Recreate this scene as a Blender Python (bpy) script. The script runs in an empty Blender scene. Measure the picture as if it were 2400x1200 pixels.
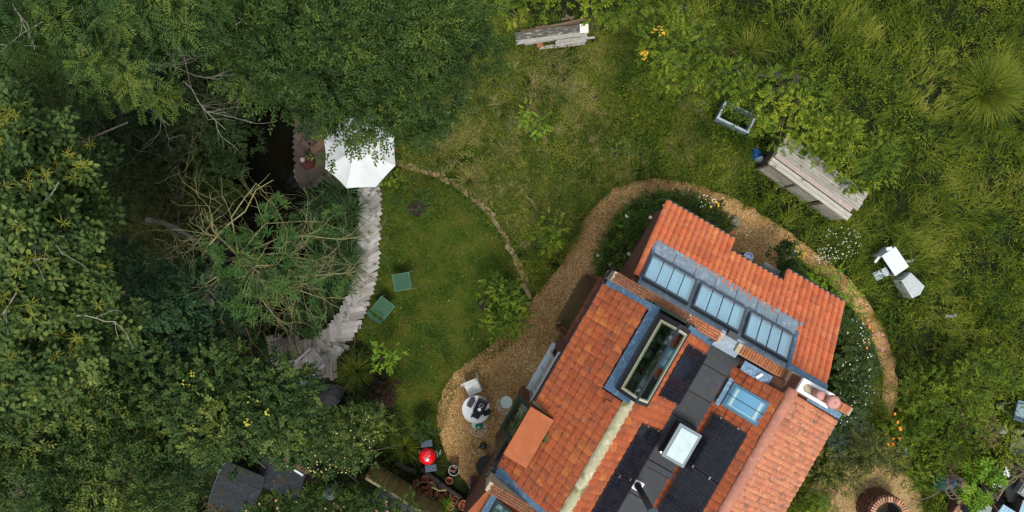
import bpy, math, random
import numpy as np
from mathutils import Matrix, Vector
random.seed(7); rng = np.random.default_rng(7)
scene = bpy.context.scene
COL = scene.collection
# ------------------------------------------------------------------ camera, sky, sun, exposure
HC = 17.5                 # flying height of the camera
S = 94.1                  # photo pixels per metre on the ground
cd = bpy.data.cameras.new('camera'); cam = bpy.data.objects.new('camera', cd); COL.objects.link(cam)
cam.location = (0, 0, HC); cam.rotation_euler = (0, 0, 0)
cd.sensor_width = 36; cd.lens = 18 * HC / (1200 / S); cd.clip_end = 2000
scene.camera = cam
SUN_EL, SUN_AZ = math.radians(62), math.radians(168)    # azimuth clockwise from +Y
world = bpy.data.worlds.new('World'); scene.world = world; world.use_nodes = True
wn = world.node_tree.nodes; wl = world.node_tree.links
sky = wn.new('ShaderNodeTexSky'); sky.sky_type = 'NISHITA'; sky.sun_disc = False
sky.sun_elevation = SUN_EL; sky.sun_rotation = SUN_AZ; sky.dust_density = 4.0; sky.air_density = 1.0; sky.ozone_density = 1.0
wn['Background'].inputs['Strength'].default_value = 0.082
hs_ = wn.new('ShaderNodeHueSaturation'); hs_.inputs['Saturation'].default_value = 0.55; wl.new(sky.outputs[0], hs_.inputs['Color'])
cl_ = wn.new('ShaderNodeMix'); cl_.data_type = 'RGBA'; cl_.inputs['Factor'].default_value = 0.55      # thin even cloud in front of the blue
cl_.inputs['B'].default_value = (6.6, 7.1, 7.8, 1); wl.new(hs_.outputs[0], cl_.inputs['A']); wl.new(cl_.outputs['Result'], wn['Background'].inputs['Color'])
sd = bpy.data.lights.new('sun', 'SUN'); sun = bpy.data.objects.new('sun', sd); COL.objects.link(sun)
sd.energy = 1.4; sd.angle = math.radians(18); sd.color = (1.0, 0.95, 0.88)
_d = Vector((math.sin(SUN_AZ) * math.cos(SUN_EL), math.cos(SUN_AZ) * math.cos(SUN_EL), math.sin(SUN_EL)))
sun.rotation_euler = _d.to_track_quat('Z', 'Y').to_euler(); sun.location = (6, -4, 14)
vs = scene.view_settings; vs.view_transform = 'Standard'; vs.look = 'None'; vs.gamma = 1; vs.use_curve_mapping = False
vs.exposure = 1.1
scene.cycles.max_bounces = 6; scene.cycles.diffuse_bounces = 3; scene.cycles.glossy_bounces = 3
scene.cycles.transparent_max_bounces = 12; scene.cycles.transmission_bounces = 3

# ------------------------------------------------------------------ helpers
def W(px, py, z=0.0):
    k = (HC - z) / HC / S
    return Vector(((px - 1200) * k, (600 - py) * k, z))
def L(px, z=0.0):
    return px / S * (HC - z) / HC
def g(nt, t, **kw):
    n = nt.nodes.new(t)
    for k, v in kw.items(): setattr(n, k, v)
    return n
def c4(c): return (c[0], c[1], c[2], 1.0)
MATS = {}
def ramp(nt, stops, interp='LINEAR'):
    r = g(nt, 'ShaderNodeValToRGB'); e = r.color_ramp; e.interpolation = interp
    while len(e.elements) < len(stops): e.elements.new(0.5)
    for el, (p, c) in zip(e.elements, stops): el.position = p; el.color = c4(c)
    return r
def pm(name, c1, c2=None, scale=6.0, rough=0.75, metal=0.0, bump=0.0, stretch=None, rand=None, c3=None, spec=0.4, bscale=None, detail=6.0, dirt=None):
    """procedural surface: two or three colours mixed by noise, optional change of colour from piece to piece"""
    if name in MATS: return MATS[name]
    m = bpy.data.materials.new(name); m.use_nodes = True; nt = m.node_tree
    b = nt.nodes['Principled BSDF']; b.inputs['Roughness'].default_value = rough; b.inputs['Metallic'].default_value = metal
    b.inputs['Specular IOR Level'].default_value = spec
    tc = g(nt, 'ShaderNodeTexCoord'); mp = g(nt, 'ShaderNodeMapping'); nt.links.new(tc.outputs['Object'], mp.inputs[0])
    if stretch: mp.inputs['Scale'].default_value = stretch
    oi = g(nt, 'ShaderNodeObjectInfo')
    if rand is not None:
        add = g(nt, 'ShaderNodeVectorMath', operation='ADD'); cm = g(nt, 'ShaderNodeMath', operation='MULTIPLY'); cm.inputs[1].default_value = 37.0
        nt.links.new(oi.outputs['Random'], cm.inputs[0]); nt.links.new(cm.outputs[0], mp.inputs['Location'])
    no = g(nt, 'ShaderNodeTexNoise'); no.inputs['Scale'].default_value = scale; no.inputs['Detail'].default_value = detail; no.inputs['Roughness'].default_value = 0.65
    nt.links.new(mp.outputs[0], no.inputs['Vector'])
    c2 = c2 or tuple(x * 0.7 for x in c1)
    st = [(0.35, c1), (0.65, c2)] if c3 is None else [(0.3, c1), (0.5, c2), (0.7, c3)]
    r = ramp(nt, st); nt.links.new(no.outputs['Fac'], r.inputs[0]); out = r.outputs[0]
    if rand is not None:
        rr = ramp(nt, [(i / (len(rand) - 1), c) for i, c in enumerate(rand)]); nt.links.new(oi.outputs['Random'], rr.inputs[0])
        mx = g(nt, 'ShaderNodeMix', data_type='RGBA', blend_type='MULTIPLY'); mx.inputs['Factor'].default_value = 1.0
        nt.links.new(out, mx.inputs['A']); nt.links.new(rr.outputs[0], mx.inputs['B']); out = mx.outputs['Result']
    if dirt is not None:
        n2 = g(nt, 'ShaderNodeTexNoise'); n2.inputs['Scale'].default_value = dirt[1]; n2.inputs['Detail'].default_value = 8
        geo = g(nt, 'ShaderNodeNewGeometry'); nt.links.new(geo.outputs['Position'], n2.inputs['Vector'])
        r2 = ramp(nt, [(dirt[2], (0, 0, 0)), (dirt[2] + 0.12, (1, 1, 1))]); nt.links.new(n2.outputs['Fac'], r2.inputs[0])
        mx = g(nt, 'ShaderNodeMix', data_type='RGBA'); nt.links.new(r2.outputs[0], mx.inputs['Factor'])
        nt.links.new(out, mx.inputs['A']); mx.inputs['B'].default_value = c4(dirt[0]); out = mx.outputs['Result']
    nt.links.new(out, b.inputs['Base Color'])
    if bump:
        bp = g(nt, 'ShaderNodeBump'); bp.inputs['Strength'].default_value = bump; bp.inputs['Distance'].default_value = 0.02
        if bscale:
            nb = g(nt, 'ShaderNodeTexNoise'); nb.inputs['Scale'].default_value = bscale; nb.inputs['Detail'].default_value = 4
            nt.links.new(mp.outputs[0], nb.inputs['Vector']); nt.links.new(nb.outputs['Fac'], bp.inputs['Height'])
        else: nt.links.new(no.outputs['Fac'], bp.inputs['Height'])
        nt.links.new(bp.outputs[0], b.inputs['Normal'])
    MATS[name] = m; return m
def leafm(name, cols, trans=0.3, rough=0.6, patch=0.5, pscale=0.9, spec=0.12):
    """leaf surface: colour from a per-leaf number, shifted by slow patches of older and younger growth"""
    if name in MATS: return MATS[name]
    m = bpy.data.materials.new(name); m.use_nodes = True; nt = m.node_tree
    b = nt.nodes['Principled BSDF']; b.inputs['Roughness'].default_value = rough; b.inputs['Specular IOR Level'].default_value = spec
    at = g(nt, 'ShaderNodeAttribute', attribute_name='rnd')
    geo = g(nt, 'ShaderNodeNewGeometry'); no = g(nt, 'ShaderNodeTexNoise'); no.inputs['Scale'].default_value = pscale; no.inputs['Detail'].default_value = 3
    nt.links.new(geo.outputs['Position'], no.inputs['Vector'])
    a = g(nt, 'ShaderNodeMath', operation='MULTIPLY_ADD'); a.inputs[1].default_value = patch * 2.2; a.inputs[2].default_value = -patch * 1.1
    nt.links.new(no.outputs['Fac'], a.inputs[0])
    s = g(nt, 'ShaderNodeMath', operation='ADD', use_clamp=True); nt.links.new(at.outputs['Fac'], s.inputs[0]); nt.links.new(a.outputs[0], s.inputs[1])
    r = ramp(nt, [(i / (len(cols) - 1), c) for i, c in enumerate(cols)]); nt.links.new(s.outputs[0], r.inputs[0])
    nt.links.new(r.outputs[0], b.inputs['Base Color'])
    if trans:
        t = g(nt, 'ShaderNodeBsdfTranslucent'); mx = g(nt, 'ShaderNodeMixShader'); mx.inputs[0].default_value = trans
        nt.links.new(r.outputs[0], t.inputs[0]); nt.links.new(b.outputs[0], mx.inputs[1]); nt.links.new(t.outputs[0], mx.inputs[2])
        nt.links.new(mx.outputs[0], nt.nodes['Material Output'].inputs[0])
    MATS[name] = m; return m
def glassm(name, tint, fac=0.35, rough=0.03):
    if name in MATS: return MATS[name]
    m = bpy.data.materials.new(name); m.use_nodes = True; nt = m.node_tree
    nt.nodes.remove(nt.nodes['Principled BSDF'])
    t = g(nt, 'ShaderNodeBsdfTransparent'); t.inputs[0].default_value = c4(tint)
    gl = g(nt, 'ShaderNodeBsdfGlossy'); gl.inputs['Roughness'].default_value = rough; gl.inputs[0].default_value = (0.9, 0.95, 1, 1)
    mx = g(nt, 'ShaderNodeMixShader'); mx.inputs[0].default_value = fac
    nt.links.new(t.outputs[0], mx.inputs[1]); nt.links.new(gl.outputs[0], mx.inputs[2]); nt.links.new(mx.outputs[0], nt.nodes['Material Output'].inputs[0])
    MATS[name] = m; return m

class MB:
    """collects shapes, builds ONE mesh object"""
    def __init__(s): s.v = []; s.f = []
    def add(s, vs, fs, M=None):
        o = len(s.v)
        for p in vs:
            p = Vector(p)
            if M is not None: p = M @ p
            s.v.append((p.x, p.y, p.z))
        s.f += [tuple(i + o for i in f) for f in fs]; return s
    def box(s, c, d, M=None, rz=0.0, rx=0.0, ry=0.0):
        T = Matrix.Translation(c) @ Matrix.Rotation(rz, 4, 'Z') @ Matrix.Rotation(ry, 4, 'Y') @ Matrix.Rotation(rx, 4, 'X')
        if M is not None: T = M @ T
        x, y, z = d[0] / 2, d[1] / 2, d[2] / 2
        return s.add([(-x, -y, -z), (x, -y, -z), (x, y, -z), (-x, y, -z), (-x, -y, z), (x, -y, z), (x, y, z), (-x, y, z)],
                     [(3, 2, 1, 0), (4, 5, 6, 7), (0, 1, 5, 4), (1, 2, 6, 5), (2, 3, 7, 6), (3, 0, 4, 7)], T)
    def prism(s, poly, z0, z1, M=None):
        n = len(poly); vs = [(x, y, z0) for x, y in poly] + [(x, y, z1) for x, y in poly]
        return s.add(vs, [tuple(range(n))[::-1], tuple(range(n, 2 * n))] + [(i, (i + 1) % n, n + (i + 1) % n, n + i) for i in range(n)], M)
    def slab(s, p, t):
        """quad p (4 points) thickened downwards by t"""
        q = [Vector(a) for a in p]; n = (q[1] - q[0]).cross(q[3] - q[0]).normalized()
        if n.z < 0: n = -n
        lo = [a - n * t for a in q]
        return s.add(q + lo, [(0, 1, 2, 3), (7, 6, 5, 4), (0, 4, 5, 1), (1, 5, 6, 2), (2, 6, 7, 3), (3, 7, 4, 0)])
    def lathe(s, prof, n=24, M=None, c=(0, 0, 0)):
        vs = []; fs = []
        for r, z in prof:
            for i in range(n):
                a = 2 * math.pi * i / n; vs.append((c[0] + r * math.cos(a), c[1] + r * math.sin(a), c[2] + z))
        for j in range(len(prof) - 1):
            for i in range(n):
                k = (i + 1) % n; fs.append((j * n + i, j * n + k, (j + 1) * n + k, (j + 1) * n + i))
        if prof[0][0] > 1e-5: fs.append(tuple(range(n))[::-1])
        if prof[-1][0] > 1e-5: fs.append(tuple((len(prof) - 1) * n + i for i in range(n)))
        return s.add(vs, fs, M)
    def cyl(s, a, b, r, r2=None, n=10):
        return s.tube([a, b], r, r if r2 is None else r2, n)
    def tube(s, pts, r0, r1=None, n=6, closed=False, M=None):
        r1 = r0 if r1 is None else r1; P = [Vector(p) for p in pts]; m = len(P); vs = []; fs = []
        up = Vector((0, 0, 1))
        for i, p in enumerate(P):
            if closed: d = P[(i + 1) % m] - P[i - 1]
            else: d = P[min(i + 1, m - 1)] - P[max(i - 1, 0)]
            d.normalize(); x = d.cross(up if abs(d.z) < 0.95 else Vector((1, 0, 0))).normalized(); y = d.cross(x)
            r = r0 + (r1 - r0) * i / max(1, m - 1)
            for k in range(n):
                a = 2 * math.pi * k / n; vs.append(p + x * (r * math.cos(a)) + y * (r * math.sin(a)))
        for i in range(m if closed else m - 1):
            j = (i + 1) % m
            for k in range(n):
                l = (k + 1) % n; fs.append((i * n + k, i * n + l, j * n + l, j * n + k))
        if not closed: fs += [tuple(range(n))[::-1], tuple((m - 1) * n + k for k in range(n))]
        return s.add(vs, fs, M)
    def mesh(s, name, mat, smooth=False):
        me = bpy.data.meshes.new(name); me.from_pydata(s.v, [], s.f); me.materials.append(mat)
        if smooth: me.shade_smooth()
        me.update(); return me
    def build(s, name, mat, parent=None, smooth=False, at=None, off=None, **pr):
        o = bpy.data.objects.new(name, s.mesh(name, mat, smooth)); COL.objects.link(o)
        if parent is not None: o.parent = parent
        if at is not None: o.location = at
        for k, v in pr.items(): o[k] = v
        return o
def thing(name, label, cat, loc=(0, 0, 0), rz=0.0, group=None, kind=None):
    o = bpy.data.objects.new(name, None); COL.objects.link(o); o.empty_display_size = 0.1
    o.location = loc; o.rotation_euler = (0, 0, rz); o['label'] = label; o['category'] = cat
    if group: o['group'] = group
    if kind: o['kind'] = kind
    return o
def tag(o, label, cat, group=None, kind=None):
    o['label'] = label; o['category'] = cat
    if group: o['group'] = group
    if kind: o['kind'] = kind
    return o
def copytree(o, loc=None, rz=None, label=None, parent=None, scale=None):
    c = o.copy(); COL.objects.link(c); c.parent = parent
    if loc is not None: c.location = loc
    if rz is not None: c.rotation_euler = (0, 0, rz)
    if scale is not None: c.scale = (scale,) * 3
    if label: c['label'] = label
    for ch in o.children: copytree(ch, parent=c)
    return c
def rawmesh(name, V, F, nper, mat, rnd=None, smooth=False):
    """big mesh from numpy arrays; F is (n, nper) of vertex numbers"""
    me = bpy.data.meshes.new(name); me.vertices.add(len(V)); me.vertices.foreach_set('co', np.asarray(V, np.float32).ravel())
    F = np.asarray(F, np.int32); me.loops.add(F.size); me.loops.foreach_set('vertex_index', F.ravel())
    me.polygons.add(len(F)); me.polygons.foreach_set('loop_start', np.arange(0, F.size, nper, dtype=np.int32))
    me.polygons.foreach_set('loop_total', np.full(len(F), nper, np.int32))
    me.materials.append(mat); me.update(calc_edges=True)
    if rnd is not None:
        a = me.attributes.new('rnd', 'FLOAT', 'FACE'); a.data.foreach_set('value', np.asarray(rnd, np.float32))
    if smooth: me.shade_smooth()
    return me
def rawobj(name, me, parent=None, **pr):
    o = bpy.data.objects.new(name, me); COL.objects.link(o)
    if parent is not None:
        o.parent = parent; o.location = -parent.location
    for k, v in pr.items(): o[k] = v
    return o
def inpoly(P, poly):
    x, y = P[:, 0], P[:, 1]; r = np.zeros(len(P), bool); n = len(poly)
    for i in range(n):
        x1, y1 = poly[i]; x2, y2 = poly[(i + 1) % n]
        c = (y1 > y) != (y2 > y)
        with np.errstate(divide='ignore', invalid='ignore'): xx = (x2 - x1) * (y - y1) / (y2 - y1) + x1
        r ^= c & (x < xx)
    return r
def polydist(P, poly):
    """distance of points to the outline of a polygon"""
    d = np.full(len(P), 1e9); n = len(poly)
    for i in range(n):
        a = np.array(poly[i]); b = np.array(poly[(i + 1) % n]); ab = b - a
        t = np.clip(((P - a) @ ab) / (ab @ ab + 1e-9), 0, 1); d = np.minimum(d, np.linalg.norm(P - (a + t[:, None] * ab), axis=1))
    return d
def smooth_poly(poly, it=2):
    for _ in range(it):
        q = []
        for i in range(len(poly)):
            a = poly[i]; b = poly[(i + 1) % len(poly)]
            q += [(a[0] * .75 + b[0] * .25, a[1] * .75 + b[1] * .25), (a[0] * .25 + b[0] * .75, a[1] * .25 + b[1] * .75)]
        poly = q
    return poly
def vnoise(P, scale, seed=0):
    """cheap smooth value noise for numpy points (2-D)"""
    r = np.random.default_rng(seed); T = r.random((64, 64)); q = P[:, :2] * scale + 1000.0
    i = np.floor(q).astype(int); f = q - i; f = f * f * (3 - 2 * f); a = i % 64; b = (i + 1) % 64
    return (T[a[:, 0], a[:, 1]] * (1 - f[:, 0]) + T[b[:, 0], a[:, 1]] * f[:, 0]) * (1 - f[:, 1]) + (T[a[:, 0], b[:, 1]] * (1 - f[:, 0]) + T[b[:, 0], b[:, 1]] * f[:, 0]) * f[:, 1]
# ------------------------------------------------------------------ ground, lawn, paths, water (px outlines lie on the ground)
POND = [(520, 215), (700, 215), (712, 430), (745, 470), (765, 540), (740, 640), (690, 740), (640, 800), (640, 850), (700, 888), (800, 885), (830, 925), (770, 1005), (650, 1010), (540, 930), (470, 820), (430, 720), (440, 610), (490, 520), (500, 400), (505, 300)]
LAWN = [(880, 440), (925, 392), (985, 405), (1040, 430), (1090, 465), (1140, 512), (1180, 565), (1215, 625), (1240, 690), (1245, 720), (1220, 790), (1110, 870), (1055, 930), (1040, 1010), (1000, 1040), (940, 985), (915, 900), (905, 850), (850, 800), (830, 790), (862, 745), (880, 650), (878, 560), (878, 500)]
PATH = [(1150, 1210), (1085, 1120), (1050, 1085), (1032, 1030), (1022, 985), (1030, 925), (1058, 878), (1110, 838), (1165, 798), (1208, 752), (1245, 700), (1298, 645), (1335, 580), (1365, 520), (1400, 472), (1440, 440), (1500, 420), (1580, 420), (1650, 438), (1720, 465), (1790, 505), (1870, 560), (1940, 612), (2000, 662), (2050, 730), (2085, 800), (2105, 880), (2100, 950), (2080, 990), (2066, 965), (2070, 900), (2058, 830), (2028, 770), (1980, 705), (1925, 650), (1880, 615), (1830, 600), (1820, 680), (1700, 640), (1712, 560), (1700, 505), (1640, 472), (1580, 452), (1520, 458), (1470, 485), (1432, 535), (1405, 600), (1400, 650), (1460, 720), (1440, 900), (1330, 1210)]
YARD = [(1920, 1260), (1935, 1160), (1965, 1110), (2020, 1085), (2080, 1085), (2130, 1115), (2162, 1160), (2172, 1260)]
gpoly = lambda poly, z=0.0, it=2: [(W(x, y, z).x, W(x, y, z).y) for x, y in (smooth_poly(poly, it) if it else poly)]
POND_W, LAWN_W, PATH_W, YARD_W = (gpoly(p) for p in (POND, LAWN, PATH, YARD))
HOUSE_W = gpoly([(1450, 655), (1545, 520), (1960, 760), (1900, 960), (1780, 1230), (1170, 1230), (1160, 1180), (1290, 930)], it=0)

m_soil = pm('soil', (0.018, 0.026, 0.007), (0.010, 0.013, 0.005), 3.0, 1.0, spec=.05, c3=(0.024, 0.036, 0.008), bump=0.6, bscale=30)
def ground():
    ax = np.concatenate([[-600, -200, -60, -30], np.arange(-17, 17.01, 0.125), [30, 60, 200, 600]])
    ay = np.concatenate([[-600, -200, -60, -20], np.arange(-10, 10.01, 0.125), [20, 60, 200, 600]])
    X, Y = np.meshgrid(ax, ay, indexing='xy'); P = np.stack([X.ravel(), Y.ravel()], 1)
    ins = inpoly(P, POND_W); d = polydist(P, POND_W)
    z = np.where(ins, -np.minimum(1.0, d * 2.4) * 0.8, 0.0) + (vnoise(P, 1.3, 3) - 0.5) * 0.05 * np.clip((~ins).astype(float), 0, 1)
    for q in (LAWN_W, PATH_W, YARD_W): z = np.where(inpoly(P, q) | (polydist(P, q) < 0.2), np.minimum(z, -0.03), z)
    z = np.where(inpoly(P, HOUSE_W), -0.06, z)
    n, m = len(ax), len(ay); i = np.arange(n * m).reshape(m, n)
    F = np.stack([i[:-1, :-1], i[:-1, 1:], i[1:, 1:], i[1:, :-1]], -1).reshape(-1, 4)
    o = rawobj('ground', rawmesh('ground', np.column_stack([P, z]), F, 4, m_soil, smooth=True)); o['kind'] = 'structure'; return o
ground()
def sheet(name, poly, z, mat):
    import bmesh
    bm = bmesh.new(); vs = [bm.verts.new((x, y, z)) for x, y in poly]; f = bm.faces.new(vs); f.normal_update()
    if f.normal.z < 0: f.normal_flip()
    lo = [bm.verts.new((x, y, z - 0.12)) for x, y in poly]
    n = len(vs)
    for i in range(n): bm.faces.new((vs[i], lo[i], lo[(i + 1) % n], vs[(i + 1) % n]))
    bmesh.ops.triangulate(bm, faces=[f]); bmesh.ops.recalc_face_normals(bm, faces=bm.faces)
    me = bpy.data.meshes.new(name); bm.to_mesh(me); bm.free(); me.materials.append(mat)
    o = bpy.data.objects.new(name, me); COL.objects.link(o); o['kind'] = 'structure'; return o
def wobble(poly, amp, seed=1):
    r = random.Random(seed); out = []
    for i in range(len(poly)):
        a = poly[i]; b = poly[(i + 1) % len(poly)]; L_ = math.dist(a, b); k = max(1, int(L_ / 0.12))
        for j in range(k):
            t = j / k; out.append((a[0] + (b[0] - a[0]) * t + r.gauss(0, amp), a[1] + (b[1] - a[1]) * t + r.gauss(0, amp)))
    return out
m_lawn = pm('lawn_turf', (0.030, 0.060, 0.007), (0.050, 0.078, 0.008), 1.6, 0.95, spec=.1, c3=(0.075, 0.080, 0.012), bump=0.5, bscale=60, detail=9)
sheet('lawn', LAWN_W, 0.004, m_lawn)
def gravel_mat(name, cols, sc=44.0):
    m = bpy.data.materials.new(name); m.use_nodes = True; nt = m.node_tree; b = nt.nodes['Principled BSDF']; b.inputs['Roughness'].default_value = 0.85; b.inputs['Specular IOR Level'].default_value = 0.25
    geo = g(nt, 'ShaderNodeNewGeometry'); v = g(nt, 'ShaderNodeTexVoronoi'); v.inputs['Scale'].default_value = sc; nt.links.new(geo.outputs['Position'], v.inputs['Vector'])
    sp = g(nt, 'ShaderNodeSeparateColor'); nt.links.new(v.outputs['Color'], sp.inputs[0])
    r = ramp(nt, [(i / (len(cols) - 1), c) for i, c in enumerate(cols)]); nt.links.new(sp.outputs[0], r.inputs[0])
    no = g(nt, 'ShaderNodeTexNoise'); no.inputs['Scale'].default_value = 0.8; no.inputs['Detail'].default_value = 6; nt.links.new(geo.outputs['Position'], no.inputs['Vector'])
    r2 = ramp(nt, [(0.3, (0.62, 0.58, 0.5)), (0.7, (1.05, 1.02, 1.0))]); nt.links.new(no.outputs['Fac'], r2.inputs[0])
    mx = g(nt, 'ShaderNodeMix', data_type='RGBA', blend_type='MULTIPLY'); mx.inputs['Factor'].default_value = 1; nt.links.new(r.outputs[0], mx.inputs['A']); nt.links.new(r2.outputs[0], mx.inputs['B'])
    nt.links.new(mx.outputs['Result'], b.inputs['Base Color'])
    bp = g(nt, 'ShaderNodeBump'); bp.inputs['Strength'].default_value = 0.9; bp.inputs['Distance'].default_value = 0.012; bp.invert = True
    nt.links.new(v.outputs['Distance'], bp.inputs['Height']); nt.links.new(bp.outputs[0], b.inputs['Normal']); MATS[name] = m; return m
m_gravel = gravel_mat('gravel', [(0.17, 0.085, 0.022), (0.42, 0.255, 0.085), (0.48, 0.30, 0.12), (0.33, 0.185, 0.052), (0.66, 0.52, 0.32)])
m_gravel2 = gravel_mat('pale_gravel', [(0.24, 0.17, 0.07), (0.36, 0.26, 0.11), (0.44, 0.32, 0.16), (0.30, 0.21, 0.09)])
sheet('gravel_path', wobble(PATH_W, 0.02), 0.010, m_gravel)
sheet('gravel_yard', wobble(YARD_W, 0.02), 0.010, m_gravel2)
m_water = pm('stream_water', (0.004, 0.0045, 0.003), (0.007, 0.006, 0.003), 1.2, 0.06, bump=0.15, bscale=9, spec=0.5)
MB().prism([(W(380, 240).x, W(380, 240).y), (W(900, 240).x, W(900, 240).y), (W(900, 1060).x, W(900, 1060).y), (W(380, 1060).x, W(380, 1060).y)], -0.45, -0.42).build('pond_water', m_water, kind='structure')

# ------------------------------------------------------------------ house (house axes: a to the lower right, c to the upper right, both in metres from under the camera)
ANG = math.radians(-30)
HM = Matrix.Rotation(ANG, 4, 'Z')
def hc(px, py, z):
    k = (HC - z) / HC / S; dx, dy = px - 1200, py - 600
    return ((dx * .866 + dy * .5) * k, (dx * .5 - dy * .866) * k)
A0, C0 = 2.03, 0.54
house = thing('house', 'brick cottage with orange clay tile roofs in an M shape, solar panels and rooflights', 'house', HM @ Vector((A0, C0, 0)), ANG)
def hp(mb, name, mat, parent=None, smooth=False, **pr):
    """part in house axes"""
    o = mb.build(name, mat, parent or house, smooth, **pr)
    if parent is None: o.location = (-A0, -C0, 0)
    return o
ZE, ZR1, ZF, ZR2, ZE2 = 3.4, 4.5, 3.5, 4.3, 3.3
AE, AR1, AF1, AF2, AR2, AE2 = 1.92, 3.21, 4.31, 4.94, 5.83, 7.32
CT, CB, CB2 = 0.54, -3.95, -5.6       # parapet, lower parapet, far end (outside the picture)
def roofz(a):
    return float(np.interp(a, [AE, AR1, AF1, AF2, AR2, AE2], [ZE, ZR1, ZF, ZF, ZR2, ZE2]))
brick_r = [(0.75, 0.7, 0.68), (1.0, 0.95, 0.9), (1.25, 1.15, 1.0), (0.9, 0.75, 0.7), (1.1, 1.0, 1.0)]
m_brick = pm('brown_brick', (0.20, 0.085, 0.042), (0.13, 0.06, 0.032), 14, 0.9, rand=brick_r, bump=0.4)
m_brick2 = pm('orange_brick', (0.36, 0.14, 0.065), (0.26, 0.10, 0.05), 14, 0.9, rand=brick_r, bump=0.4)
m_mortar = pm('lime_mortar', (0.42, 0.34, 0.24), (0.30, 0.24, 0.16), 12, 0.95)
m_wallb = pm('wall_brick', (0.16, 0.07, 0.04), (0.10, 0.05, 0.03), 9, 0.92, bump=0.6)
m_lead = pm('lead_flashing', (0.24, 0.29, 0.34), (0.17, 0.22, 0.27), 9, 0.5, metal=0.1, c3=(0.33, 0.37, 0.40), bump=0.5, bscale=14, detail=8)
m_leadb = pm('blue_lead_strip', (0.10, 0.19, 0.28), (0.06, 0.12, 0.19), 10, 0.5, metal=0.2, c3=(0.19, 0.28, 0.36), bump=0.7, bscale=16, detail=8)
m_slab = pm('dark_lead_sheet', (0.046, 0.053, 0.060), (0.032, 0.037, 0.042), 5, 0.75, spec=.25, c3=(0.056, 0.052, 0.046), bump=0.2, rand=[(0.85, 0.85, 0.85), (1.1, 1.1, 1.1), (1.25, 1.25, 1.22)], detail=8, dirt=((0.09, 0.05, 0.025), 5.0, 0.62))
m_black = pm('black_metal', (0.012, 0.013, 0.015), (0.02, 0.021, 0.024), 12, 0.35, spec=0.5)
m_dgrey = pm('grey_frame', (0.035, 0.05, 0.065), (0.05, 0.07, 0.09), 10, 0.4, spec=0.5)
m_corten = pm('rusty_steel', (0.17, 0.055, 0.024), (0.12, 0.036, 0.017), 3, 0.75, c3=(0.22, 0.075, 0.03), bump=0.1)
m_terra = pm('terracotta_sheet', (0.34, 0.105, 0.042), (0.30, 0.092, 0.037), 2.5, 0.9, spec=.1, c3=(0.37, 0.125, 0.055), bump=.15, detail=9, dirt=((.24, .10, .06), 2.2, .60))
tile_r = [(0.66, 0.66, 0.72), (0.92, 0.9, 0.88), (1.0, 0.98, 0.95), (0.84, 0.78, 0.76), (1.22, 1.42, 1.05), (0.92, 0.82, 0.78), (1.02, 1.04, 1.02), (0.74, 0.84, 0.95), (1.05, 0.92, 0.85), (0.96, 1.0, 1.0), (.90, .95, 1.0)]
m_tile = pm('clay_tile', (0.41, 0.102, 0.034), (0.27, 0.070, 0.030), 9, 0.9, rand=tile_r, spec=.2, c3=(0.46, 0.135, 0.045), bump=0.3, dirt=((0.17, 0.065, 0.04), 7.0, 0.565), detail=8)
m_pan = pm('bright_pantile', (0.54, 0.145, 0.050), (0.46, 0.120, 0.050), 6, 0.85, spec=.2, rand=[(0.78, 0.78, 0.86), (1, 1, 1), (1.05, 1.2, 1.0), (0.92, 0.95, 1.12), (1.1, 1.0, 0.95), (0.86, 0.82, 0.85), (1, 1.05, 1.05)], c3=(0.58, 0.20, 0.09), bump=0.2)
m_old = pm('weathered_tile', (0.50, 0.175, 0.085), (0.36, 0.135, 0.075), 10, 0.85, rand=[(0.7, 0.72, 0.75), (1, 1, 1), (1.12, 1.2, 1.1), (0.9, 0.95, 1.1), (1.1, 1.0, 1.0), (0.85, 0.92, 1.0)], c3=(0.55, 0.25, 0.13), bump=0.3, spec=.2, dirt=((0.17, 0.10, 0.065), 8.5, 0.56), detail=9)
m_deckroof = pm('roof_underlay', (0.10, 0.04, 0.02), (0.07, 0.03, 0.02), 6, 0.9)

# walls: one shell per run, doors and windows set in the west wall
wb = MB()
wb.box(((2.03 + 7.2) / 2, CT - 0.1, 1.65), (5.17, 0.2, 3.3)); wb.box((2.13, (CB - 1.05) / 2 - 0.0, 2.75), (0.2, (CT - CB2) - 1.7, 1.1))
wb.box((2.13, -4.6, 1.4), (0.2, 2.4, 2.8)); wb.box((2.13, -1.15, 1.1), (0.2, 0.5, 2.2)); wb.box((7.1, (CT + CB2) / 2 - .1, 1.6), (0.2, CT - CB2 - .2, 3.2)); wb.box((4.6, CB2 + 0.1, 1.6), (5.0, 0.2, 3.2))
wb.box((2.55, (CT + CB2) / 2, 0.05), (0.8, CT - CB2 - .4, 0.1))
hp(wb, 'brick_wall', m_wallb)
# brick courses showing on the west wall above the glazed doors
crs = MB()
for r_ in range(12):
    for k in range(16):
        crs.box((2.018, -1.42 - k * 0.082 - (r_ % 2) * 0.041, 1.78 + r_ * 0.085), (0.022, 0.072, 0.072))
hp(crs, 'brick_course', m_brick, kind='stuff')
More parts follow.
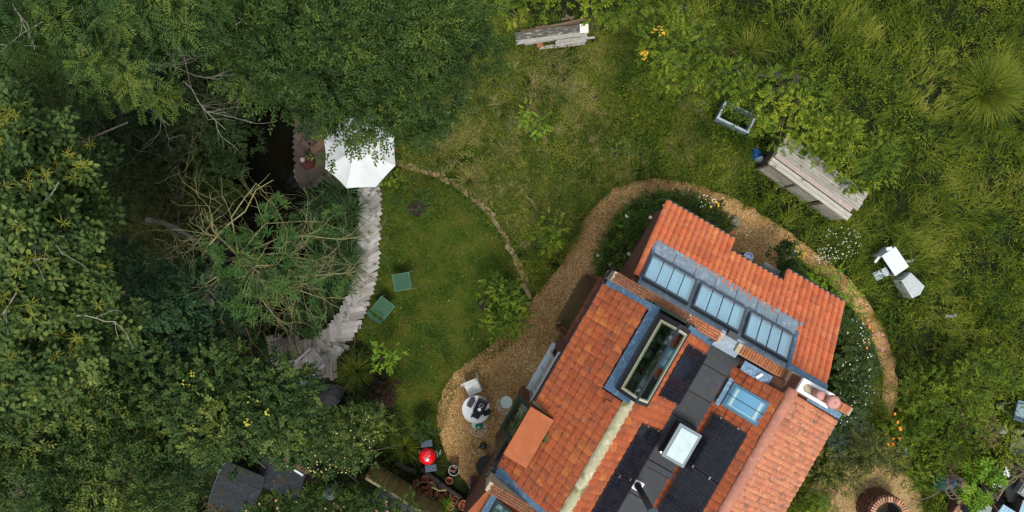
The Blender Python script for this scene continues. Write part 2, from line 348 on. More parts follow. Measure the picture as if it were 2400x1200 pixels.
# roof decks
def deckpoly(a0, z0, a1, z1, c0, c1, drop=0.05):
    return MB().slab([(a0, c0, z0 - drop), (a1, c0, z1 - drop), (a1, c1, z1 - drop), (a0, c1, z0 - drop)], 0.06)
RLA0, RLA1, RLC0, RLC1 = 2.90, 3.567, -1.175, 0.46          # ridge rooflight
west = hp(MB().slab([(AE, CB, ZE - .05), (AR1, CB, ZR1 - .05), (AR1, RLC0, ZR1 - .05), (AE, RLC0, ZE - .05)], .06).slab([(AE, RLC0, ZE - .05), (RLA0, RLC0, roofz(RLA0) - .05), (RLA0, CT, roofz(RLA0) - .05), (AE, CT, ZE - .05)], .06), 'west_roof', m_deckroof)
inner = hp(MB().slab([(AR1, CB2, ZR1 - .05), (AF1, CB2, ZF - .05), (AF1, RLC0, ZF - .05), (AR1, RLC0, ZR1 - .05)], .06).slab([(RLA1, RLC0, roofz(RLA1) - .05), (AF1, RLC0, ZF - .05), (AF1, CT, ZF - .05), (RLA1, CT, roofz(RLA1) - .05)], .06), 'inner_roof', m_deckroof)
inner2 = hp(deckpoly(AF2, ZF, AR2, ZR2, CB2, CT), 'valley_roof', m_deckroof)
east = hp(deckpoly(AR2, ZR2, AE2, ZE2, CB2, CT), 'east_roof', m_deckroof)

def tile_mesh(name, w, l, amp, t, mat, rolls=1, seg=8, lift=0.02):
    """single clay tile: wavy section across x, running up +y, thick at its lower lip"""
    v, f = [], []
    for j, y in enumerate((0.0, l)):
        zz = lift if j == 0 else 0.0
        for i in range(seg + 1):
            u = i / seg; h = amp * abs(math.sin(math.pi * rolls * u)) ** 0.8
            v.append(((u - 0.5) * w, y, zz + h))
    n = seg + 1
    for i in range(n): v.append((v[i][0], 0.0, v[i][2] - t))
    for i in range(seg): f.append((i, i + 1, n + i + 1, n + i)); f.append((2 * n + i, 2 * n + i + 1, i + 1, i))
    me = bpy.data.meshes.new(name); me.from_pydata(v, [], f); me.materials.append(mat); return me
def tiles(parent, a_lo, z_lo, a_hi, z_hi, c0, c1, w, gauge, mesh, name='roof_tile', skip=None, jit=0.006, limit=300, trim_hi=0.0):
    """courses from the lower edge (a_lo) to the upper one; every tile is an object"""
    lo = Vector((a_lo, 0, z_lo)); hi = Vector((a_hi, 0, z_hi)); sl = (hi - lo).length; up = (hi - lo).normalized()
    x = Vector((0, -1, 0)) if a_hi > a_lo else Vector((0, 1, 0)); nrm = x.cross(up)
    nr = int((sl - trim_hi) / gauge + .35); nc = int(round((c1 - c0) / w)); k = 0; rest = MB()
    for r in range(nr):
        for q in range(nc):
            c = c1 - (q + 0.5) * (c1 - c0) / nc; d = r * gauge
            p = lo + up * d; p = Vector((p.x, c, p.z)) + nrm * (0.012 + random.uniform(0, jit)) + up * random.uniform(-jit, jit) * 1.6
            mid = lo + up * (d + gauge / 2)
            if skip and skip(mid.x, c): continue
            M = Matrix((x, up, nrm)).transposed().to_4x4(); M.translation = p
            M = M @ Matrix.Rotation(random.uniform(-.03, .03), 4, 'Z') @ Matrix.Rotation(random.uniform(-.02, .02), 4, 'Y')
            if k < limit:
                o = bpy.data.objects.new(name, mesh); COL.objects.link(o); o.parent = parent; o.matrix_basis = M; k += 1
            else: rest.add([v.co for v in mesh.vertices], [tuple(pp.vertices) for pp in mesh.polygons], M)
    if rest.v: rest.build(name, mesh.materials[0], parent, kind='stuff')
    return k
tm = tile_mesh('roof_tile', 0.150, 0.215, 0.016, 0.014, m_tile, rolls=1)
DC0, DC1 = -3.43, -2.36           # dormer canopy
tiles(west, AE - 0.03, ZE - 0.02, AR1 - 0.05, ZR1 - 0.04, CB + 0.12, CT - 0.1, 0.149, 0.183, tm,
      skip=lambda a, c: (a > RLA0 - 0.13 and c > RLC0 - 0.12) or (a < 2.27 and DC0 + 0.02 < c < DC1 - 0.02))

under_panel1 = lambda a, c: 3.78 < a < 4.2 and (-.78 < c < .12 or -3.3 < c < -1.6)
tiles(inner, AF1 - 0.05, ZF + 0.055, AR1 + 0.12, ZR1 - 0.06, -4.6, CT - 0.12, 0.149, 0.183, tm, skip=lambda a, c: (a < RLA1 + 0.05 and c > RLC0 - 0.1) or under_panel1(a, c), limit=150)
SKL = (5.03, 5.62, -0.48, 0.03)
tiles(inner2, AF2 - 0.02, ZF, AR2 - 0.1, ZR2 - 0.05, -4.2, CT - 0.22, 0.149, 0.183, tm, skip=lambda a, c: (5.0 < a < 5.6 and -.44 < c < 0.0) or (5.1 < a < 5.55 and c < -.75) or (a < 5.05 and -.5 < c < .05), limit=150)
tmo = tile_mesh('weathered_tile', 0.118, 0.25, 0.018, 0.014, m_old, rolls=1, lift=0.026)
tiles(east, AE2, ZE2, AR2 + 0.12, ZR2 - 0.06, -3.3, CT - 0.13, 0.118, 0.205, tmo, name='weathered_tile', skip=lambda a, c: c > 0.42 and a < 6.4, limit=260)
# ridges
m_cream = pm('lime_ridge', (0.46, 0.42, 0.30), (0.30, 0.28, 0.16), 7, 0.9, c3=(0.55, 0.50, 0.38), bump=0.5, dirt=((0.15, 0.14, 0.05), 4.5, 0.55), detail=9, rand=[(0.9, 0.9, 0.9), (1.05, 1.05, 1.05)])
def ridge(parent, a, z, c0, c1, step, r, mat, name='ridge_tile', flat=1.0):
    me = MB(); v = []; n = 8
    for y in (0, step * 1.0):
        for i in range(n + 1):
            t = math.pi * i / n; v.append((r * math.cos(t) * (1.0 if y == 0 else 0.97), y, r * math.sin(t) * flat * (1.0 if y == 0 else 0.96)))
    fs = [(i, i + 1, n + 2 + i, n + 1 + i) for i in range(n)] + [tuple(range(n + 1)), tuple(range(n + 1, 2 * n + 2))[::-1]]
    me.add(v, fs); msh = me.mesh(name, mat)
    c = c0
    while c < c1:
        o = bpy.data.objects.new(name, msh); COL.objects.link(o); o.parent = parent; o.location = (a, c, z + random.uniform(0, .006)); o.rotation_euler = (0, random.uniform(-.03, .03), random.uniform(-.02, .02)); c += step
ridge(west, AR1 + 0.02, ZR1 - 0.03, -4.8, RLC0 - 0.25, 0.24, 0.10, m_cream, flat=0.75)
hp(MB().slab([(AR1 - .08, -4.8, ZR1 - .01), (AR1 - .02, -4.8, ZR1 + .03), (AR1 - .02, RLC0 - .08, ZR1 + .03), (AR1 - .08, RLC0 - .08, ZR1 - .01)], .05).slab([(AR1 + .02, -4.8, ZR1 + .03), (AR1 + .14, -4.8, ZR1 - .04), (AR1 + .14, RLC0 - .08, ZR1 - .04), (AR1 + .02, RLC0 - .08, ZR1 + .03)], .05), 'mortar_bed', m_cream, west)
ridge(east, AR2 + 0.03, ZR2 - 0.06, -4.0, 0.30, 0.30, 0.115, pm('ridge_clay', (0.42, 0.16, 0.10), (0.33, 0.14, 0.09), 8, 0.8, rand=[(0.85, 0.85, 0.9), (1.1, 1.1, 1.05)], c3=(0.5, 0.22, 0.14)), flat=0.85)
m_moss = pm('moss', (0.06, 0.055, 0.018), (0.10, 0.09, 0.03), 20, 0.95, bump=0.6)
mo = MB()
for i in range(30):
    c = 0.3 - i * 0.13; mo.box((AR2 - .085, c, ZR2 - .085), (0.022 + random.random() * .015, 0.14, 0.03), rz=random.uniform(-.06, .06))
hp(mo, 'moss', m_moss, east, kind='stuff')
# valley: grey sheets with steps
vb = [80, 14, 76, 146, 213, 331, 347, 420, 500, 600]
flat = hp(MB().box(((AF1 + AF2) / 2, (CT + CB2) / 2, ZF - .1), (AF2 - AF1 + .1, CT - CB2, .16)), 'flat_roof', m_slab)
cz = lambda v, z: (80 - v) / S * (HC - z) / HC
for i, (v0, v1, dz) in enumerate([(18, 74, .02), (74, 145, .014), (145, 212, .008), (212, 331, .02), (331, 347, .05), (347, 420, .012), (420, 500, .018), (500, 640, .01)]):
    c1, c0 = cz(v0, ZF), cz(v1, ZF); MB().box(((AF1 + AF2) / 2 - .01 + random.uniform(-.01, .01), (c0 + c1) / 2, ZF + dz / 2 + .01), (AF2 - AF1 + .06 + random.uniform(-.03, .03), c1 - c0 - .014, .05 + dz), rz=random.uniform(-.006, .006)).build('lead_sheet', m_slab, flat)
gut = MB()      # flashing between the flat roof, the tiles and the parapet
gut.box((5.35, CT - .14, 3.95), (0.9, .2, .03)); gut.box((4.99, -0.22, 3.62), (0.13, .60, .03)); gut.box((6.6, CT - .05, 3.9), (.9, .12, .03))
gut.slab([(AE - .02, CT - .13, ZE + .02), (RLA0, CT - .13, roofz(RLA0) + .03), (RLA0, CT + .01, roofz(RLA0) + .05), (AE - .02, CT + .01, ZE + .05)], .02)
gut.slab([(RLA1, CT - .13, roofz(RLA1) + .03), (AF1, CT - .13, ZF + .04), (AF1, CT + .01, ZF + .1), (RLA1, CT + .01, roofz(RLA1) + .1)], .02)
gut.slab([(RLA0 - .14, RLC0 - .12, roofz(RLA0 - .14) + .045), (RLA0 + .01, RLC0 - .12, roofz(RLA0) + .06), (RLA0 + .01, RLC1 + .03, roofz(RLA0) + .06), (RLA0 - .14, RLC1 + .03, roofz(RLA0 - .14) + .045)], .02)
gut.slab([(RLA0 - .02, RLC0 - .12, roofz(RLA0 - .02) + .05), (AR1, RLC0 - .12, ZR1 + .07), (AR1, RLC0 + .01, ZR1 + .07), (RLA0 - .02, RLC0 + .01, roofz(RLA0 - .02) + .05)], .02)
gut.slab([(AR1, RLC0 - .08, ZR1 + .065), (RLA1 + .05, RLC0 - .08, roofz(RLA1 + .05) + .05), (RLA1 + .05, RLC0 + .01, roofz(RLA1 + .05) + .05), (AR1, RLC0 + .01, ZR1 + .065)], .02)
hp(gut, 'lead_flashing', m_leadb, kind='stuff')
hp(MB().box((5.27, CT - .16, 3.98), (.05, .13, .05), rz=-.5), 'vent_strip', pm('white_plastic', (.7, .72, .72), (.6, .62, .62), 5, .4))
# parapet with single bricks
par = hp(MB().box((3.08, .647, 3.45), (2.42, .19, 1.08)).box((5.30, .647, 3.45), (1.35, .19, 1.08)).box((4.47, .647, 3.4), (.5, .19, .9)).box((6.7, .66, 3.4), (.95, .17, 1.08)), 'parapet_wall', m_mortar)
def bricks(parent, a0, a1, c0, c1, z, bl, bw, mat, name='brick', h=.05, gap=.009, bond=True, M=None):
    me = MB().box((0, 0, 0), (bl - gap, bw - gap, h)).mesh(name, mat); na = max(1, round((a1 - a0) / bl)); nc = max(1, round((c1 - c0) / bw))
    for i in range(na):
        for j in range(nc):
            sh = (0.5 * bl if (bond and j % 2) else 0)
            aa = a0 + (i + .5) * (a1 - a0) / na + sh
            if aa + bl / 2 > a1 + .02: continue
            o = bpy.data.objects.new(name, me); COL.objects.link(o); o.parent = parent
            o.location = (aa, c0 + (j + .5) * (c1 - c0) / nc, z + random.uniform(-.004, .006)); o.rotation_euler = (random.uniform(-.03, .03), random.uniform(-.03, .03), random.uniform(-.03, .03))
            if M is not None: o.matrix_basis = M @ Matrix.LocRotScale(o.location, o.rotation_euler, None)
bricks(par, 1.90, 3.55, .545, .752, 4.0, .055, .052, m_brick)
bricks(par, 3.55, 4.24, .545, .752, 4.0, .055, .052, m_brick2)
bricks(par, 4.72, 5.72, .555, .75, 4.0, .055, .195, pm('dark_orange_brick', (0.30, 0.115, 0.045), (0.2, .08, .035), 12, .9, rand=brick_r), bond=False)
bricks(par, 6.36, 7.10, .575, .745, 4.0, .062, .17, m_brick2, bond=False)
hp(MB().box((4.48, .66, 3.90), (.50, .28, .05)).box((4.48, .50, 3.84), (.52, .1, .05)), 'lead_saddle', m_lead)
hp(MB().box((4.45, .80, 3.93), (.22, .12, .14)), 'vent_box', m_black)
# lower parapet and the roof beyond it
lp = hp(MB().box((2.9, CB - .11, 3.5), (2.2, .19, 1.0)), 'south_parapet', m_mortar)
bricks(lp, 1.86, 3.9, CB - .22, CB - .01, 4.0, .055, .052, m_brick)
hp(MB().slab([(AE - .04, CB - .01, ZE + .10), (AR1, CB - .01, ZR1 - .1), (AR1, CB + .18, ZR1 - .08), (AE - .04, CB + .18, ZE + .05)], .02), 'south_flashing', m_leadb)
so = hp(MB().slab([(1.72, -5.4, 3.25), (2.9, -5.4, 3.9), (2.9, CB - .24, 3.9), (1.95, CB - .24, 3.38)], .08), 'south_roof', m_terra)
MB().slab([(2.02, -5.4, 3.50), (2.14, -5.4, 3.565), (2.14, CB - .28, 3.565), (2.02, CB - .28, 3.50)], .03).build('lead_strip', m_leadb, so)
MB().slab([(2.15, -5.3, 3.60), (2.75, -5.3, 3.93), (2.75, CB - .36, 3.93), (2.15, CB - .36, 3.60)], .04).build('rooflight_frame', m_black, so)
MB().slab([(2.2, -5.25, 3.64), (2.7, -5.25, 3.915), (2.7, CB - .41, 3.915), (2.2, CB - .41, 3.64)], .01).build('glass_pane', pm('green_glass', (.06, .14, .12), (.02, .04, .04), 4, .06, c3=(.16, .28, .26)), so)
# gutter, downpipe
gt = MB().tube([(AE - .05, CB + .12, ZE - .07), (AE - .05, CT - .05, ZE - .07)], .04, n=8); hp(gt, 'gutter', m_black)
hp(MB().tube([(AE - .06, CT + .02, ZE - .05), (AE - .04, CT + .26, ZE + .12)], .05, n=10), 'rain_hopper', m_black)
hp(MB().box((AE - .10, CB - .02, ZE - .05), (.09, .26, .08)).box((AE - .1, CB - .1, ZE - .35), (.05, .05, .7)), 'downpipe', m_black)
# ------------------------------------------------------------------ ridge rooflight
m_glassd = glassm('dark_glass', (0.75, 0.85, 0.82), 0.16, 0.02)
m_glassb = glassm('blue_glass', (0.72, 0.88, 0.92), 0.24, 0.03)
m_inside = pm('pale_reveal', (0.62, 0.66, 0.62), (0.55, 0.6, 0.57), 5, 0.7)
m_beige = pm('pale_timber_frame', (0.52, 0.46, 0.33), (0.44, 0.38, 0.26), 8, 0.7, c3=(0.55, 0.52, 0.42))
RZ = 4.93; AM = (RLA0 + RLA1) / 2; ZB = 4.5
rl = hp(MB().box((RLA0 + .02, (RLC0 + RLC1) / 2, 4.36), (.04, RLC1 - RLC0, .34)).box((RLA1 - .02, (RLC0 + RLC1) / 2, 4.36), (.04, RLC1 - RLC0, .34))
        .prism([(0, 0), (1, 0), (1, 1)], 0, 0.0001), 'rooflight', m_dgrey) if False else hp(MB().box((RLA0 + .02, (RLC0 + RLC1) / 2, 4.34), (.04, RLC1 - RLC0, .30)).box((RLA1 - .02, (RLC0 + RLC1) / 2, 4.34), (.04, RLC1 - RLC0, .30))
        .add([(RLA0, RLC0, 4.1), (RLA1, RLC0, 4.1), (RLA1, RLC0, ZB), (AM, RLC0, RZ - .02), (RLA0, RLC0, ZB)], [(0, 1, 2, 3, 4)]).add([(RLA0, RLC1, 4.1), (RLA1, RLC1, 4.1), (RLA1, RLC1, ZB), (AM, RLC1, RZ - .02), (RLA0, RLC1, ZB)], [(4, 3, 2, 1, 0)]), 'rooflight', m_dgrey)
def pitched(mb, fa0, fa1, c0, c1, off, t=.03):
    """strip on the pitched glass: fa is 0 at the foot and 1 at the ridge, side by sign"""
    for side in ((RLA0, AM), (RLA1, AM)):
        def P(f, c): return (side[0] + (side[1] - side[0]) * f, c, ZB + (RZ - ZB) * f + off)
        mb.slab([P(fa0, c0), P(fa1, c0), P(fa1, c1), P(fa0, c1)], t)
fr = MB(); pitched(fr, 0, .20, RLC0, RLC1, 0); pitched(fr, .93, 1.0, RLC0 + .001, RLC1 - .001, .004); pitched(fr, 0.2, .93, RLC0, RLC0 + .10, 0); pitched(fr, .2, .93, RLC1 - .12, RLC1, 0)
fr.build('glazing_frame', m_black, rl)
fr = MB(); pitched(fr, .16, .24, RLC0 + .07, RLC1 - .1, .012); pitched(fr, .24, .93, RLC0 + .07, RLC0 + .12, .012); pitched(fr, .24, .93, RLC1 - .15, RLC1 - .1, .012); fr.build('timber_lining', m_beige, rl)
for sd_ in (0, 1):
    fr = MB(); side = (RLA0, AM) if sd_ == 0 else (RLA1, AM)
    P = lambda f, c: (side[0] + (side[1] - side[0]) * f, c, ZB + (RZ - ZB) * f + .016)
    fr.slab([P(.2, RLC0 + .1), P(.94, RLC0 + .1), P(.94, RLC1 - .12), P(.2, RLC1 - .12)], .006); fr.build('glass_pane', m_glassd, rl)
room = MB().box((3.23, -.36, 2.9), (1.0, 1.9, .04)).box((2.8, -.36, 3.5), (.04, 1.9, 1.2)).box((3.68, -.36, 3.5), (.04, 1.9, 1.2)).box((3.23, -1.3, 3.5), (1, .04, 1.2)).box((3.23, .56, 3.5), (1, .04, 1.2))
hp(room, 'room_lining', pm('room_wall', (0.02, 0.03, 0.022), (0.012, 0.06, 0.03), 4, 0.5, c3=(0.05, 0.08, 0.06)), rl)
rm = MB().box((3.30, -.1, 3.35), (.10, 1.4, .05)); hp(rm, 'roof_beam', pm('beam_wood', (.22, .15, .09), (.14, .1, .06), 8, .8), rl)
rm = MB().lathe([(0, .0), (.10, .04), (.11, .12), (.05, .19), (0, .2)], 12, c=(3.33, -.33, 3.4)).lathe([(0, .0), (.07, .04), (.08, .10), (.03, .15), (0, .16)], 12, c=(3.38, .05, 3.4)).box((3.38, -.85, 3.45), (.13, .16, .12)); hp(rm, 'crockery', pm('white_china', (.6, .65, .62), (.5, .55, .52), 5, .3), rl)
rm = MB().box((3.08, -.85, 3.25), (.3, .45, .22), rz=.4).box((3.1, -.35, 3.3), (.25, .25, .2), rz=-.3); hp(rm, 'blanket', pm('blue_blanket', (.06, .09, .22), (.16, .2, .36), 13, .8, c3=(.02, .03, .06)), rl)
hp(MB().box((3.50, -.36, 3.95), (.30, 1.6, .02)), 'pale_backing', pm('pale_backing_grey', (.25,.26,.22), (.14,.15,.13), 9, .7, c3=(.34,.35,.30)), rl)  # pale sheet added behind the right pane so the glass shows lighter

# ------------------------------------------------------------------ solar panels
def solar_mat():
    m = bpy.data.materials.new('solar_cells'); m.use_nodes = True; nt = m.node_tree; b = nt.nodes['Principled BSDF']; b.inputs['Roughness'].default_value = 0.22
    tc = g(nt, 'ShaderNodeTexCoord'); br = g(nt, 'ShaderNodeTexBrick'); br.offset = 0; br.inputs['Scale'].default_value = 1; br.inputs['Brick Width'].default_value = .078; br.inputs['Row Height'].default_value = .078
    br.inputs['Mortar Size'].default_value = .004; br.inputs['Color1'].default_value = (.016, .016, .024, 1); br.inputs['Color2'].default_value = (.009, .009, .015, 1); br.inputs['Mortar'].default_value = (.0008, .0008, .001, 1)
    nt.links.new(tc.outputs['UV'], br.inputs[0]); 
    no = g(nt, 'ShaderNodeTexNoise'); no.inputs['Scale'].default_value = 3; r = ramp(nt, [(.35, (.13, .13, .13)), (.7, (.36, .36, .36))]); nt.links.new(tc.outputs['Object'], no.inputs[0]); nt.links.new(no.outputs[0], r.inputs[0]); nt.links.new(r.outputs[0], b.inputs['Roughness'])
    nt.links.new(br.outputs['Color'], b.inputs['Base Color']); b.inputs['Specular IOR Level'].default_value = .3; return m
m_cells = solar_mat(); m_clip = pm('panel_clip', (.6, .6, .62), (.5, .5, .5), 5, .3, metal=.8)
def panel(a_lo, z_lo, a_hi, z_hi, c0, c1, label, facing):
    off = .075; n = Vector((-(z_hi - z_lo), 0, (a_hi - a_lo))).normalized(); n = n if n.z > 0 else -n
    lo = Vector((a_lo, 0, z_lo)) + n * off; up = Vector((a_hi - a_lo, 0, z_hi - z_lo)); w = up.length; up.normalize(); x = Vector((0, -1, 0)) if a_hi > a_lo else Vector((0, 1, 0))
    o = lo + Vector((0, c1 if a_hi > a_lo else c0, 0)); ln = c1 - c0
    t = thing('solar_panel', label, 'solar panel', HM @ o, 0, 'black solar panels on the inner roof slopes')
    M = Matrix((x, up, x.cross(up))).transposed(); t.rotation_euler = (HM.to_3x3() @ M).to_euler()
    f = MB().box((ln / 2, .008, 0), (ln, .016, .035)).box((ln / 2, w - .008, 0), (ln, .016, .035)).box((.008, w / 2, 0), (.016, w - .034, .034)).box((ln - .008, w / 2, 0), (.016, w - .034, .034)); f.build('frame', m_black, t)
    c = MB().box((ln / 2, w / 2, .004), (ln - .034, w - .034, .018)); o2 = c.build('cell_sheet', m_cells, t)
    uv = o2.data.uv_layers.new()
    for p in o2.data.polygons:
        for li in p.loop_indices: co = o2.data.vertices[o2.data.loops[li].vertex_index].co; uv.data[li].uv = (co.x, co.y)
    for (px_, py_) in ((0.0, w * .25), (0.0, w * .75), (ln, w * .25), (ln, w * .75)): MB().box((px_, py_, .02), (.03, .022, .022)).build('clip', m_clip, t)
    return t
cE = lambda v, z: cz(v, z)
def inner_panel(v0, v1, lab): panel(4.275, ZF + .045, 3.70, ZR1 - .432, cE(v1, 3.9), cE(v0, 3.9), lab, 1)
inner_panel(53, 189, 'black solar panel on the inner roof slope beside the long ridge rooflight')
inner_panel(265, 397, 'black solar panel just below the rooflight end, left of the dark flat roof')
inner_panel(400, 532, 'black solar panel at the bottom edge, left of the flue pipe')
panel(5.03, ZF + .09, 5.62, ZR2 - .20, cE(297, 4), cE(165, 4), 'black solar panel directly below the blue glazed skylight', -1)
panel(5.03, ZF + .09, 5.62, ZR2 - .20, cE(432, 4), cE(300, 4), 'black solar panel on the right inner slope, lower one beside the white rooflight', -1)
panel(5.03, ZF + .09, 5.62, ZR2 - .20, cE(567, 4), cE(435, 4), 'black solar panel on the right inner slope, right of the flue at the bottom edge', -1)

# ------------------------------------------------------------------ skylight with blue glass, white flat rooflight, flue
sk = hp(MB().slab([(SKL[0], SKL[2], roofz(SKL[0]) + .10), (SKL[1], SKL[2], roofz(SKL[1]) + .10), (SKL[1], SKL[3], roofz(SKL[1]) + .10), (SKL[0], SKL[3], roofz(SKL[0]) + .10)], .12), 'skylight', pm('blue_grey_frame', (.10, .20, .27), (.08, .17, .23), 6, .4))
def onslope(a, dz): return roofz(a) + dz
def sp(a0, a1, c0, c1, dz, t): return MB().slab([(a0, c0, onslope(a0, dz)), (a1, c0, onslope(a1, dz)), (a1, c1, onslope(a1, dz)), (a0, c1, onslope(a0, dz))], t)
sp(5.08, 5.57, -.43, -.02, .112, .012).build('glass_pane', pm('sky_blue_glass', (.12, .33, .50), (.15, .37, .54), 2, .08, spec=.6), sk)
bl = MB(); bl = sp(5.11, 5.15, -.40, -.05, .118, .006); q = sp(5.50, 5.54, -.40, -.05, .118, .006); bl.add(q.v, q.f); q = sp(5.15, 5.5, -.40, -.385, .117, .006); bl.add(q.v, q.f); bl.build('inner_border', pm('pale_border', (.48, .62, .58), (.4, .55, .52), 8, .4), sk)
sp(5.03, 5.62, -.232, -.220, .124, .01).build('glazing_bar', m_dgrey, sk)
hb = hp(MB().box((4.68, -1.535, 3.69), (.47, .71, .38)), 'flat_rooflight', m_black)
MB().box((4.68, -1.535, 3.89), (.49, .73, .03)).build('frame', pm('grey_kerb', (.13, .17, .19), (.11, .15, .17), 5, .5), hb)
MB().box((4.685, -1.535, 3.91), (.37, .61, .012)).build('glass_pane', pm('clouded_glass', (.34, .45, .46), (.40, .50, .50), 7, .4, spec=.1, c3=(.46, .53, .50), detail=9), hb)
kn = MB().lathe([(0, .03), (.02, .03), (.022, .0)], 10, c=(4.40, -1.85, 3.86)); kn.build('knob', m_clip, hb)
fl = thing('flue_pipe', 'black stove flue pipe rising from a square white collar on the flat roof', 'flue pipe', HM @ Vector((*hc(1494, 1137, 3.52), 3.53)), ANG)
q = MB()
for s_ in (-1, 1): q.box((s_ * .08, 0, .02), (.035, .195, .04)); q.box((0, s_ * .08, .02), (.125, .035, .04))
q.build('white_collar', pm('white_sealant', (.75, .75, .75), (.65, .66, .67), 30, .6, bump=.4), fl)
MB().box((0, 0, .012), (.3, .3, .02), rz=.05).build('base_plate', m_slab, fl)
MB().lathe([(.085, 0), (.075, .08), (.062, .12), (.062, 1.5)], 18).build('pipe', m_black, fl, smooth=True)
MB().lathe([(.10, 1.52), (.10, 1.545), (.02, 1.60), (0, 1.60)], 18).build('rain_cap', m_dgrey, fl)

# ------------------------------------------------------------------ chimney
ch = hp(MB().box((6.035, .606, 4.1), (.60, .27, 1.12)).box((5.80, .62, 3.85), (.18, .30, .60)), 'chimney', m_mortar)
me_ = MB().box((0, 0, 0), (.012, .125, .045)).mesh('brick', pm('dark_stack_brick', (.15, .055, .03), (.10, .04, .024), 10, .9, rand=brick_r))
for r in range(12):
    for k in range(2):
        o = bpy.data.objects.new('brick', me_); COL.objects.link(o); o.parent = ch; o.location = (5.73, .543 + k * .133 - (r % 2) * .02, 4.62 - r * .052)
q = MB(); n = 40; out = [(5.72, .459), (6.36, .459), (6.36, .754), (5.72, .754)]
slot = []
for i in range(n):
    t = 2 * math.pi * i / n; slot.append((6.03 + (.17 if math.cos(t) > 0 else -.17) + .075 * math.cos(t), .606 + .078 * math.sin(t)))
def ringface(mb, inner, c, hx, hy, z0, z1):
    m = len(inner); outer = []
    for (x, y) in inner:
        dx, dy = x - c[0], y - c[1]; k = min(hx / abs(dx) if dx else 9e9, hy / abs(dy) if dy else 9e9); outer.append((c[0] + dx * k, c[1] + dy * k))
    vs = [(x, y, z1) for x, y in outer] + [(x, y, z1) for x, y in inner] + [(x, y, z0) for x, y in outer] + [(x, y, z0 - .1) for x, y in inner]
    fs = []
    for i in range(m):
        j = (i + 1) % m; fs += [(i, j, m + j, m + i), (i, 2 * m + i, 2 * m + j, j), (m + i, m + j, 3 * m + j, 3 * m + i)]
    mb.add(vs, fs)
ringface(q, slot, (6.04, .606), .32, .148, 4.62, 4.70)
q.build('flaunching', pm('white_render', (.72, .72, .72), (.62, .63, .63), 6, .8, c3=(.78, .78, .78), bump=.2, dirt=((.35, .35, .33), 9, .66)), ch)
MB().box((6.04, .606, 4.59), (.50, .17, .02)).build('slot_floor', pm('dark_slot_floor', (.05, .045, .03), (.08, .07, .05), 9, .9), ch)  # dark brown floor of the slot round the pot feet
m_pot = pm('pink_clay', (.50, .24, .20), (.43, .20, .17), 5, .75, c3=(.52, .27, .22))
MB().lathe([(.07, 4.55), (.07, 4.78), (.085, 4.79), (.088, 4.83), (.06, 4.86), (0, 4.865)], 20, c=(6.035, .606, .1)).build('chimney_pot', m_pot, ch, smooth=True)
MB().lathe([(.085, 4.55), (.08, 4.85), (.118, 4.88), (.125, 4.95), (.10, 5.0), (.03, 5.02), (0, 5.0)], 22, c=(6.23, .606, .1)).build('chimney_pot', m_pot, ch, smooth=True)
MB().box((6.235, .606, 5.125), (.02, .004, .01)).box((6.235, .614, 5.125), (.004, .02, .01)).build('vent_slot', m_black, ch)

# ------------------------------------------------------------------ dormer with terracotta canopy and open window
AD = 1.785
dm = hp(MB().slab([(AD, DC0, 3.80), (2.30, DC0, 3.86), (2.30, DC1, 3.86), (AD, DC1, 3.80)], .03), 'dormer_canopy', m_terra)
MB().box((2.0, DC0 + .04, 3.55), (.40, .04, .42)).box((2.0, DC1 - .04, 3.55), (.40, .04, .42)).box((1.86, (DC0 + DC1) / 2, 3.0), (.04, DC1 - DC0 - .1, .25)).build('dormer_cheek', m_corten, dm)
MB().slab([(AE - .1, DC1, 3.40), (2.32, DC1, 3.76), (2.32, DC1 + .07, 3.76), (AE - .1, DC1 + .07, 3.40)], .03).build('lead_edge', pm('lichen_lead', (.20, .18, .10), (.12, .11, .07), 20, .8), dm)
ow = MB(); WA0, WZ0, WA1, WZ1 = 1.82, 3.66, 1.555, 3.02; WC0, WC1 = -3.18, -2.41
def wp(f, c, off=0): return (WA0 + (WA1 - WA0) * f, c, WZ0 + (WZ1 - WZ0) * f + off)
def wslab(mb, f0, f1, c0, c1, off=0, t=.03): mb.slab([wp(f0, c0, off), wp(f1, c0, off), wp(f1, c1, off), wp(f0, c1, off)], t); return mb
wslab(ow, 0, .10, WC0, WC1); wslab(ow, .87, 1, WC0, WC1); wslab(ow, .10, .87, WC0, WC0 + .06); wslab(ow, .10, .87, WC1 - .06, WC1)
wo = ow.build('open_window', pm('dark_green_paint', (.012, .03, .026), (.018, .04, .034), 8, .35), dm)
wslab(MB(), .1, .87, WC0 + .06, WC1 - .06, -.01, .006).build('glass_pane', glassm('green_glass_clear', (.62, .75, .66), .14, .02), wo)
# ------------------------------------------------------------------ glazed doors and rusty portal of the west wall
gd = hp(MB().box((2.03, -2.02, 1.66), (.10, 1.36, .06)), 'glazed_doors', pm('white_door_frame', (.62, .66, .68), (.5, .54, .56), 5, .5)); MB().box((2.0, -2.02, .06), (.12, 1.36, .10)).build('sill', MATS['white_door_frame'], gd)
for k in range(3):
    c = -1.56 - k * .45; f = MB().box((2.01, c, .86), (.05, .03, 1.5)); f.build('door_frame', MATS['white_door_frame'], gd)
    MB().box((2.02, c - .22, .86), (.02, .42, 1.52)).build('glass_pane', pm('painted_sky_glass', (.33, .45, .52), (.42, .54, .60), 1.5, .08, spec=.8), gd)  # sky reflection put into the panes as a pale blue base colour
pt = hp(MB().box((1.885, -.215, 2.93), (.19, 1.50, .12)), 'steel_portal', m_corten)
MB().box((1.88, .51, 1.43), (.17, .05, 2.87)).build('post', m_corten, pt); MB().box((1.88, -.94, 1.43), (.17, .05, 2.87)).build('post', m_corten, pt)
MB().box((1.93, -2.76, 1.63), (.22, .20, 3.2)).build('corner_post', m_corten, pt)
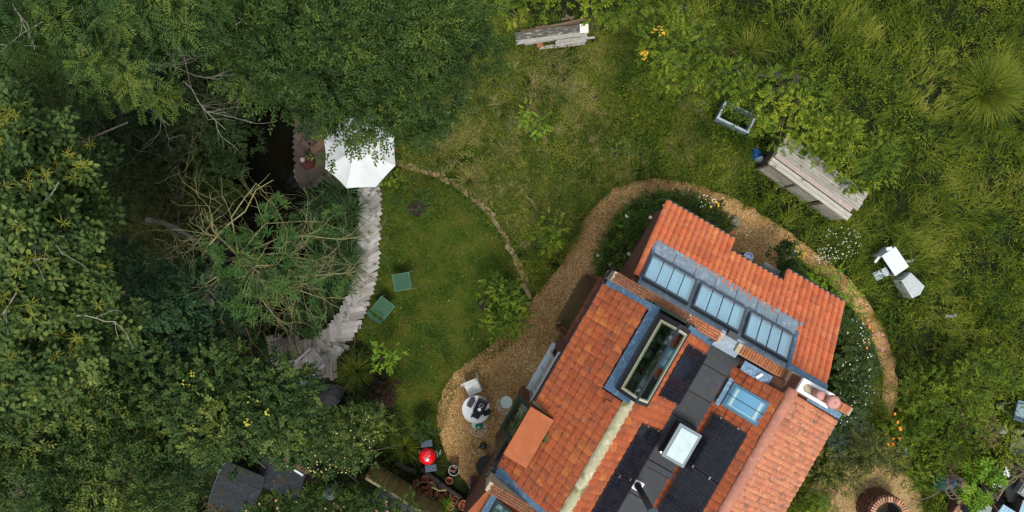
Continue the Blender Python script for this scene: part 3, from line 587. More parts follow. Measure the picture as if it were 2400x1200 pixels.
hp(MB().box((2.03, -3.62, 1.3), (.16, .86, 2.5)), 'brick_pier', m_wallb)
hp(MB().box((1.90, -3.6, 1.15), (.05, .9, 2.3)), 'open_door', m_black)
pv = hp(MB().box((1.93, -.2, .02), (.36, 1.35, .03)), 'stone_paving', pm('mossy_paving', (.13, .085, .03), (.09, .06, .025), 6, .9, bump=.4))
for k in range(4): MB().box((1.80 + .09 * k, -.2, .040), (.078, 1.33, .012)).build('paving_strip', pm('mossy_paving', (1, 1, 1)), pv)

# ------------------------------------------------------------------ annex: lean-to with pantiles and three rooflights
AX0, AX1, ACE, ACT = 2.30, 6.79, 2.72, .90
az = lambda c: 2.2 + .632 * (ACE - c)
annex = thing('lean_to_extension', 'lean-to on the cottage with bright orange pantiles and three glazed rooflights in grey lead', 'extension', HM @ Vector((2.5, 2.5, 0)), ANG)
def ap(mb, name, mat, **pr):
    o = mb.build(name, mat, annex, **pr); o.location = (-2.5, -2.5, 0); return o
ap(MB().box((3.2, 2.5, 1.03), (1.65, .14, 2.06)).box((6.0, 2.5, 1.03), (1.35, .14, 2.06)).box((4.67, 2.22, 1.1), (1.3, .12, 2.2)).box((2.45, 1.68, 1.15), (.14, 1.5, 2.3)).box((6.68, 1.68, 1.15), (.14, 1.5, 2.3)).box((6.68, .95, 1.5), (.14, .4, 3.0)).box((2.45, .95, 1.5), (.14, .4, 3.0)), 'brick_wall', m_wallb)
proof = ap(MB().slab([(AX0 + .02, ACE - .02, az(ACE) - .06), (4.02, ACE - .02, az(ACE) - .06), (4.02, 1.5, az(1.5) - .06), (AX0 + .02, 1.5, az(1.5) - .06)], .05)
           .slab([(4.02, 2.42, az(2.42) - .06), (5.32, 2.42, az(2.42) - .06), (5.32, 1.5, az(1.5) - .06), (4.02, 1.5, az(1.5) - .06)], .05)
           .slab([(5.32, ACE - .02, az(ACE) - .06), (AX1 - .02, ACE - .02, az(ACE) - .06), (AX1 - .02, 1.5, az(1.5) - .06), (5.32, 1.5, az(1.5) - .06)], .05)
           .slab([(AX0 + .02, 1.5, az(1.5) - .06), (AX1 - .02, 1.5, az(1.5) - .06), (AX1 - .02, .76, az(.76) - .06), (AX0 + .02, .76, az(.76) - .06)], .05), 'pantile_roof', m_deckroof)
ptm = tile_mesh('pantile', .139, .27, .038, .013, m_pan, rolls=1, seg=9, lift=.018)
sl = math.hypot(1, .632); UPc = Vector((0, -1, .632)).normalized(); Xc = Vector((1, 0, 0)); 
def pantile_field(a0, a1, c_low, c_high, lim):
    X = Vector((-1, 0, 0)); N = X.cross(UPc)
    if N.z < 0: X = -X; N = X.cross(UPc)
    nc = round((a1 - a0) / .1365); n = 0
    for q in range(nc):
        r = 0
        while True:
            c = c_low - r * .235 / sl
            if c < c_high + .03: break
            a = a0 + (q + .5) * (a1 - a0) / nc
            M = Matrix((X, UPc, N)).transposed().to_4x4(); M.translation = Vector((a, c, az(c))) + N * random.uniform(.0, .006)
            M = M @ Matrix.Rotation(random.uniform(-.015, .015), 4, 'Z')
            o = bpy.data.objects.new('pantile', ptm); COL.objects.link(o); o.parent = proof; o.matrix_basis = M; r += 1; n += 1
pantile_field(AX0, 2.44, ACE + .0, .98, 99); pantile_field(2.44, 4.02, ACE + .0, 1.70, 99); pantile_field(4.02, 5.32, 2.43, 1.70, 99); pantile_field(5.32, 5.87, ACE, 1.70, 99); pantile_field(5.87, AX1, ACE, .92, 99)
def asl(a0, a1, c0, c1, dz, t, mb=None): return (mb or MB()).slab([(a0, c0, az(c0) + dz), (a1, c0, az(c0) + dz), (a1, c1, az(c1) + dz), (a0, c1, az(c1) + dz)], t)
ld = MB(); asl(2.44, 5.90, .76, 1.785, .035, .04, ld)
m_lead2 = pm('annex_lead', (.23, .285, .33), (.155, .205, .25), 8, .6, metal=.1, c3=(.34, .38, .41), bump=.6, bscale=12, detail=10, dirt=((.36, .37, .37), 6, .62))
lead = ap(ld, 'lead_apron', m_lead2)
for k in range(7): asl(2.47 + k * .49, 2.47 + k * .49 + .47, 1.52, 1.80 + (k % 2) * .012, .055, .018).build('lead_sheet', m_lead2, lead)
asl(2.44, 2.50, .80, 1.6, .07, .03).build('lead_roll', m_leadb, lead); asl(5.86, 5.93, .80, 1.6, .07, .03).build('lead_roll', m_leadb, lead); asl(5.85, 6.80, .77, .93, .05, .03).build('lead_sheet', m_leadb, lead)
fg = MB()
for k in range(26): fg.slab([(2.5 + k * .136, 1.76, az(1.76) + .058), (2.57 + k * .136, 1.76, az(1.76) + .058), (2.56 + k * .136, 1.83 , az(1.83) + .06), (2.51 + k * .136, 1.83, az(1.83) + .06)], .01)
fg.build('lead_tongue', m_lead2, lead, kind='stuff')
for (a0, a1, lab) in ((2.465, 3.53, 1), (3.62, 4.695, 2), (4.79, 5.82, 3)):
    c0, c1, dz = .945, 1.49, .16
    f = MB(); asl(a0, a1, c0, c0 + .035, dz, .13, f); asl(a0, a1, c1 - .035, c1, dz, .13, f); asl(a0, a0 + .035, c0 + .035, c1 - .035, dz, .13, f); asl(a1 - .035, a1, c0 + .035, c1 - .035, dz, .13, f)
    sk = ap(f, 'rooflight', m_dgrey)
    asl(a0 + .03, a1 - .03, c0 + .03, c1 - .03, dz - .115, .01).build('blind', pm('pale_blind', (.60, .72, .74), (.66, .78, .80), 1.5, .7, c3=(.74, .82, .82)), sk)
    f = MB(); asl(a0 + .035, a1 - .035, c1 - .085, c1 - .035, dz - .10, .01, f); asl(a1 - .075, a1 - .035, c0 + .035, c1 - .085, dz - .10, .01, f); asl(a0 + .035, a0 + .06, c0 + .035, c1 - .085, dz - .10, .01, f); f.build('reveal', m_inside, sk)
    for i in range(4):
        p0 = a0 + .035 + i * (a1 - a0 - .07) / 4; p1 = p0 + (a1 - a0 - .07) / 4
        asl(p0 + .004, p1 - .004, c0 + .035, c1 - .035, dz - .012, .006).build('glass_pane', m_glassb, sk)
        if i: asl(p0 - .006, p0 + .006, c0 + .03, c1 - .02, dz + .006, .03).build('glazing_bar', m_black, sk)
gp = MB().box((5.13, 2.60, 1.9), (.42, .2, .03), rz=0.0); ap(gp, 'porch_slab', pm('grey_felt', (.12, .125, .115), (.09, .095, .09), 14, .9))
ap(MB().tube([(AX0, ACE + .05, az(ACE) - .07), (4.02, ACE + .05, az(ACE) - .07)], .035, n=7).tube([(4.05, 2.48, az(2.43) - .06), (5.3, 2.48, az(2.43) - .06)], .03, n=7).tube([(5.34, ACE + .05, az(ACE) - .07), (AX1, ACE + .05, az(ACE) - .07)], .035, n=7), 'gutter', m_black)

# small things on the west slope
_a, _c = hc(1424, 944, 4.2); hp(MB().box((_a, _c, roofz(_a) + .05), (.14, .11, .07), ry=-.5), 'vent_tile', m_tile, west)
_a, _c = hc(1279, 1028, 3.75); _m = MB()
for _i in range(26): _m.box((_a + random.gauss(0, .035), _c + random.gauss(0, .05), roofz(_a) + .05 + random.uniform(0, .02)), (.03, .03, .02), rz=random.uniform(0, 3))
hp(_m, 'moss', pm('green_moss', (.035, .045, .008), (.07, .08, .015), 20, .95), west, kind='stuff')
for (_x, _y, _z) in ((1357, 1078, 4.2), (1317, 1013, 3.9), (1387, 970, 4.2), (1339, 1091, 3.95), (1420, 800, 4.0), (1180, 1078, 3.5)):
    _a, _c = hc(_x, _y, _z); hp(MB().lathe([(.017, 0), (.012, .012), (0, .014)], 7, c=(_a, _c, roofz(_a) + .045)), 'lichen_spot', m_soil, west)
# ------------------------------------------------------------------ foliage builders
def norm(a): return a / (np.linalg.norm(a, axis=-1, keepdims=True) + 1e-9)
def leaf_quads(P, D, N, ln, wd, fold=0.25, droop=0.15, two=True):
    """leaves at P pointing along D with upper side N; two quads folded at the midrib (or one quad)"""
    S_ = norm(np.cross(D, N)); N = norm(np.cross(S_, D)); ln = ln[:, None]; wd = wd[:, None]
    if two:
        b = P; t = P + D * ln - N * ln * droop; m1 = P + D * ln * .33; m2 = P + D * ln * .72 - N * ln * droop * .5
        r1 = m1 + S_ * wd * .5 + N * wd * fold; r2 = m2 + S_ * wd * .36 + N * wd * fold * .7; l1 = m1 - S_ * wd * .5 + N * wd * fold; l2 = m2 - S_ * wd * .36 + N * wd * fold * .7
        V = np.stack([b, r1, r2, t, l2, l1], 1).reshape(-1, 3); i = np.arange(len(P))[:, None] * 6
        F = np.stack([i + np.array([0, 1, 2, 3]), i + np.array([0, 3, 4, 5])], 1).reshape(-1, 4); return V, F, 2
    b = P; t = P + D * ln - N * ln * droop; m = P + D * ln * .5; r = m + S_ * wd * .5 + N * wd * fold; l = m - S_ * wd * .5 + N * wd * fold
    V = np.stack([b, r, t, l], 1).reshape(-1, 3); i = np.arange(len(P))[:, None] * 4
    return V, (i + np.array([0, 1, 2, 3])), 1
def sphere_dirs(n, zmin=-0.3):
    z = rng.uniform(zmin, 1, n); a = rng.uniform(0, 2 * np.pi, n); r = np.sqrt(1 - z * z); return np.stack([r * np.cos(a), r * np.sin(a), z], 1)
STY = dict(
    ash=dict(style='pinnate', k=5, pairs=7, ll=.085, lw=.025, sl=.34),
    alder=dict(style='alt', k=9, ll=.080, lw=.036, sl=.28),
    poplar=dict(style='rosette', k=7, ll=.092, lw=.072, sl=.12, up=.5),
    round=dict(style='alt', k=8, ll=.070, lw=.048, sl=.20),
    willow=dict(style='rosette', k=14, ll=.13, lw=.022, sl=.02, up=.35),
    small=dict(style='alt', k=8, ll=.055, lw=.030, sl=.17),
    tiny=dict(style='alt', k=10, ll=.026, lw=.016, sl=.11),
    bigl=dict(style='rosette', k=8, ll=.14, lw=.05, sl=.03, up=.3),
    star=dict(style='rosette', k=8, ll=.13, lw=.010, sl=.01, up=.5),
    fine=dict(style='alt', k=14, ll=.035, lw=.007, sl=.15))
def foliage(blobs, sty, dens, clump=0.34, clump_var=.4, lumps=None, two=True, zmin=-.25, scale=1.0, inner=.35):
    """blobs: (px, py, z, rx px, ry px, rz m). returns V, F, rnd"""
    st = STY[sty]; PP, DD, NN, LL, WW, RR = [], [], [], [], [], []
    for (px, py, z, rx, ry, rz) in blobs:
        c = np.array(W(px, py, z)); k = (HC - z) / HC / S; R = np.array([rx * k, ry * k, rz]); area = math.pi * rx * ry
        per = st['k'] * (st.get('pairs', 1) * 2 if st['style'] == 'pinnate' else 1)
        ns = max(3, int(area * dens / per)); nc = max(3, int(R[0] * R[1] * 3.2 / (clump * clump) * 1.1))
        cd_ = sphere_dirs(nc, zmin); rad = rng.uniform(inner, 1.12, nc) ** .6 * np.where(rng.random(nc) < .16, rng.uniform(1.0, 1.28, nc), 1.0); cc = c + cd_ * R * rad[:, None] * (1 - .25 * clump / max(R[0], clump))
        cr = clump * rng.uniform(1 - clump_var, 1 + clump_var, nc); crn = rng.random(nc)
        ci = rng.integers(0, nc, ns); sd_ = norm(sphere_dirs(ns, -.35) + .35 * cd_[ci])
        P = cc[ci] + sd_ * (cr[ci] * rng.uniform(.55, 1.0, ns))[:, None] * np.array([1, 1, .75])
        D = norm(sd_ * [1, 1, .5] + rng.normal(0, .35, (ns, 3)) + [0, 0, -.05]); N = norm(np.tile([0, 0, 1.0], (ns, 1)) + sd_ * .5 + rng.normal(0, .3, (ns, 3)))
        Sv = norm(np.cross(D, N)); N = norm(np.cross(Sv, D)); srn = np.clip(.62 * crn[ci] + .38 * rng.random(ns), 0, 1)
        K = st['k']
        if st['style'] == 'alt':
            t = np.tile(np.linspace(.1, 1, K), ns); side = np.tile(np.where(np.arange(K) % 2, 1.0, -1.0), ns); r = lambda a: np.repeat(a, K, 0)
            an = rng.uniform(.5, 1.1, ns * K); an[K - 1::K] = 0.1
            d = norm(r(D) * np.cos(an)[:, None] + r(Sv) * (np.sin(an) * side)[:, None] + rng.normal(0, .22, (ns * K, 3)))
            p = r(P) + r(D) * (t * st['sl'] * scale)[:, None]; n = norm(r(N) + rng.normal(0, .35, (ns * K, 3))); rr = r(srn)
        elif st['style'] == 'rosette':
            an = np.tile(np.arange(K) * 2.399, ns) + np.repeat(rng.uniform(0, 6, ns), K); r = lambda a: np.repeat(a, K, 0); A = norm(r(N) + r(D) * .25)
            X = r(D); Y = r(Sv); up = st.get('up', .2) * rng.uniform(-.4, 1.3, ns * K)
            d = norm(X * np.cos(an)[:, None] + Y * np.sin(an)[:, None] + r(N) * up[:, None] + rng.normal(0, .12, (ns * K, 3)))
            p = r(P) + d * (st['sl'] * scale * rng.uniform(.1, 1.0, ns * K))[:, None]; n = norm(r(N) + rng.normal(0, .25, (ns * K, 3))); rr = r(srn)
        else:
            Q = st['pairs']; an = np.tile(np.arange(K) * 2 * math.pi / K, ns) + np.repeat(rng.uniform(0, 6, ns), K); r = lambda a: np.repeat(a, K, 0)
            d0 = norm(r(D) * np.cos(an)[:, None] + r(Sv) * np.sin(an)[:, None] + r(N) * rng.uniform(-.25, .4, ns * K)[:, None]); n0 = norm(r(N) + rng.normal(0, .15, (ns * K, 3))); s0 = norm(np.cross(d0, n0)); m = ns * K
            t = np.tile(np.repeat(np.linspace(.25, 1, Q), 2), m); side = np.tile([1.0, -1.0], m * Q); r2 = lambda a: np.repeat(a, Q * 2, 0)
            d = norm(r2(d0) * .55 + r2(s0) * side[:, None] + rng.normal(0, .08, (m * Q * 2, 3))); p = r2(r(P)) + r2(d0) * (t * st['sl'] * scale)[:, None] - np.array([0, 0, 1]) * (t ** 2 * .06)[:, None]; n = r2(n0); rr = r2(r(srn))
        m = len(p); PP.append(p); DD.append(d); NN.append(n); LL.append(st['ll'] * scale * rng.uniform(.7, 1.25, m)); WW.append(st['lw'] * scale * rng.uniform(.75, 1.2, m)); RR.append(np.clip(rr * .75 + rng.random(m) * .25, 0, 1))
    P, D, N, l, w, rr = (np.concatenate(a) for a in (PP, DD, NN, LL, WW, RR))
    V, F, k = leaf_quads(P, D, N, l, w, two=two); return V, F, np.repeat(rr, k)
def limb(pts, r0, r1, n=6): return (pts, r0, r1, n)
def branchy(mb, p, d, ln, r, depth, spread=.6, bend=.25, rn=None, segs=5, kids=3, flat=.4):
    rn = rn or random; pts = [Vector(p)]; d = Vector(d).normalized()
    for i in range(segs):
        d = (d + Vector((rn.gauss(0, bend), rn.gauss(0, bend), rn.gauss(0, bend * flat)))).normalized(); pts.append(pts[-1] + d * ln / segs)
    mb.tube(pts, r, r * .45, n=5 if r > .01 else 4)
    if depth > 0:
        for k in range(kids):
            i = rn.randint(1, segs); q = (d + Vector((rn.gauss(0, spread), rn.gauss(0, spread), rn.gauss(0, spread * flat)))).normalized()
            branchy(mb, pts[i], q, ln * rn.uniform(.4, .75), r * rn.uniform(.4, .6), depth - 1, spread, bend, rn, segs, kids, flat)
m_bark = pm('bark', (.10, .08, .055), (.06, .05, .035), 14, .9, bump=.6, stretch=(1, 1, .3))
m_pale = pm('pale_bark', (.30, .29, .24), (.20, .19, .14), 12, .9, c3=(.36, .35, .30))
m_lich = pm('lichen_bark', (.20, .21, .165), (.23, .21, .06), 5, .9, c3=(.29, .295, .25))
def plant(name, label, cat, base, blobs, sty, cols, dens=.12, clump=.34, trunk=None, group=None, limbs=0, matname=None, flowers=None, two=True, zmin=-.25, scale=1.0, part='crown', inner=.35, patch=.5, twigs=None, trans=.16, rough=.5):
    bx, by = base; loc = W(bx, by, 0); t = thing(name, label, cat, loc, 0, group)
    V, F, rr = foliage(blobs, sty, dens, clump, two=two, zmin=zmin, scale=scale, inner=inner)
    mt = leafm(matname or ('leaves_' + name + str(len(MATS))), cols, patch=patch, trans=trans, rough=rough)
    rawobj(part, rawmesh(part, V, F, 4, mt, rr), t)
    if trunk:
        r, h = trunk; mb = MB(); tops = [W(b[0], b[1], max(.2, b[2] - .35)) for b in blobs if b[3] > 50 or b[2] < 2]
        top = Vector((loc.x + random.uniform(-.1, .1), loc.y + random.uniform(-.1, .1), h)); mid = (Vector(loc) + top) / 2 + Vector((random.uniform(-.06, .06), random.uniform(-.06, .06), 0))
        mb.tube([Vector((loc.x, loc.y, -.1)), mid, top], r, r * .7, n=9)
        o = mb.build('trunk', m_bark, t, smooth=True); o.location = -Vector(loc)
        lb = MB()
        for q in tops:
            m = (top + q) / 2 + Vector((random.uniform(-.15, .15), random.uniform(-.15, .15), .1)); lb.tube([top - Vector((0, 0, .05)), m, q], r * .5, r * .15, n=6)
            for _ in range(limbs): e = q + Vector((random.gauss(0, .5), random.gauss(0, .5), random.uniform(-.1, .3))); lb.tube([m, (m + e) / 2 + Vector((0, 0, .1)), e], r * .25, r * .06, n=5)
        o = lb.build('limbs', m_bark, t, smooth=True, kind='stuff'); o.location = -Vector(loc)
    if flowers:
        for (fname, col, n, size, bl, center) in flowers: blossom(t, fname, col, n, size, bl or blobs, center)
    return t
def blossom(t, name, col, n, size, blobs, center=None):
    """small open flowers over the top of a plant"""
    V, F = [], []; idx = rng.integers(0, len(blobs), n)
    for i in idx:
        (px, py, z, rx, ry, rz) = blobs[i]; k = (HC - z) / HC / S; a = random.uniform(0, 6.28); r = math.sqrt(random.random()) * .95
        c = W(px, py, z) + Vector((rx * k * r * math.cos(a), ry * k * r * math.sin(a), rz * math.sqrt(max(0.02, 1 - r * r)) + .05))
        s = size * random.uniform(.7, 1.3); tx, ty = random.uniform(-.5, .5), random.uniform(-.5, .5); o = len(V); V.append((c.x, c.y, c.z))
        for q in range(10):
            an = q * math.pi / 5; rr = s * (1 if q % 2 == 0 else .6); V.append((c.x + rr * math.cos(an), c.y + rr * math.sin(an), c.z + .25 * s + rr * (tx * math.cos(an) + ty * math.sin(an))))
        F += [(o, o + 1 + q, o + 1 + (q + 1) % 10) for q in range(10)]
    me = bpy.data.meshes.new(name); me.from_pydata(V, [], F); me.materials.append(pm('petals_%d_%d_%d' % tuple(int(x * 100) for x in col), col, tuple(x * .85 for x in col), 20, .6, rand=None)); o = bpy.data.objects.new(name, me); COL.objects.link(o); o.parent = t; o.location = -t.location; o['kind'] = 'stuff'
def blades(P, h, w, lean, az, curve=.6, seg=3):
    """grass blades: base P, length h, width w, lean 0..1 from upright, azimuth az"""
    n = len(P); d = np.stack([np.cos(az), np.sin(az), np.zeros(n)], 1); s = np.stack([-np.sin(az), np.cos(az), np.zeros(n)], 1)
    V = []; pos = P.copy(); th = lean * .5
    for i in range(seg + 1):
        ww = w * (1 - i / seg) ** .7 if i < seg else w * 0.02
        V += [pos - s * (ww / 2)[:, None], pos + s * (ww / 2)[:, None]]
        th = np.minimum(lean * .5 + (i + 1) / seg * (lean * .9) * curve * 1.6, 1.75); step = (h / seg)[:, None]
        pos = pos + (d * np.sin(th)[:, None] + np.array([0, 0, 1.0]) * np.cos(th)[:, None]) * step
    V = np.stack(V, 1).reshape(-1, 3); i = np.arange(n)[:, None] * (2 * seg + 2)
    F = np.concatenate([i + np.array([2 * k, 2 * k + 1, 2 * k + 3, 2 * k + 2]) for k in range(seg)], 1).reshape(-1, 4); return V, F
def tussock(name, label, cat, px, py, z0, n, h, w, cols, lean=(.3, 1.5), spread=.12, group=None, seg=4, az=None, matname=None):
    loc = W(px, py, 0); t = thing(name, label, cat, loc, 0, group); a = rng.uniform(0, 2 * np.pi, n) if az is None else rng.normal(az[0], az[1], n); r = spread * np.sqrt(rng.random(n))
    P = np.stack([loc.x + r * np.cos(a), loc.y + r * np.sin(a), np.full(n, z0)], 1); V, F = blades(P, h * rng.uniform(.6, 1.15, n), w * rng.uniform(.7, 1.2, n), rng.uniform(*lean, n), a + rng.normal(0, .25, n), seg=seg)
    rawobj('leaf_blades', rawmesh('leaf_blades', V, F, 4, leafm(matname or 'blades_' + name + str(len(MATS)), cols, patch=.3), np.repeat(rng.random(n), seg)), t, kind='stuff')
    q = MB().lathe([(spread * .8, -.05), (spread * .6, .06), (spread * .2, .12), (0, .12)], 8); q.build('crown_base', m_soil, t); return t
# ------------------------------------------------------------------ trees and shrubs
C_ash = [(.013, .032, .010), (.030, .066, .015), (.056, .100, .020), (.13, .16, .025)]
C_pop = [(.016, .034, .011), (.040, .074, .019), (.074, .120, .028), (.21, .24, .05)]
C_ald = [(.010, .024, .007), (.025, .053, .011), (.048, .086, .016), (.12, .155, .024)]
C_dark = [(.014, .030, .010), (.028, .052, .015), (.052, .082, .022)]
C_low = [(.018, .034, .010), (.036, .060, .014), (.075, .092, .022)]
C_mid = [(.011, .027, .009), (.029, .059, .014), (.058, .096, .020), (.16, .19, .034)]
C_yel = [(.03, .07, .014), (.07, .125, .02), (.14, .19, .022), (.34, .33, .03)]
C_lime = [(.05, .12, .012), (.09, .19, .015), (.16, .26, .02), (.26, .33, .03)]
C_hed = [(.022, .048, .006), (.060, .105, .009), (.115, .165, .012), (.24, .27, .02)]
plant('ash_tree', 'tall ash tree with feathery divided leaves filling the top left corner', 'tree', (190, 60), [(110, 60, 5.4, 175, 90, .9), (330, 70, 5.6, 130, 95, .9), (470, 35, 5.2, 90, 50, .6), (60, 150, 5.0, 120, 90, .8), (330, 195, 4.6, 75, 50, .5), (200, 150, 5.0, 110, 60, .6), (260, -30, 5.2, 200, 70, .8), (20, -10, 5, 150, 80, .9)], 'ash', C_ash, dens=.13, clump=.42, trunk=(.16, 3.6), limbs=3)
plant('poplar_tree', 'yellow green poplar with large round leaves at the left edge', 'tree', (60, 560), [(60, 300, 6.2, 120, 80, .8), (150, 420, 5.8, 120, 90, .8), (40, 440, 6.6, 110, 90, .8), (100, 570, 6.4, 150, 100, .9), (210, 500, 5.4, 80, 70, .6), (50, 700, 6.3, 130, 100, .9), (180, 690, 5.8, 120, 90, .7), (270, 760, 5.2, 90, 70, .6), (90, 850, 6.0, 150, 95, .8), (60, 250, 5.5, 70, 40, .5), (-40, 560, 6.4, 90, 200, .8), (250, 620, 4.8, 50, 40, .5), (240, 380, 4.8, 40, 40, .5)], 'poplar', C_pop, dens=.068, clump=.22, trunk=(.2, 4.4), limbs=4, patch=.4, zmin=0.0, inner=.02)
pop_ = [o for o in COL.objects if o.name == 'poplar_tree'][0]
V, F, rr = foliage([(60, 300, 6.35, 110, 70, .8), (150, 420, 5.95, 110, 80, .8), (40, 440, 6.75, 100, 80, .8), (100, 570, 6.55, 140, 90, .9), (50, 700, 6.45, 120, 90, .9), (180, 690, 5.95, 110, 80, .7), (90, 850, 6.15, 140, 85, .8)], 'star', .0045, clump=.22, zmin=.3, inner=.6)
rawobj('pale_shoots', rawmesh('pale_shoots', V, F, 4, leafm('pale_shoot', [(.22, .24, .03), (.38, .36, .05)], patch=.2), rr), pop_, kind='stuff')
plant('alder_tree', 'dense dark green tree whose twigs hang over the white parasol', 'tree', (850, 120), [(680, 60, 4.6, 110, 90, .9), (800, 140, 5.0, 150, 110, .9), (950, 80, 4.8, 140, 100, .8), (860, 240, 4.0, 120, 75, .6), (710, 215, 4.0, 85, 60, .6), (980, 210, 4.0, 110, 90, .7), (1080, 120, 3.8, 90, 100, .8), (765, 262, 3.7, 48, 24, .3), (900, 288, 3.6, 46, 28, .3), (985, 305, 3.0, 40, 40, .4), (902, 332, 3.3, 20, 18, .1), (620, 130, 4.0, 70, 90, .6), (640, 20, 4.8, 80, 70, .6), (850, 0, 4.9, 150, 70, .7), (1060, 20, 4.4, 90, 60, .6), (785, 340, 3.45, 10, 30, .08)], 'alder', C_ald, dens=.105, clump=.34, trunk=(.16, 3.2), limbs=0)
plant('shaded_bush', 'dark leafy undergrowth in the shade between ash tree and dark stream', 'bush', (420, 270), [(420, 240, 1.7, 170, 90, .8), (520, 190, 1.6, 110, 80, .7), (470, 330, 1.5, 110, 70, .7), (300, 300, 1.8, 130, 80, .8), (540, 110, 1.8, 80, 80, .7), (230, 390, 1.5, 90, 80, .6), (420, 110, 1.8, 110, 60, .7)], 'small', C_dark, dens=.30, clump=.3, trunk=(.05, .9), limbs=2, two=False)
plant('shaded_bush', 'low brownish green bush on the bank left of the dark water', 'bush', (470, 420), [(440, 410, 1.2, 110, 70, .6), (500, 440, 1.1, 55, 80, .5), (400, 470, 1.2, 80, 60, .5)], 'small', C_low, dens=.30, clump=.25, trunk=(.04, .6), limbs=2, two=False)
plant('twiggy_shrub', 'dry twiggy shrub crusted with yellow lichen left of the lichened tree', 'shrub', (400, 580), [(390, 560, 1.7, 105, 75, .6), (370, 640, 1.6, 80, 50, .5), (430, 500, 1.5, 80, 50, .5)], 'tiny', [(.03, .035, .012), (.07, .075, .018), (.14, .13, .02)], dens=.20, clump=.3, two=False)
plant('hazel_tree', 'dark round leaved tree in the lower left between poplar and stream', 'tree', (430, 740), [(370, 700, 3.4, 110, 80, .8), (470, 740, 3.2, 80, 90, .8), (400, 820, 3.2, 120, 80, .8), (300, 650, 3.4, 80, 60, .6), (520, 690, 2.6, 50, 60, .5), (300, 850, 3.2, 80, 60, .6)], 'round', [(.012, .035, .016), (.022, .058, .024), (.04, .085, .03), (.07, .12, .038)], dens=.09, clump=.32, trunk=(.1, 2.2), limbs=3)
plant('elder_tree', 'broad green tree with scattered yellow leaves above the dark shed roofs', 'tree', (560, 960), [(420, 910, 3.8, 120, 80, .8), (540, 890, 3.9, 110, 70, .7), (640, 930, 3.8, 95, 80, .7), (560, 985, 4.0, 140, 60, .7), (690, 1010, 3.4, 60, 60, .5), (390, 1020, 3.8, 90, 75, .7), (650, 1015, 3.5, 55, 34, .4), (560, 1030, 3.5, 60, 28, .4), (632, 1080, 3.0, 14, 18, .2), (330, 960, 3.6, 90, 70, .7), (665, 885, 3.4, 55, 35, .4)], 'round', C_mid, dens=.11, clump=.32, trunk=(.13, 2.6), limbs=3, flowers=[('yellow_leaves', (.42, .40, .03), 60, .022, [(600, 935, 4.25, 26, 18, .3), (470, 870, 4.2, 14, 10, .3), (520, 1010, 4.4, 16, 12, .3), (588, 985, 4.6, 10, 8, .2), (500, 1040, 4.3, 8, 6, .2), (450, 890, 4.2, 10, 10, .3), (640, 960, 4.3, 10, 8, .3), (690, 1030, 3.6, 10, 10, .3)], None)])
plant('spindle_tree', 'mid green tree filling the bottom left corner', 'tree', (160, 1080), [(120, 1000, 4.4, 150, 100, .9), (300, 1100, 4.0, 120, 90, .8), (100, 1140, 4.4, 160, 100, .9), (385, 1110, 3.2, 58, 58, .6), (240, 1200, 4.2, 160, 70, .8), (230, 940, 4.2, 90, 60, .6), (385, 1190, 3.0, 50, 45, .5), (0, 1050, 4.5, 110, 160, .9)], 'alder', C_mid, dens=.10, clump=.34, trunk=(.12, 2.8), limbs=3)
plant('yellow_flowered_shrub', 'green shrub dotted with pale yellow blooms beside the light wooden fence', 'shrub', (820, 1040), [(785, 1040, 1.9, 80, 55, .6), (845, 1000, 1.8, 50, 45, .5), (755, 995, 1.8, 45, 38, .4), (850, 1050, 1.6, 32, 30, .4), (755, 1080, 1.8, 38, 24, .4), (805, 1085, 1.6, 40, 20, .3)], 'small', C_mid, dens=.13, clump=.26, trunk=(.06, 1.1), limbs=2, flowers=[('pale_flowers', (.50, .47, .14), 150, .016, None, None)])
plant('pink_rose_bush', 'rose bush with small salmon pink blooms at the bottom edge below the sheds', 'rose bush', (700, 1190), [(640, 1180, 1.5, 80, 35, .4), (730, 1185, 1.5, 90, 35, .4), (840, 1190, 1.4, 80, 30, .4), (930, 1190, 1.3, 60, 28, .4), (760, 1240, 1.5, 220, 45, .4)], 'small', C_ald, dens=.22, clump=.22, trunk=(.04, .8), limbs=2, flowers=[('pink_blooms', (.50, .26, .18), 46, .030, None, None)])
# hedge trees and climbers of the upper right
plant('hedge_tree', 'bright green hedge tree at the top edge above the stacked timber', 'tree', (1250, -20), [(1180, 5, 2.4, 90, 40, .5), (1290, -5, 2.4, 90, 32, .5), (1400, 5, 2.3, 70, 32, .5), (1110, 35, 2.4, 45, 40, .5), (1240, -60, 2.6, 220, 55, .6), (1455, 35, 1.8, 45, 40, .4)], 'round', C_hed, dens=.10, clump=.28, trunk=(.08, 1.5), limbs=2, scale=.85)
plant('turning_maple', 'small green maple with a few orange yellow leaves at its left side', 'tree', (1600, 130), [(1560, 90, 2.2, 52, 48, .5), (1600, 140, 2.3, 65, 45, .5), (1530, 140, 1.9, 32, 40, .35), (1640, 100, 2.0, 48, 48, .4), (1545, 200, 1.5, 34, 30, .3)], 'round', C_hed, dens=.10, clump=.27, trunk=(.08, 1.6), limbs=2, scale=.85, flowers=[('orange_leaves', (.62, .34, .02), 40, .02, [(1541, 80, 2.8, 15, 14, .2), (1507, 136, 2.4, 12, 14, .2)], None)])
plant('hedge_tree', 'bright yellow green tree between the metal trough and the right hand meadow', 'tree', (1800, 230), [(1700, 195, 2.2, 62, 38, .4), (1790, 225, 2.4, 75, 52, .5), (1870, 255, 2.2, 66, 58, .5), (1770, 275, 1.8, 40, 26, .3), (1850, 305, 1.8, 55, 30, .3), (1650, 175, 1.8, 42, 32, .35)], 'round', C_hed, dens=.10, clump=.28, trunk=(.1, 1.7), limbs=3, scale=.85)
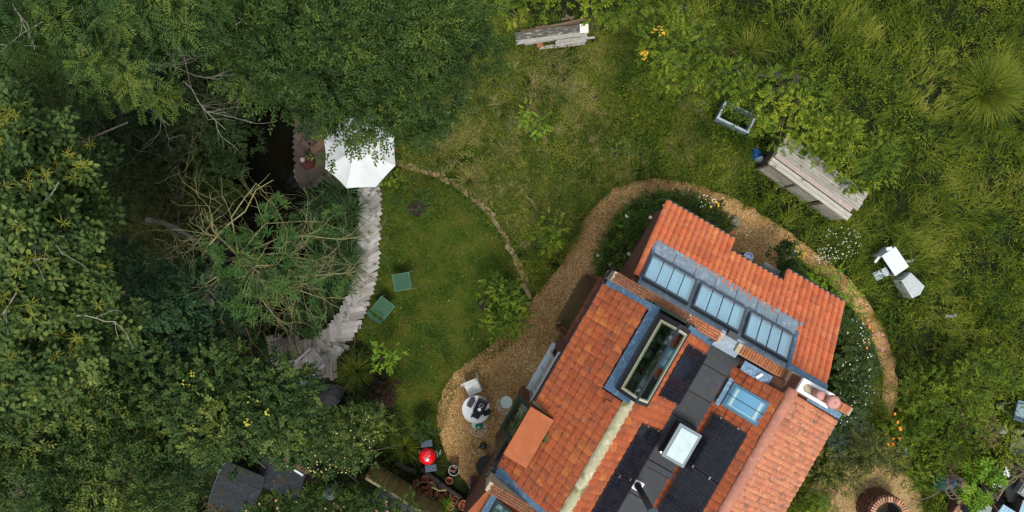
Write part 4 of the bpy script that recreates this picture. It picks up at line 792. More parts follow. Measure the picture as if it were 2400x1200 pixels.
plant('climbing_shrub', 'leafy climber growing over the back of the weathered wooden shed', 'climber', (1975, 400), [(1960, 320, 1.5, 75, 42, .3), (1935, 362, 1.3, 40, 20, .2), (1980, 392, 1.35, 42, 34, .25), (2020, 420, 1.2, 24, 34, .25), (2060, 370, 1.1, 36, 50, .3)], 'round', C_hed, dens=.17, clump=.24, scale=.8, part='foliage')
# shrubs close to the house
plant('rose_shrub', 'dark green rose shrub with white blooms left of the pantiled lean-to', 'shrub', (1450, 580), [(1505, 512, .9, 44, 34, .4), (1478, 560, .9, 42, 50, .4), (1450, 612, .8, 42, 38, .4), (1535, 488, .7, 40, 18, .3), (1415, 605, .4, 20, 24, .3)], 'round', [(.018, .042, .008), (.038, .082, .013), (.075, .13, .02), (.13, .18, .03)], dens=.22, clump=.2, trunk=(.03, .5), scale=.75, part='foliage', flowers=[('white_blooms', (.75, .74, .62), 12, .045, None, None)])
plant('border_shrub', 'green border plants behind the top edge of the lean-to tiles', 'shrub', (1620, 480), [(1600, 478, .5, 50, 13, .25), (1650, 505, .5, 40, 18, .3), (1690, 524, .6, 22, 22, .3), (1562, 468, .5, 36, 9, .2)], 'small', C_mid, dens=.25, clump=.16, part='foliage', flowers=[('white_daisies', (.7, .7, .6), 22, .014, [(1650, 474, 1.0, 30, 18, .2)], None), ('golden_daisies', (.65, .38, .02), 8, .026, [(1668, 482, 1.0, 14, 10, .2)], None)])
plant('yard_shrub', 'dark evergreen shrub in the bay of the gravel path beside the porch slab', 'shrub', (1835, 610), [(1835, 605, .8, 42, 36, .5), (1860, 640, .8, 32, 22, .4)], 'bigl', C_ald, dens=.16, clump=.16, scale=.6, part='foliage', flowers=[('orange_daisies', (.68, .40, .02), 12, .03, [(1868, 598, .9, 20, 14, .15)], None)])
plant('border_shrub', 'yellow green strip of border plants along the right of the pantiles', 'shrub', (1960, 680), [(1925, 650, .4, 38, 14, .2), (1975, 695, .4, 25, 22, .2), (1995, 735, .4, 14, 34, .2)], 'small', C_lime, dens=.18, clump=.11, part='foliage')
plant('flower_border', 'dark leafy flower bed full of tiny white blooms right of the chimney', 'flower bed', (2010, 850), [(1995, 780, .6, 26, 40, .4), (1995, 850, .7, 42, 55, .4), (2000, 920, .7, 42, 45, .4), (2020, 840, .5, 22, 55, .3), (1980, 960, .7, 40, 36, .4)], 'small', C_dark[1:] + [(.06, .11, .025)], dens=.2, clump=.13, part='foliage', flowers=[('white_flowers', (.72, .74, .62), 110, .015, None, None), ('pink_flowers', (.60, .10, .30), 5, .030, [(2050, 800, .9, 12, 30, .3)], None), ('orange_flowers', (.72, .16, .03), 5, .032, [(2022, 770, .9, 20, 50, .3)], None)])
plant('lavender_bush', 'grey green bush below the chimney beside the east roof edge', 'bush', (1985, 1010), [(1985, 1005, .8, 50, 36, .4), (1950, 1040, .8, 40, 28, .4)], 'fine', [(.05, .09, .07), (.09, .14, .11), (.12, .16, .12)], dens=.30, clump=.16, part='foliage')
plant('spurge_shrub', 'olive yellow shrub between the east roof and the gravel yard', 'shrub', (1960, 1080), [(1935, 1090, .9, 48, 40, .5), (1975, 1110, .8, 42, 30, .4), (2020, 1050, .9, 55, 40, .5), (1910, 1130, .7, 20, 20, .3), (2065, 1085, .6, 45, 28, .35)], 'small', [(.025, .04, .012), (.06, .075, .018), (.15, .15, .03), (.30, .27, .06)], dens=.22, clump=.17, part='foliage')
plant('orange_lilies', 'clump of bright orange flowers at the lower end of the gravel path', 'flowers', (2080, 1010), [(2085, 1010, .4, 20, 40, .3)], 'fine', C_lime, dens=.4, clump=.12, part='foliage', flowers=[('orange_petals', (.80, .20, .01), 10, .04, [(2085, 1005, .85, 20, 45, .2)], None)])
plant('fern', 'bright green fern at the bottom edge beside the terracotta bars', 'fern', (1905, 1180), [(1905, 1175, .6, 42, 36, .35), (1890, 1215, .6, 60, 30, .3)], 'ash', C_hed, dens=.35, clump=.14, scale=.55, part='fronds')
plant('laurel_shrub', 'glossy yellow green shrub beside the corrugated roofs at lower right', 'shrub', (2290, 1130), [(2290, 1125, 1.4, 36, 38, .45), (2280, 1160, 1.2, 30, 22, .3)], 'bigl', C_lime[:3] + [(.30, .34, .02)], dens=.15, clump=.18, trunk=(.03, .8), scale=.85)
plant('daisy_patch', 'loose patch of small white daisies between the shed and the path', 'flowers', (1965, 575), [(1965, 570, .5, 52, 42, .25), (1930, 600, .4, 30, 22, .2)], 'fine', C_hed, dens=.16, clump=.15, part='foliage', flowers=[('white_daisies', (.74, .75, .62), 130, .012, None, None)])
# saplings and small shrubs on the grass
sp_ = [((1180, 720), [(1180, 690, 1.1, 48, 42, .4), (1195, 740, 1.0, 46, 48, .4), (1160, 760, .9, 30, 30, .3)], C_hed, 'young leafy tree with a dark hollow at its left on the lawn edge', .8),
       ((980, 490), [(970, 478, .9, 38, 18, .2), (985, 470, .8, 18, 20, .2)], C_mid, 'small sparse sapling over a round patch of bare earth on the lawn', .6),
       ((1243, 318), [(1243, 290, 1.0, 34, 34, .3)], C_lime, 'bright lime sapling standing alone in the middle meadow', .6),
       ((1290, 550), [(1290, 535, 1.0, 36, 36, .3), (1282, 565, .8, 28, 20, .2)], C_hed, 'fresh green sapling in the meadow left of the gravel bend', .6),
       ((1450, 350), [(1470, 350, .9, 30, 22, .2)], C_mid, 'thin sapling beside a dark patch in the upper meadow', .5),
       ((900, 830), [(900, 835, 1.0, 38, 32, .3)], C_lime, 'yellow green bushy plant at the lower left corner of the lawn', .6),
       ((925, 415), [(915, 415, .6, 34, 24, .2)], C_hed, 'low green plant tucked below the right corner of the parasol', .5)]
for b, bl, cc, lab, sc_ in sp_: plant('sapling', lab, 'sapling', b, bl, 'round', cc, dens=.15, clump=.14, trunk=(.02, .7), scale=sc_, zmin=-.1, matname='leaves_sap_' + str(cc[0][1]))
for (x, y, r, lab) in [(976, 489, 20, 'round patch of dark bare earth under the lawn sapling'), (1243, 322, 13, 'small dark earth patch below the lime sapling'), (1447, 350, 22, 'dark earth patch in the upper meadow'), (1133, 712, 15, 'dark earth hollow beside the young lawn tree'), (1592, 222, 26, 'deep dark hollow under the maple branches')]:
    q = MB(); pts = []; 
    for i in range(14): a = i * 2 * math.pi / 14; rr = L(r) * random.uniform(.75, 1.1); pts.append((rr * math.cos(a), rr * math.sin(a)))
    q.prism(pts, -.05, .03); o = q.build('earth_patch', pm('bare_earth', (.022, .012, .008), (.010, .006, .005), 20, .95, bump=.8), at=W(x, y, 0)); tag(o, lab, 'bare earth')
plant('purple_shrub', 'dark red leaved shrub below the tussock at the lawn edge', 'shrub', (905, 915), [(905, 915, .5, 26, 26, .3)], 'small', [(.012, .008, .007), (.028, .013, .012), (.045, .03, .014)], dens=.3, clump=.14, part='foliage')
plant('leafy_shrub', 'broad leaved green plant above the blue slatted grill shelf', 'shrub', (998, 1005), [(998, 1005, .5, 30, 30, .3)], 'bigl', C_ald, dens=.2, clump=.14, scale=.6, part='foliage')
plant('bank_shrub', 'leafy plants on the stream bank under the yellowish willow herb', 'shrub', (870, 960), [(800, 990, .7, 40, 30, .3), (850, 970, .7, 36, 24, .3), (760, 1035, .8, 40, 30, .3)], 'small', C_ald, dens=.25, clump=.16, part='foliage')
# bare lichened tree over the stream: branches with sparse leaf tufts
lt = thing('lichened_tree', 'half bare tree with yellow lichened branches reaching over the stream', 'tree', W(560, 620, 0), 0)
mb = MB(); rr_ = random.Random(11); base = W(560, 620, 0); hub = W(560, 600, 2.6)
mb.tube([Vector((base.x, base.y, -.5)), (base + hub) / 2 + Vector((.1, 0, 0)), hub], .09, .06, n=8)
tips = [(600, 430, 3.4), (520, 480, 3.2), (690, 520, 3.6), (790, 560, 3.0), (810, 640, 2.8), (760, 700, 2.9), (700, 780, 2.6), (620, 830, 2.4), (540, 790, 2.8), (480, 700, 3.0), (500, 560, 3.4), (650, 620, 3.8), (700, 660, 3.2), (740, 610, 3.3)]
for tp in tips:
    e = W(*tp); m = (hub + e) / 2 + Vector((rr_.gauss(0, .12), rr_.gauss(0, .12), .45)); m2 = (m + e) / 2 + Vector((rr_.gauss(0, .08), rr_.gauss(0, .08), .28)); mb.tube([hub, m, m2, e], .018, .006, n=5)
    for p in (m, m2, e): 
        for k in range(5 if tp[1] > 540 else 1): branchy(mb, p, (e - hub).normalized() + Vector((rr_.gauss(0, .6), rr_.gauss(0, .6), rr_.gauss(0, .2))), rr_.uniform(.5, 1.05), .0052, 2, spread=.7, bend=.28, rn=rr_, kids=2)
mb.tube([W(490, 575, 3.0), W(530, 530, 3.2), W(575, 495, 3.3), W(600, 445, 3.4), W(640, 422, 3.4)], .02, .006, n=5)
o = mb.build('branches', m_lich, lt, kind='stuff'); o.location = -lt.location
V, F, rr = foliage([(660, 500, 3.3, 60, 30, .2), (780, 530, 2.9, 45, 35, .2), (520, 560, 3.0, 60, 40, .2), (590, 640, 3.2, 80, 50, .25), (700, 600, 3.3, 60, 45, .2), (770, 680, 2.8, 50, 45, .2), (640, 720, 2.9, 80, 50, .25), (730, 760, 2.6, 50, 30, .2), (540, 720, 2.9, 60, 50, .25), (570, 820, 2.6, 70, 40, .2), (480, 660, 3.0, 40, 50, .2), (500, 835, 2.6, 40, 22, .2), (560, 590, 3.9, 60, 40, .2), (640, 560, 3.9, 60, 40, .2), (690, 660, 3.9, 60, 50, .2), (600, 700, 3.8, 60, 50, .2)], 'willow', .042, clump=.2)
rawobj('leaf_tufts', rawmesh('leaf_tufts', V, F, 4, leafm('leaves_tufts', [(.03, .08, .02), (.055, .125, .03), (.09, .16, .035)]), rr), lt)
# loose bare branches in the dark part, on the poplar and ash
def bare(label, spec, mat, seed, depth=2, ln=(.8, 1.4), r=.014, base=None, n=1, flat=.25, kids=3):
    rr_ = random.Random(seed); t = thing('bare_branch', label, 'branch', W(spec[0][0], spec[0][1], 0), 0); mb = MB()
    for (px, py, z, dx, dy) in spec: branchy(mb, W(px, py, z), Vector((dx, -dy, .05)), rr_.uniform(*ln), r, depth, spread=.55, bend=.22, rn=rr_, kids=kids, flat=flat)
    o = mb.build('twigs', mat, t, kind='stuff'); o.location = -t.location; return t
bare('pale bare branches hanging below the top left ash crown', [(340, 160, 3.2, .5, .9), (390, 60, 4.0, .4, 1), (400, 150, 3.4, 1, .4), (430, 190, 3.0, .8, .8), (310, 150, 3.6, 1, .2)], m_pale, 3, r=.012)
bare('white dead branches at the top edge left of the dense tree', [(450, -5, 4.6, 1, .25), (510, 5, 4.6, .5, 1), (500, -10, 4.8, 1, .4)], m_pale, 5, ln=(.6, 1.0), r=.014, depth=1)
bare('thin arching twigs over the dark undergrowth', [(200, 170, 2.6, 1, 1), (160, 160, 2.8, .6, 1), (300, 210, 2.4, 1, .5), (430, 230, 2.4, 1, .3), (350, 300, 2.2, 1, .2), (480, 300, 2.2, -.7, .8), (250, 250, 2.4, 1, .7), (380, 200, 2.4, 1, .9), (280, 330, 2.2, 1, .5), (540, 230, 2.3, -.8, .5), (480, 170, 2.3, .4, 1)], pm('twig_brown', (.13, .11, .07), (.09, .075, .05), 9, .9), 8, depth=2, ln=(.9, 1.5), r=.008)
bare('tangle of yellow lichened twigs left of the stream', [(360, 560, 2.2, 1, .2), (340, 620, 2.1, 1, -.3), (400, 540, 2.3, .4, 1), (330, 520, 2.1, 1, .5), (420, 600, 2.2, -1, .3), (300, 600, 2.2, 1, .1), (380, 660, 2.0, 1, -.4), (460, 560, 2.2, -1, .1), (400, 470, 2.0, 1, .1), (360, 430, 1.9, 1, .3), (440, 640, 2.2, -1, -.2)], m_lich, 9, depth=3, ln=(.6, 1.1), r=.008, flat=.2)
bare('pale branch crossing the poplar leaves near the left edge', [(70, 525, 7.0, 1, .15), (60, 490, 6.9, 1, -.3), (0, 620, 7.0, 1, -.3), (40, 660, 7.0, -.1, 1), (180, 740, 6.4, 1, -.3), (30, 10, 6.0, .7, .8), (100, 50, 6.0, -1, .1)], m_pale, 12, depth=1, ln=(.5, .9), r=.012)
bare('thin pale stick lying on the meadow grass', [(1232, 458, .35, 1, .5)], m_pale, 14, depth=0, ln=(.5, .55), r=.009)
lg = MB().tube([W(345, 515, 2.0), W(385, 523, 2.1), W(430, 545, 2.1), W(470, 572, 2.0)], .07, .05, n=8); o = lg.build('leaning_trunk', pm('grey_bark', (.16, .14, .11), (.10, .09, .07), 9, .9, bump=.5), smooth=True); tag(o, 'grey leaning trunk seen through the lichened twigs', 'trunk')
dg = MB().tube([W(888, 975, .35), W(892, 945, .5), W(902, 935, .55)], .05, .07, n=8).tube([W(875, 990, .2), W(888, 972, .35)], .02, .045, n=6); o = dg.build('driftwood', pm('grey_bark', (1, 1, 1)), smooth=True); tag(o, 'short grey driftwood log below the dark red shrub', 'log')
# ------------------------------------------------------------------ grasses and ground cover
def scatter(n, x0, x1, y0, y1):
    return np.stack([rng.uniform(x0, x1, n), rng.uniform(y0, y1, n)], 1)
def px2w(P): return np.stack([(P[:, 0] - 1200) / S, (600 - P[:, 1]) / S], 1)
BOARD_W = gpoly([(842, 420), (892, 420), (890, 560), (884, 650), (868, 730), (850, 800), (790, 870), (760, 895), (640, 885), (640, 775), (745, 775), (790, 725), (822, 650), (836, 560)], it=0); DARK_W = gpoly([(685, 262), (860, 262), (860, 440), (770, 445), (690, 400)], it=0)
NOGROW = [LAWN_W, PATH_W, YARD_W, HOUSE_W, POND_W, BOARD_W, DARK_W]
def free(P, pads=()):
    ok = np.ones(len(P), bool)
    for q in NOGROW: ok &= ~inpoly(P, q)
    return ok
AXP = [tuple(W(*p).xy) for p in [(1560, 465), (1725, 560), (1715, 600), (1835, 665), (1855, 640), (1985, 715), (1940, 900), (1480, 660)]]
def meadow(name, label, n, region, h, w, cols, seed, per=14, tufts_r=.06, lean=(.3, 1.4), seg=3, flow=.35, az0=0.0, thin=None, patch=.65, pscale=.8):
    P = px2w(scatter(n, *region)); ok = free(P) & ~inpoly(P, AXP)
    if thin is not None: ok &= vnoise(P, thin[0], seed + 5) > thin[1] * rng.random(len(P))
    P = P[ok]; az = az0 + (vnoise(P, flow, seed) - .5) * 9 + rng.normal(0, .6, len(P)); hh = h * (.3 + .8 * vnoise(P, .9, seed + 1) + .6 * vnoise(P, 3.1, seed + 2)); tr = rng.random(len(P))
    r = lambda a: np.repeat(a, per, 0); m = len(P) * per; a2 = rng.uniform(0, 6.28, m); rad = tufts_r * np.sqrt(rng.random(m))
    B = np.stack([r(P[:, 0]) + rad * np.cos(a2), r(P[:, 1]) + rad * np.sin(a2), np.full(m, -.02)], 1)
    V, F = blades(B, r(hh) * rng.uniform(.6, 1.2, m), w * rng.uniform(.7, 1.3, m), rng.uniform(*lean, m), r(az) + rng.normal(0, .8, m), seg=seg)
    o = rawobj(name, rawmesh(name, V, F, 4, leafm('grass_' + name + str(seed), cols, patch=patch, trans=.3, pscale=pscale, rough=.6), np.repeat(np.clip(r(tr) * .6 + rng.random(m) * .4, 0, 1), seg)), kind='stuff')
    tag(o, label, 'grass'); return o
C_mead = [(.022, .050, .007), (.055, .105, .012), (.105, .15, .018), (.23, .22, .045), (.40, .34, .12)]
C_mr = [(.020, .042, .006), (.055, .098, .010), (.115, .165, .016), (.24, .28, .026), (.38, .36, .08)]
meadow('meadow_grass', 'tangled green and straw coloured meadow grass in the middle above the path', 9000, (930, 1760, 40, 760), .28, .012, C_mead, 21, per=10, lean=(.5, 1.5))
meadow('meadow_grass', 'tall olive green wild grass covering the right side of the garden', 12500, (1480, 2560, -140, 1330), .36, .015, C_mr, 31, per=10, lean=(.2, 1.35), az0=.5, flow=.5, thin=(2.6, .45))
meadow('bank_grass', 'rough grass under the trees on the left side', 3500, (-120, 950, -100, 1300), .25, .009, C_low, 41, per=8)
meadow('straw_grass', 'patches of flattened pale straw coloured grass in the middle meadow', 1500, (1000, 1700, 100, 600),   .34, .011, [(.16, .15, .045), (.30, .26, .10), (.40, .34, .16)], 51, per=14, lean=(1.0, 1.6), thin=(1.4, 1.15))
def cover(name, label, n, region, sty, cols, seed, zr=(.05, .25), scale=.7, thin=None, k=7):
    P = px2w(scatter(n, *region)); ok = free(P) & ~inpoly(P, AXP)
    if thin is not None: ok &= vnoise(P, thin[0], seed) > thin[1]
    P = P[ok]; m = len(P) * k; r = lambda a: np.repeat(a, k, 0); an = rng.uniform(0, 6.28, m); rad = rng.uniform(.01, .07, m)
    z = r(rng.uniform(*zr, len(P))) + rng.normal(0, .02, m); B = np.stack([r(P[:, 0]) + rad * np.cos(an), r(P[:, 1]) + rad * np.sin(an), z], 1)
    D = norm(np.stack([np.cos(an), np.sin(an), rng.uniform(-.4, .5, m)], 1)); N = norm(np.tile([0, 0, 1.], (m, 1)) + rng.normal(0, .35, (m, 3)))
    st = STY[sty]; V, F, q = leaf_quads(B, D, N, st['ll'] * scale * rng.uniform(.6, 1.3, m), st['lw'] * scale * rng.uniform(.7, 1.2, m), two=False)
    o = rawobj(name, rawmesh(name, V, F, 4, leafm('cover_' + name + str(seed), cols, patch=.8, pscale=1.2), np.repeat(r(rng.random(len(P))) * .6 + rng.random(m) * .4, q)), kind='stuff'); tag(o, label, 'ground cover'); return o
cover('weeds', 'low broad leaved weeds among the middle meadow grass', 9000, (930, 1760, 40, 760), 'small', C_hed, 61, zr=(.04, .2), scale=.75)
cover('weeds', 'leafy weeds and wildflowers among the right hand grass', 12000, (1480, 2500, -120, 1300), 'small', C_hed, 62, zr=(.1, .42), scale=.9, thin=(.9, .35))
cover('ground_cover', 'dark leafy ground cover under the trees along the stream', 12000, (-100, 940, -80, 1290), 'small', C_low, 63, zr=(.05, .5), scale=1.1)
cover('clover', 'small clover leaves and short blades matted over the lawn verge', 3500, (850, 1300, 380, 1090), 'tiny', C_hed, 64, zr=(.01, .05), scale=.8)
def turf():
    P = px2w(scatter(110000, 820, 1260, 380, 1060)); P = P[inpoly(P, LAWN_W)]; n = len(P); an = rng.uniform(0, 6.28, n); h = rng.uniform(.03, .065, n) * (.7 + .6 * vnoise(P, 3, 3)); w = .0065
    B = np.column_stack([P, np.zeros(n)]); s = np.stack([-np.sin(an), np.cos(an), np.zeros(n)], 1) * w; tip = B + np.stack([np.cos(an) * h, np.sin(an) * h, h * .6], 1)
    V = np.stack([B - s, B + s, tip], 1).reshape(-1, 3); F = np.arange(3 * n).reshape(-1, 3)
    o = rawobj('lawn_grass', rawmesh('lawn_grass', V, F, 3, leafm('turf_blades', [(.014, .042, .005), (.034, .076, .008), (.070, .098, .011), (.16, .14, .026)], patch=1.2, pscale=1.9), rng.random(n)), kind='stuff'); tag(o, 'short mown grass of the curved lawn', 'grass')
turf()
def edgegrass():
    V_, F_, R_ = [], [], []; off = 0
    for poly in (PATH_W, YARD_W, LAWN_W):
        P = np.array(poly); Q = np.roll(P, -1, 0); seg = np.linalg.norm(Q - P, axis=1); m = (seg * 160).astype(int); B = np.concatenate([p + (q - p) * rng.random((k, 1)) for p, q, k in zip(P, Q, m)]) + rng.normal(0, .035, (m.sum(), 2))
        ok = ~inpoly(B, HOUSE_W) & ~inpoly(B, AXP); B = B[ok]; n = len(B); V, F = blades(np.column_stack([B, np.full(n, -.01)]), rng.uniform(.06, .15, n), np.full(n, .006), rng.uniform(.3, 1.4, n), rng.uniform(0, 6.28, n), seg=2)
        V_.append(V); F_.append(F + off); off += len(V); R_.append(rng.random(len(F)))
    o = rawobj('edge_grass', rawmesh('edge_grass', np.concatenate(V_), np.concatenate(F_), 4, leafm('edge_blades', C_mead[:4]), np.concatenate(R_)), kind='stuff'); tag(o, 'uneven fringe of grass along the gravel and lawn edges', 'grass')
edgegrass()
def pebbles():
    V_, F_ = [], []; oc = np.array([(1, 0, 0), (0, 1, 0), (-1, 0, 0), (0, -1, 0), (0, 0, .7), (0, 0, -.7)]); fc = np.array([(0, 1, 4), (1, 2, 4), (2, 3, 4), (3, 0, 4)])
    P = px2w(scatter(42000, 1015, 2180, 410, 1230)); P = P[(inpoly(P, PATH_W) | inpoly(P, YARD_W)) & ~inpoly(P, HOUSE_W)]; n = len(P); s = rng.uniform(.006, .022, n) ** 1.0; a = rng.uniform(0, 6.28, n)
    R = np.stack([np.cos(a), -np.sin(a), np.sin(a), np.cos(a)], 1).reshape(-1, 2, 2); q = oc[None] * s[:, None, None] * rng.uniform(.6, 1.2, (n, 1, 3)); q[:, :, :2] = np.einsum('nij,nkj->nki', R, q[:, :, :2]); V = q + np.column_stack([P, np.full(n, .014)])[:, None]
    F = fc[None] + np.arange(n)[:, None, None] * 6
    o = rawobj('loose_pebbles', rawmesh('loose_pebbles', V.reshape(-1, 3), F.reshape(-1, 3), 3, leafm('pebble_stone', [(.13, .06, .016), (.26, .14, .05), (.36, .22, .09), (.58, .48, .34)], trans=0, patch=.15, rough=.8, spec=.2), np.repeat(rng.random(n) ** 1.6, 4)), kind='stuff'); tag(o, 'loose golden pebbles scattered over the gravel path and yard', 'pebbles')
pebbles()
# tussocks
C_tus = [(.06, .11, .015), (.12, .18, .02), (.22, .27, .03), (.36, .36, .05)]
tussock('grass_tussock', 'large bright yellow green grass tussock near the right edge', 'grass clump', 2310, 212, 0, 1500, .92, .010, C_tus, lean=(.2, 1.5), spread=.34)
tussock('grass_tussock', 'dull green tussock in the long grass at the top right', 'grass clump', 1752, 115, 0, 420, .62, .011, C_mr, lean=(.5, 1.5), spread=.12)
tussock('grass_tussock', 'arching bright tussock with long strap leaves beside the lawn and deck', 'grass clump', 838, 868, .05, 330, .60, .016, C_tus[:3] + [(.32, .30, .04)], lean=(.5, 1.5), spread=.10)
for i, (x, y, h, lab) in enumerate([(905, 1010, .5, 'long green grass clump left of the red grill, upper one'), (950, 1050, .5, 'long green grass clump left of the red grill, lower one'), (1100, 425, .45, 'pale straw tussock right of the brick lawn edge'), (1590, 345, .5, 'straw coloured tussock near the dark patch of the upper meadow')]):
    tussock('grass_clump', lab, 'grass clump', x, y, 0, 220, h, .011, C_hed if i < 2 else [(.14, .14, .03), (.26, .23, .07), (.38, .32, .13)], lean=(.4, 1.5), spread=.12)
C_iris = [(.035, .080, .030), (.06, .125, .045), (.10, .17, .06)]
for i, (x, y, lab) in enumerate([(760, 480, 'iris clump on the stream bank just below the parasol'), (790, 520, 'second iris clump down the boardwalk below the parasol'), (740, 560, 'iris clump nearest the open dark water'), (800, 590, 'iris clump halfway down the boardwalk'), (805, 650, 'iris clump beside the pale boardwalk bend'), (770, 700, 'lowest iris clump on the stream bank'), (800, 455, 'iris clump touching the lower tip of the parasol'), (825, 495, 'iris clump leaning over the top of the pale boardwalk'), (820, 560, 'iris clump spilling onto the upper boardwalk'), (822, 620, 'iris clump spilling onto the middle of the boardwalk'), (780, 630, 'broad iris clump under the tips of the lichened branches')]):
    tussock('iris_clump', lab, 'iris', x, y, .05, 80, .68, .034, C_iris, lean=(.4, 1.35), spread=.12, matname='iris_blades')

def litter():
    P = px2w(scatter(1500, 820, 2180, 380, 1200)); P = P[(inpoly(P, LAWN_W) | inpoly(P, PATH_W) | inpoly(P, YARD_W) | inpoly(P, BOARD_W)) & ~inpoly(P, HOUSE_W) & ~inpoly(P, AXP)]; n = len(P); an = rng.uniform(0, 6.28, n)
    D = norm(np.stack([np.cos(an), np.sin(an), rng.uniform(-.1, .3, n)], 1)); N = norm(np.tile([0, 0, 1.], (n, 1)) + rng.normal(0, .3, (n, 3))); z = np.where(inpoly(P, BOARD_W), .10, .045)
    V, F, q = leaf_quads(np.column_stack([P, z]), D, N, rng.uniform(.02, .045, n), rng.uniform(.012, .025, n), two=False)
    o = rawobj('fallen_leaves', rawmesh('fallen_leaves', V, F, 4, leafm('fallen_leaf', [(.05, .03, .012), (.16, .13, .03), (.34, .32, .05), (.40, .36, .16)], trans=0, patch=.1), rng.random(n)), kind='stuff'); tag(o, 'small fallen leaves and petals scattered over lawn, gravel and boardwalk', 'fallen leaves')
litter()
cover('gravel_weeds', 'tiny weeds creeping into the edges of the gravel', 1, (0, 1, 0, 1), 'tiny', C_hed, 66) if False else None
# ------------------------------------------------------------------ boardwalk of single planks
m_gplank = pm('silver_plank', (.37, .36, .345), (.25, .243, .23), 5, .85, stretch=(1, 9, 9), rand=[(.5, .48, .46), (1, .98, .95), (1.25, 1.22, 1.2), (.75, .70, .66), (1.08, 1.05, 1.05), (.9, .88, .85)], bump=.3, detail=9, dirt=((.09, .085, .05), 6, .56))
m_dplank = pm('dark_plank', (.085, .064, .048), (.045, .035, .028), 5, .85, stretch=(1, 9, 9), rand=[(.7, .68, .66), (1, 1, 1), (1.35, 1.3, 1.25), (1.1, .95, .85)], bump=.3, detail=9)
m_mplank = pm('worn_deck_plank', (.23, .20, .175), (.13, .11, .095), 5, .85, stretch=(1, 9, 9), rand=[(.7, .68, .66), (1, 1, 1), (1.3, 1.28, 1.25), (.9, .8, .75)], bump=.3, detail=9)
def plank(parent, x, y, ln, wd, ang, mat, z, meshes={}):
    me = meshes.setdefault((mat.name, round(ln, 1)), MB().box((0, 0, 0), (ln, wd, .035)).mesh('plank', mat))
    o = bpy.data.objects.new('plank', me); COL.objects.link(o); o.parent = parent; o.location = Vector((x, y, z)) - parent.location
    o.rotation_euler = (random.uniform(-.012, .012), random.uniform(-.012, .012), ang); o.scale = (random.uniform(.82, 1.08), random.uniform(.92, 1.0), 1); return o
bw = thing('boardwalk', 'pale silvery boardwalk of chevron planks between the lawn and the stream bank', 'boardwalk', W(860, 560, 0))
MB().tube([W(868, 445, .02), W(872, 560, .02), W(866, 640, .02), W(835, 740, .02), W(790, 800, .02)], .05, n=4).tube([W(848, 445, .02), W(850, 560, .02), W(842, 640, .02), W(815, 725, .02), W(760, 780, .02)], .05, n=4).build('bearer', m_dplank, bw, kind='stuff').location = -bw.location
cl = [(866, 425), (867, 480), (866, 540), (863, 600), (857, 650), (840, 705), (815, 755), (785, 800), (745, 830)]
def along(cl, step):
    out = []; acc = 0
    for i in range(len(cl) - 1):
        a, b = Vector(cl[i]), Vector(cl[i + 1]); L_ = (b - a).length; t = acc
        while t < L_: out.append(((a + (b - a) * t / L_), (b - a).normalized())); t += step
        acc = t - L_
    return out
MB().slab([W(850, 440, .03), W(884, 440, .03), W(884, 560, .03), W(850, 560, .03)], .02).slab([W(850, 560, .028), W(884, 560, .028), W(872, 655, .028), W(838, 655, .028)], .02).slab([W(838, 655, .026), W(872, 655, .026), W(838, 745, .026), W(796, 745, .026)], .02).slab([W(796, 745, .024), W(838, 745, .024), W(800, 820, .024), W(735, 820, .024)], .02).build('base_board', m_mplank, bw, kind='stuff').location = -bw.location
for k, (p, d) in enumerate(along(cl, 11.3)):
    ang = math.atan2(-d.y, d.x); wid = 1.0 + .35 * max(0, (k - 22) / 14)
    n = Vector((-d.y, d.x))      # image-space left of travel (downwards travel: right side of the picture is -n)
    q = p - n * 9 * wid + d * (-5); w = W(q.x, q.y, .06); plank(bw, w.x, w.y, .46 * wid, .112, ang + math.radians(90 + 38 + random.gauss(0, 1.5)), m_gplank, .055 + random.uniform(0, .008) + (k % 2) * .002)
    q = p + n * 13 * wid + d * (-5); w = W(q.x, q.y, .06); plank(bw, w.x, w.y, .40 * wid, .112, ang + math.radians(90 - 46 + random.gauss(0, 1.5)), m_gplank, .070 + random.uniform(0, .008))
dk = thing('deck', 'weathered grey brown timber deck carrying two slatted armchairs', 'deck', W(710, 830, 0))
MB().box((0, 0, -.05), (1.5, .9, .06), rz=-.1).build('joist_frame', m_dplank, dk)
for i in range(17):
    x = 636 + i * 9.3; y = 832 + i * .4; hl = 1.02 + .12 * math.sin(i * .5); w = W(x, y, .05); plank(dk, w.x, w.y, hl, .094, math.radians(90 + 12 - i * .6), m_mplank, .05 + random.uniform(0, .008))
tr = thing('dark_deck', 'dark brown chevron plank deck reaching under the parasol beside the black water', 'deck', W(730, 350, 0))
MB().box((0.15, 0, -.01), (.08, 1.4, .06)).box((0.75, 0, -.01), (.08, 1.4, .06)).build('joist', m_dplank, tr, kind='stuff')
for r_ in range(12):
    for c_ in range(4):
        x = 708 + c_ * 36; y = 278 + r_ * 13.5 + (c_ % 2) * 2; w = W(x, y, .05); plank(tr, w.x, w.y, .52, .115, math.radians(-40 if c_ % 2 == 0 else 40), m_dplank, .05 + random.uniform(0, .01) + (c_ % 2) * .014)
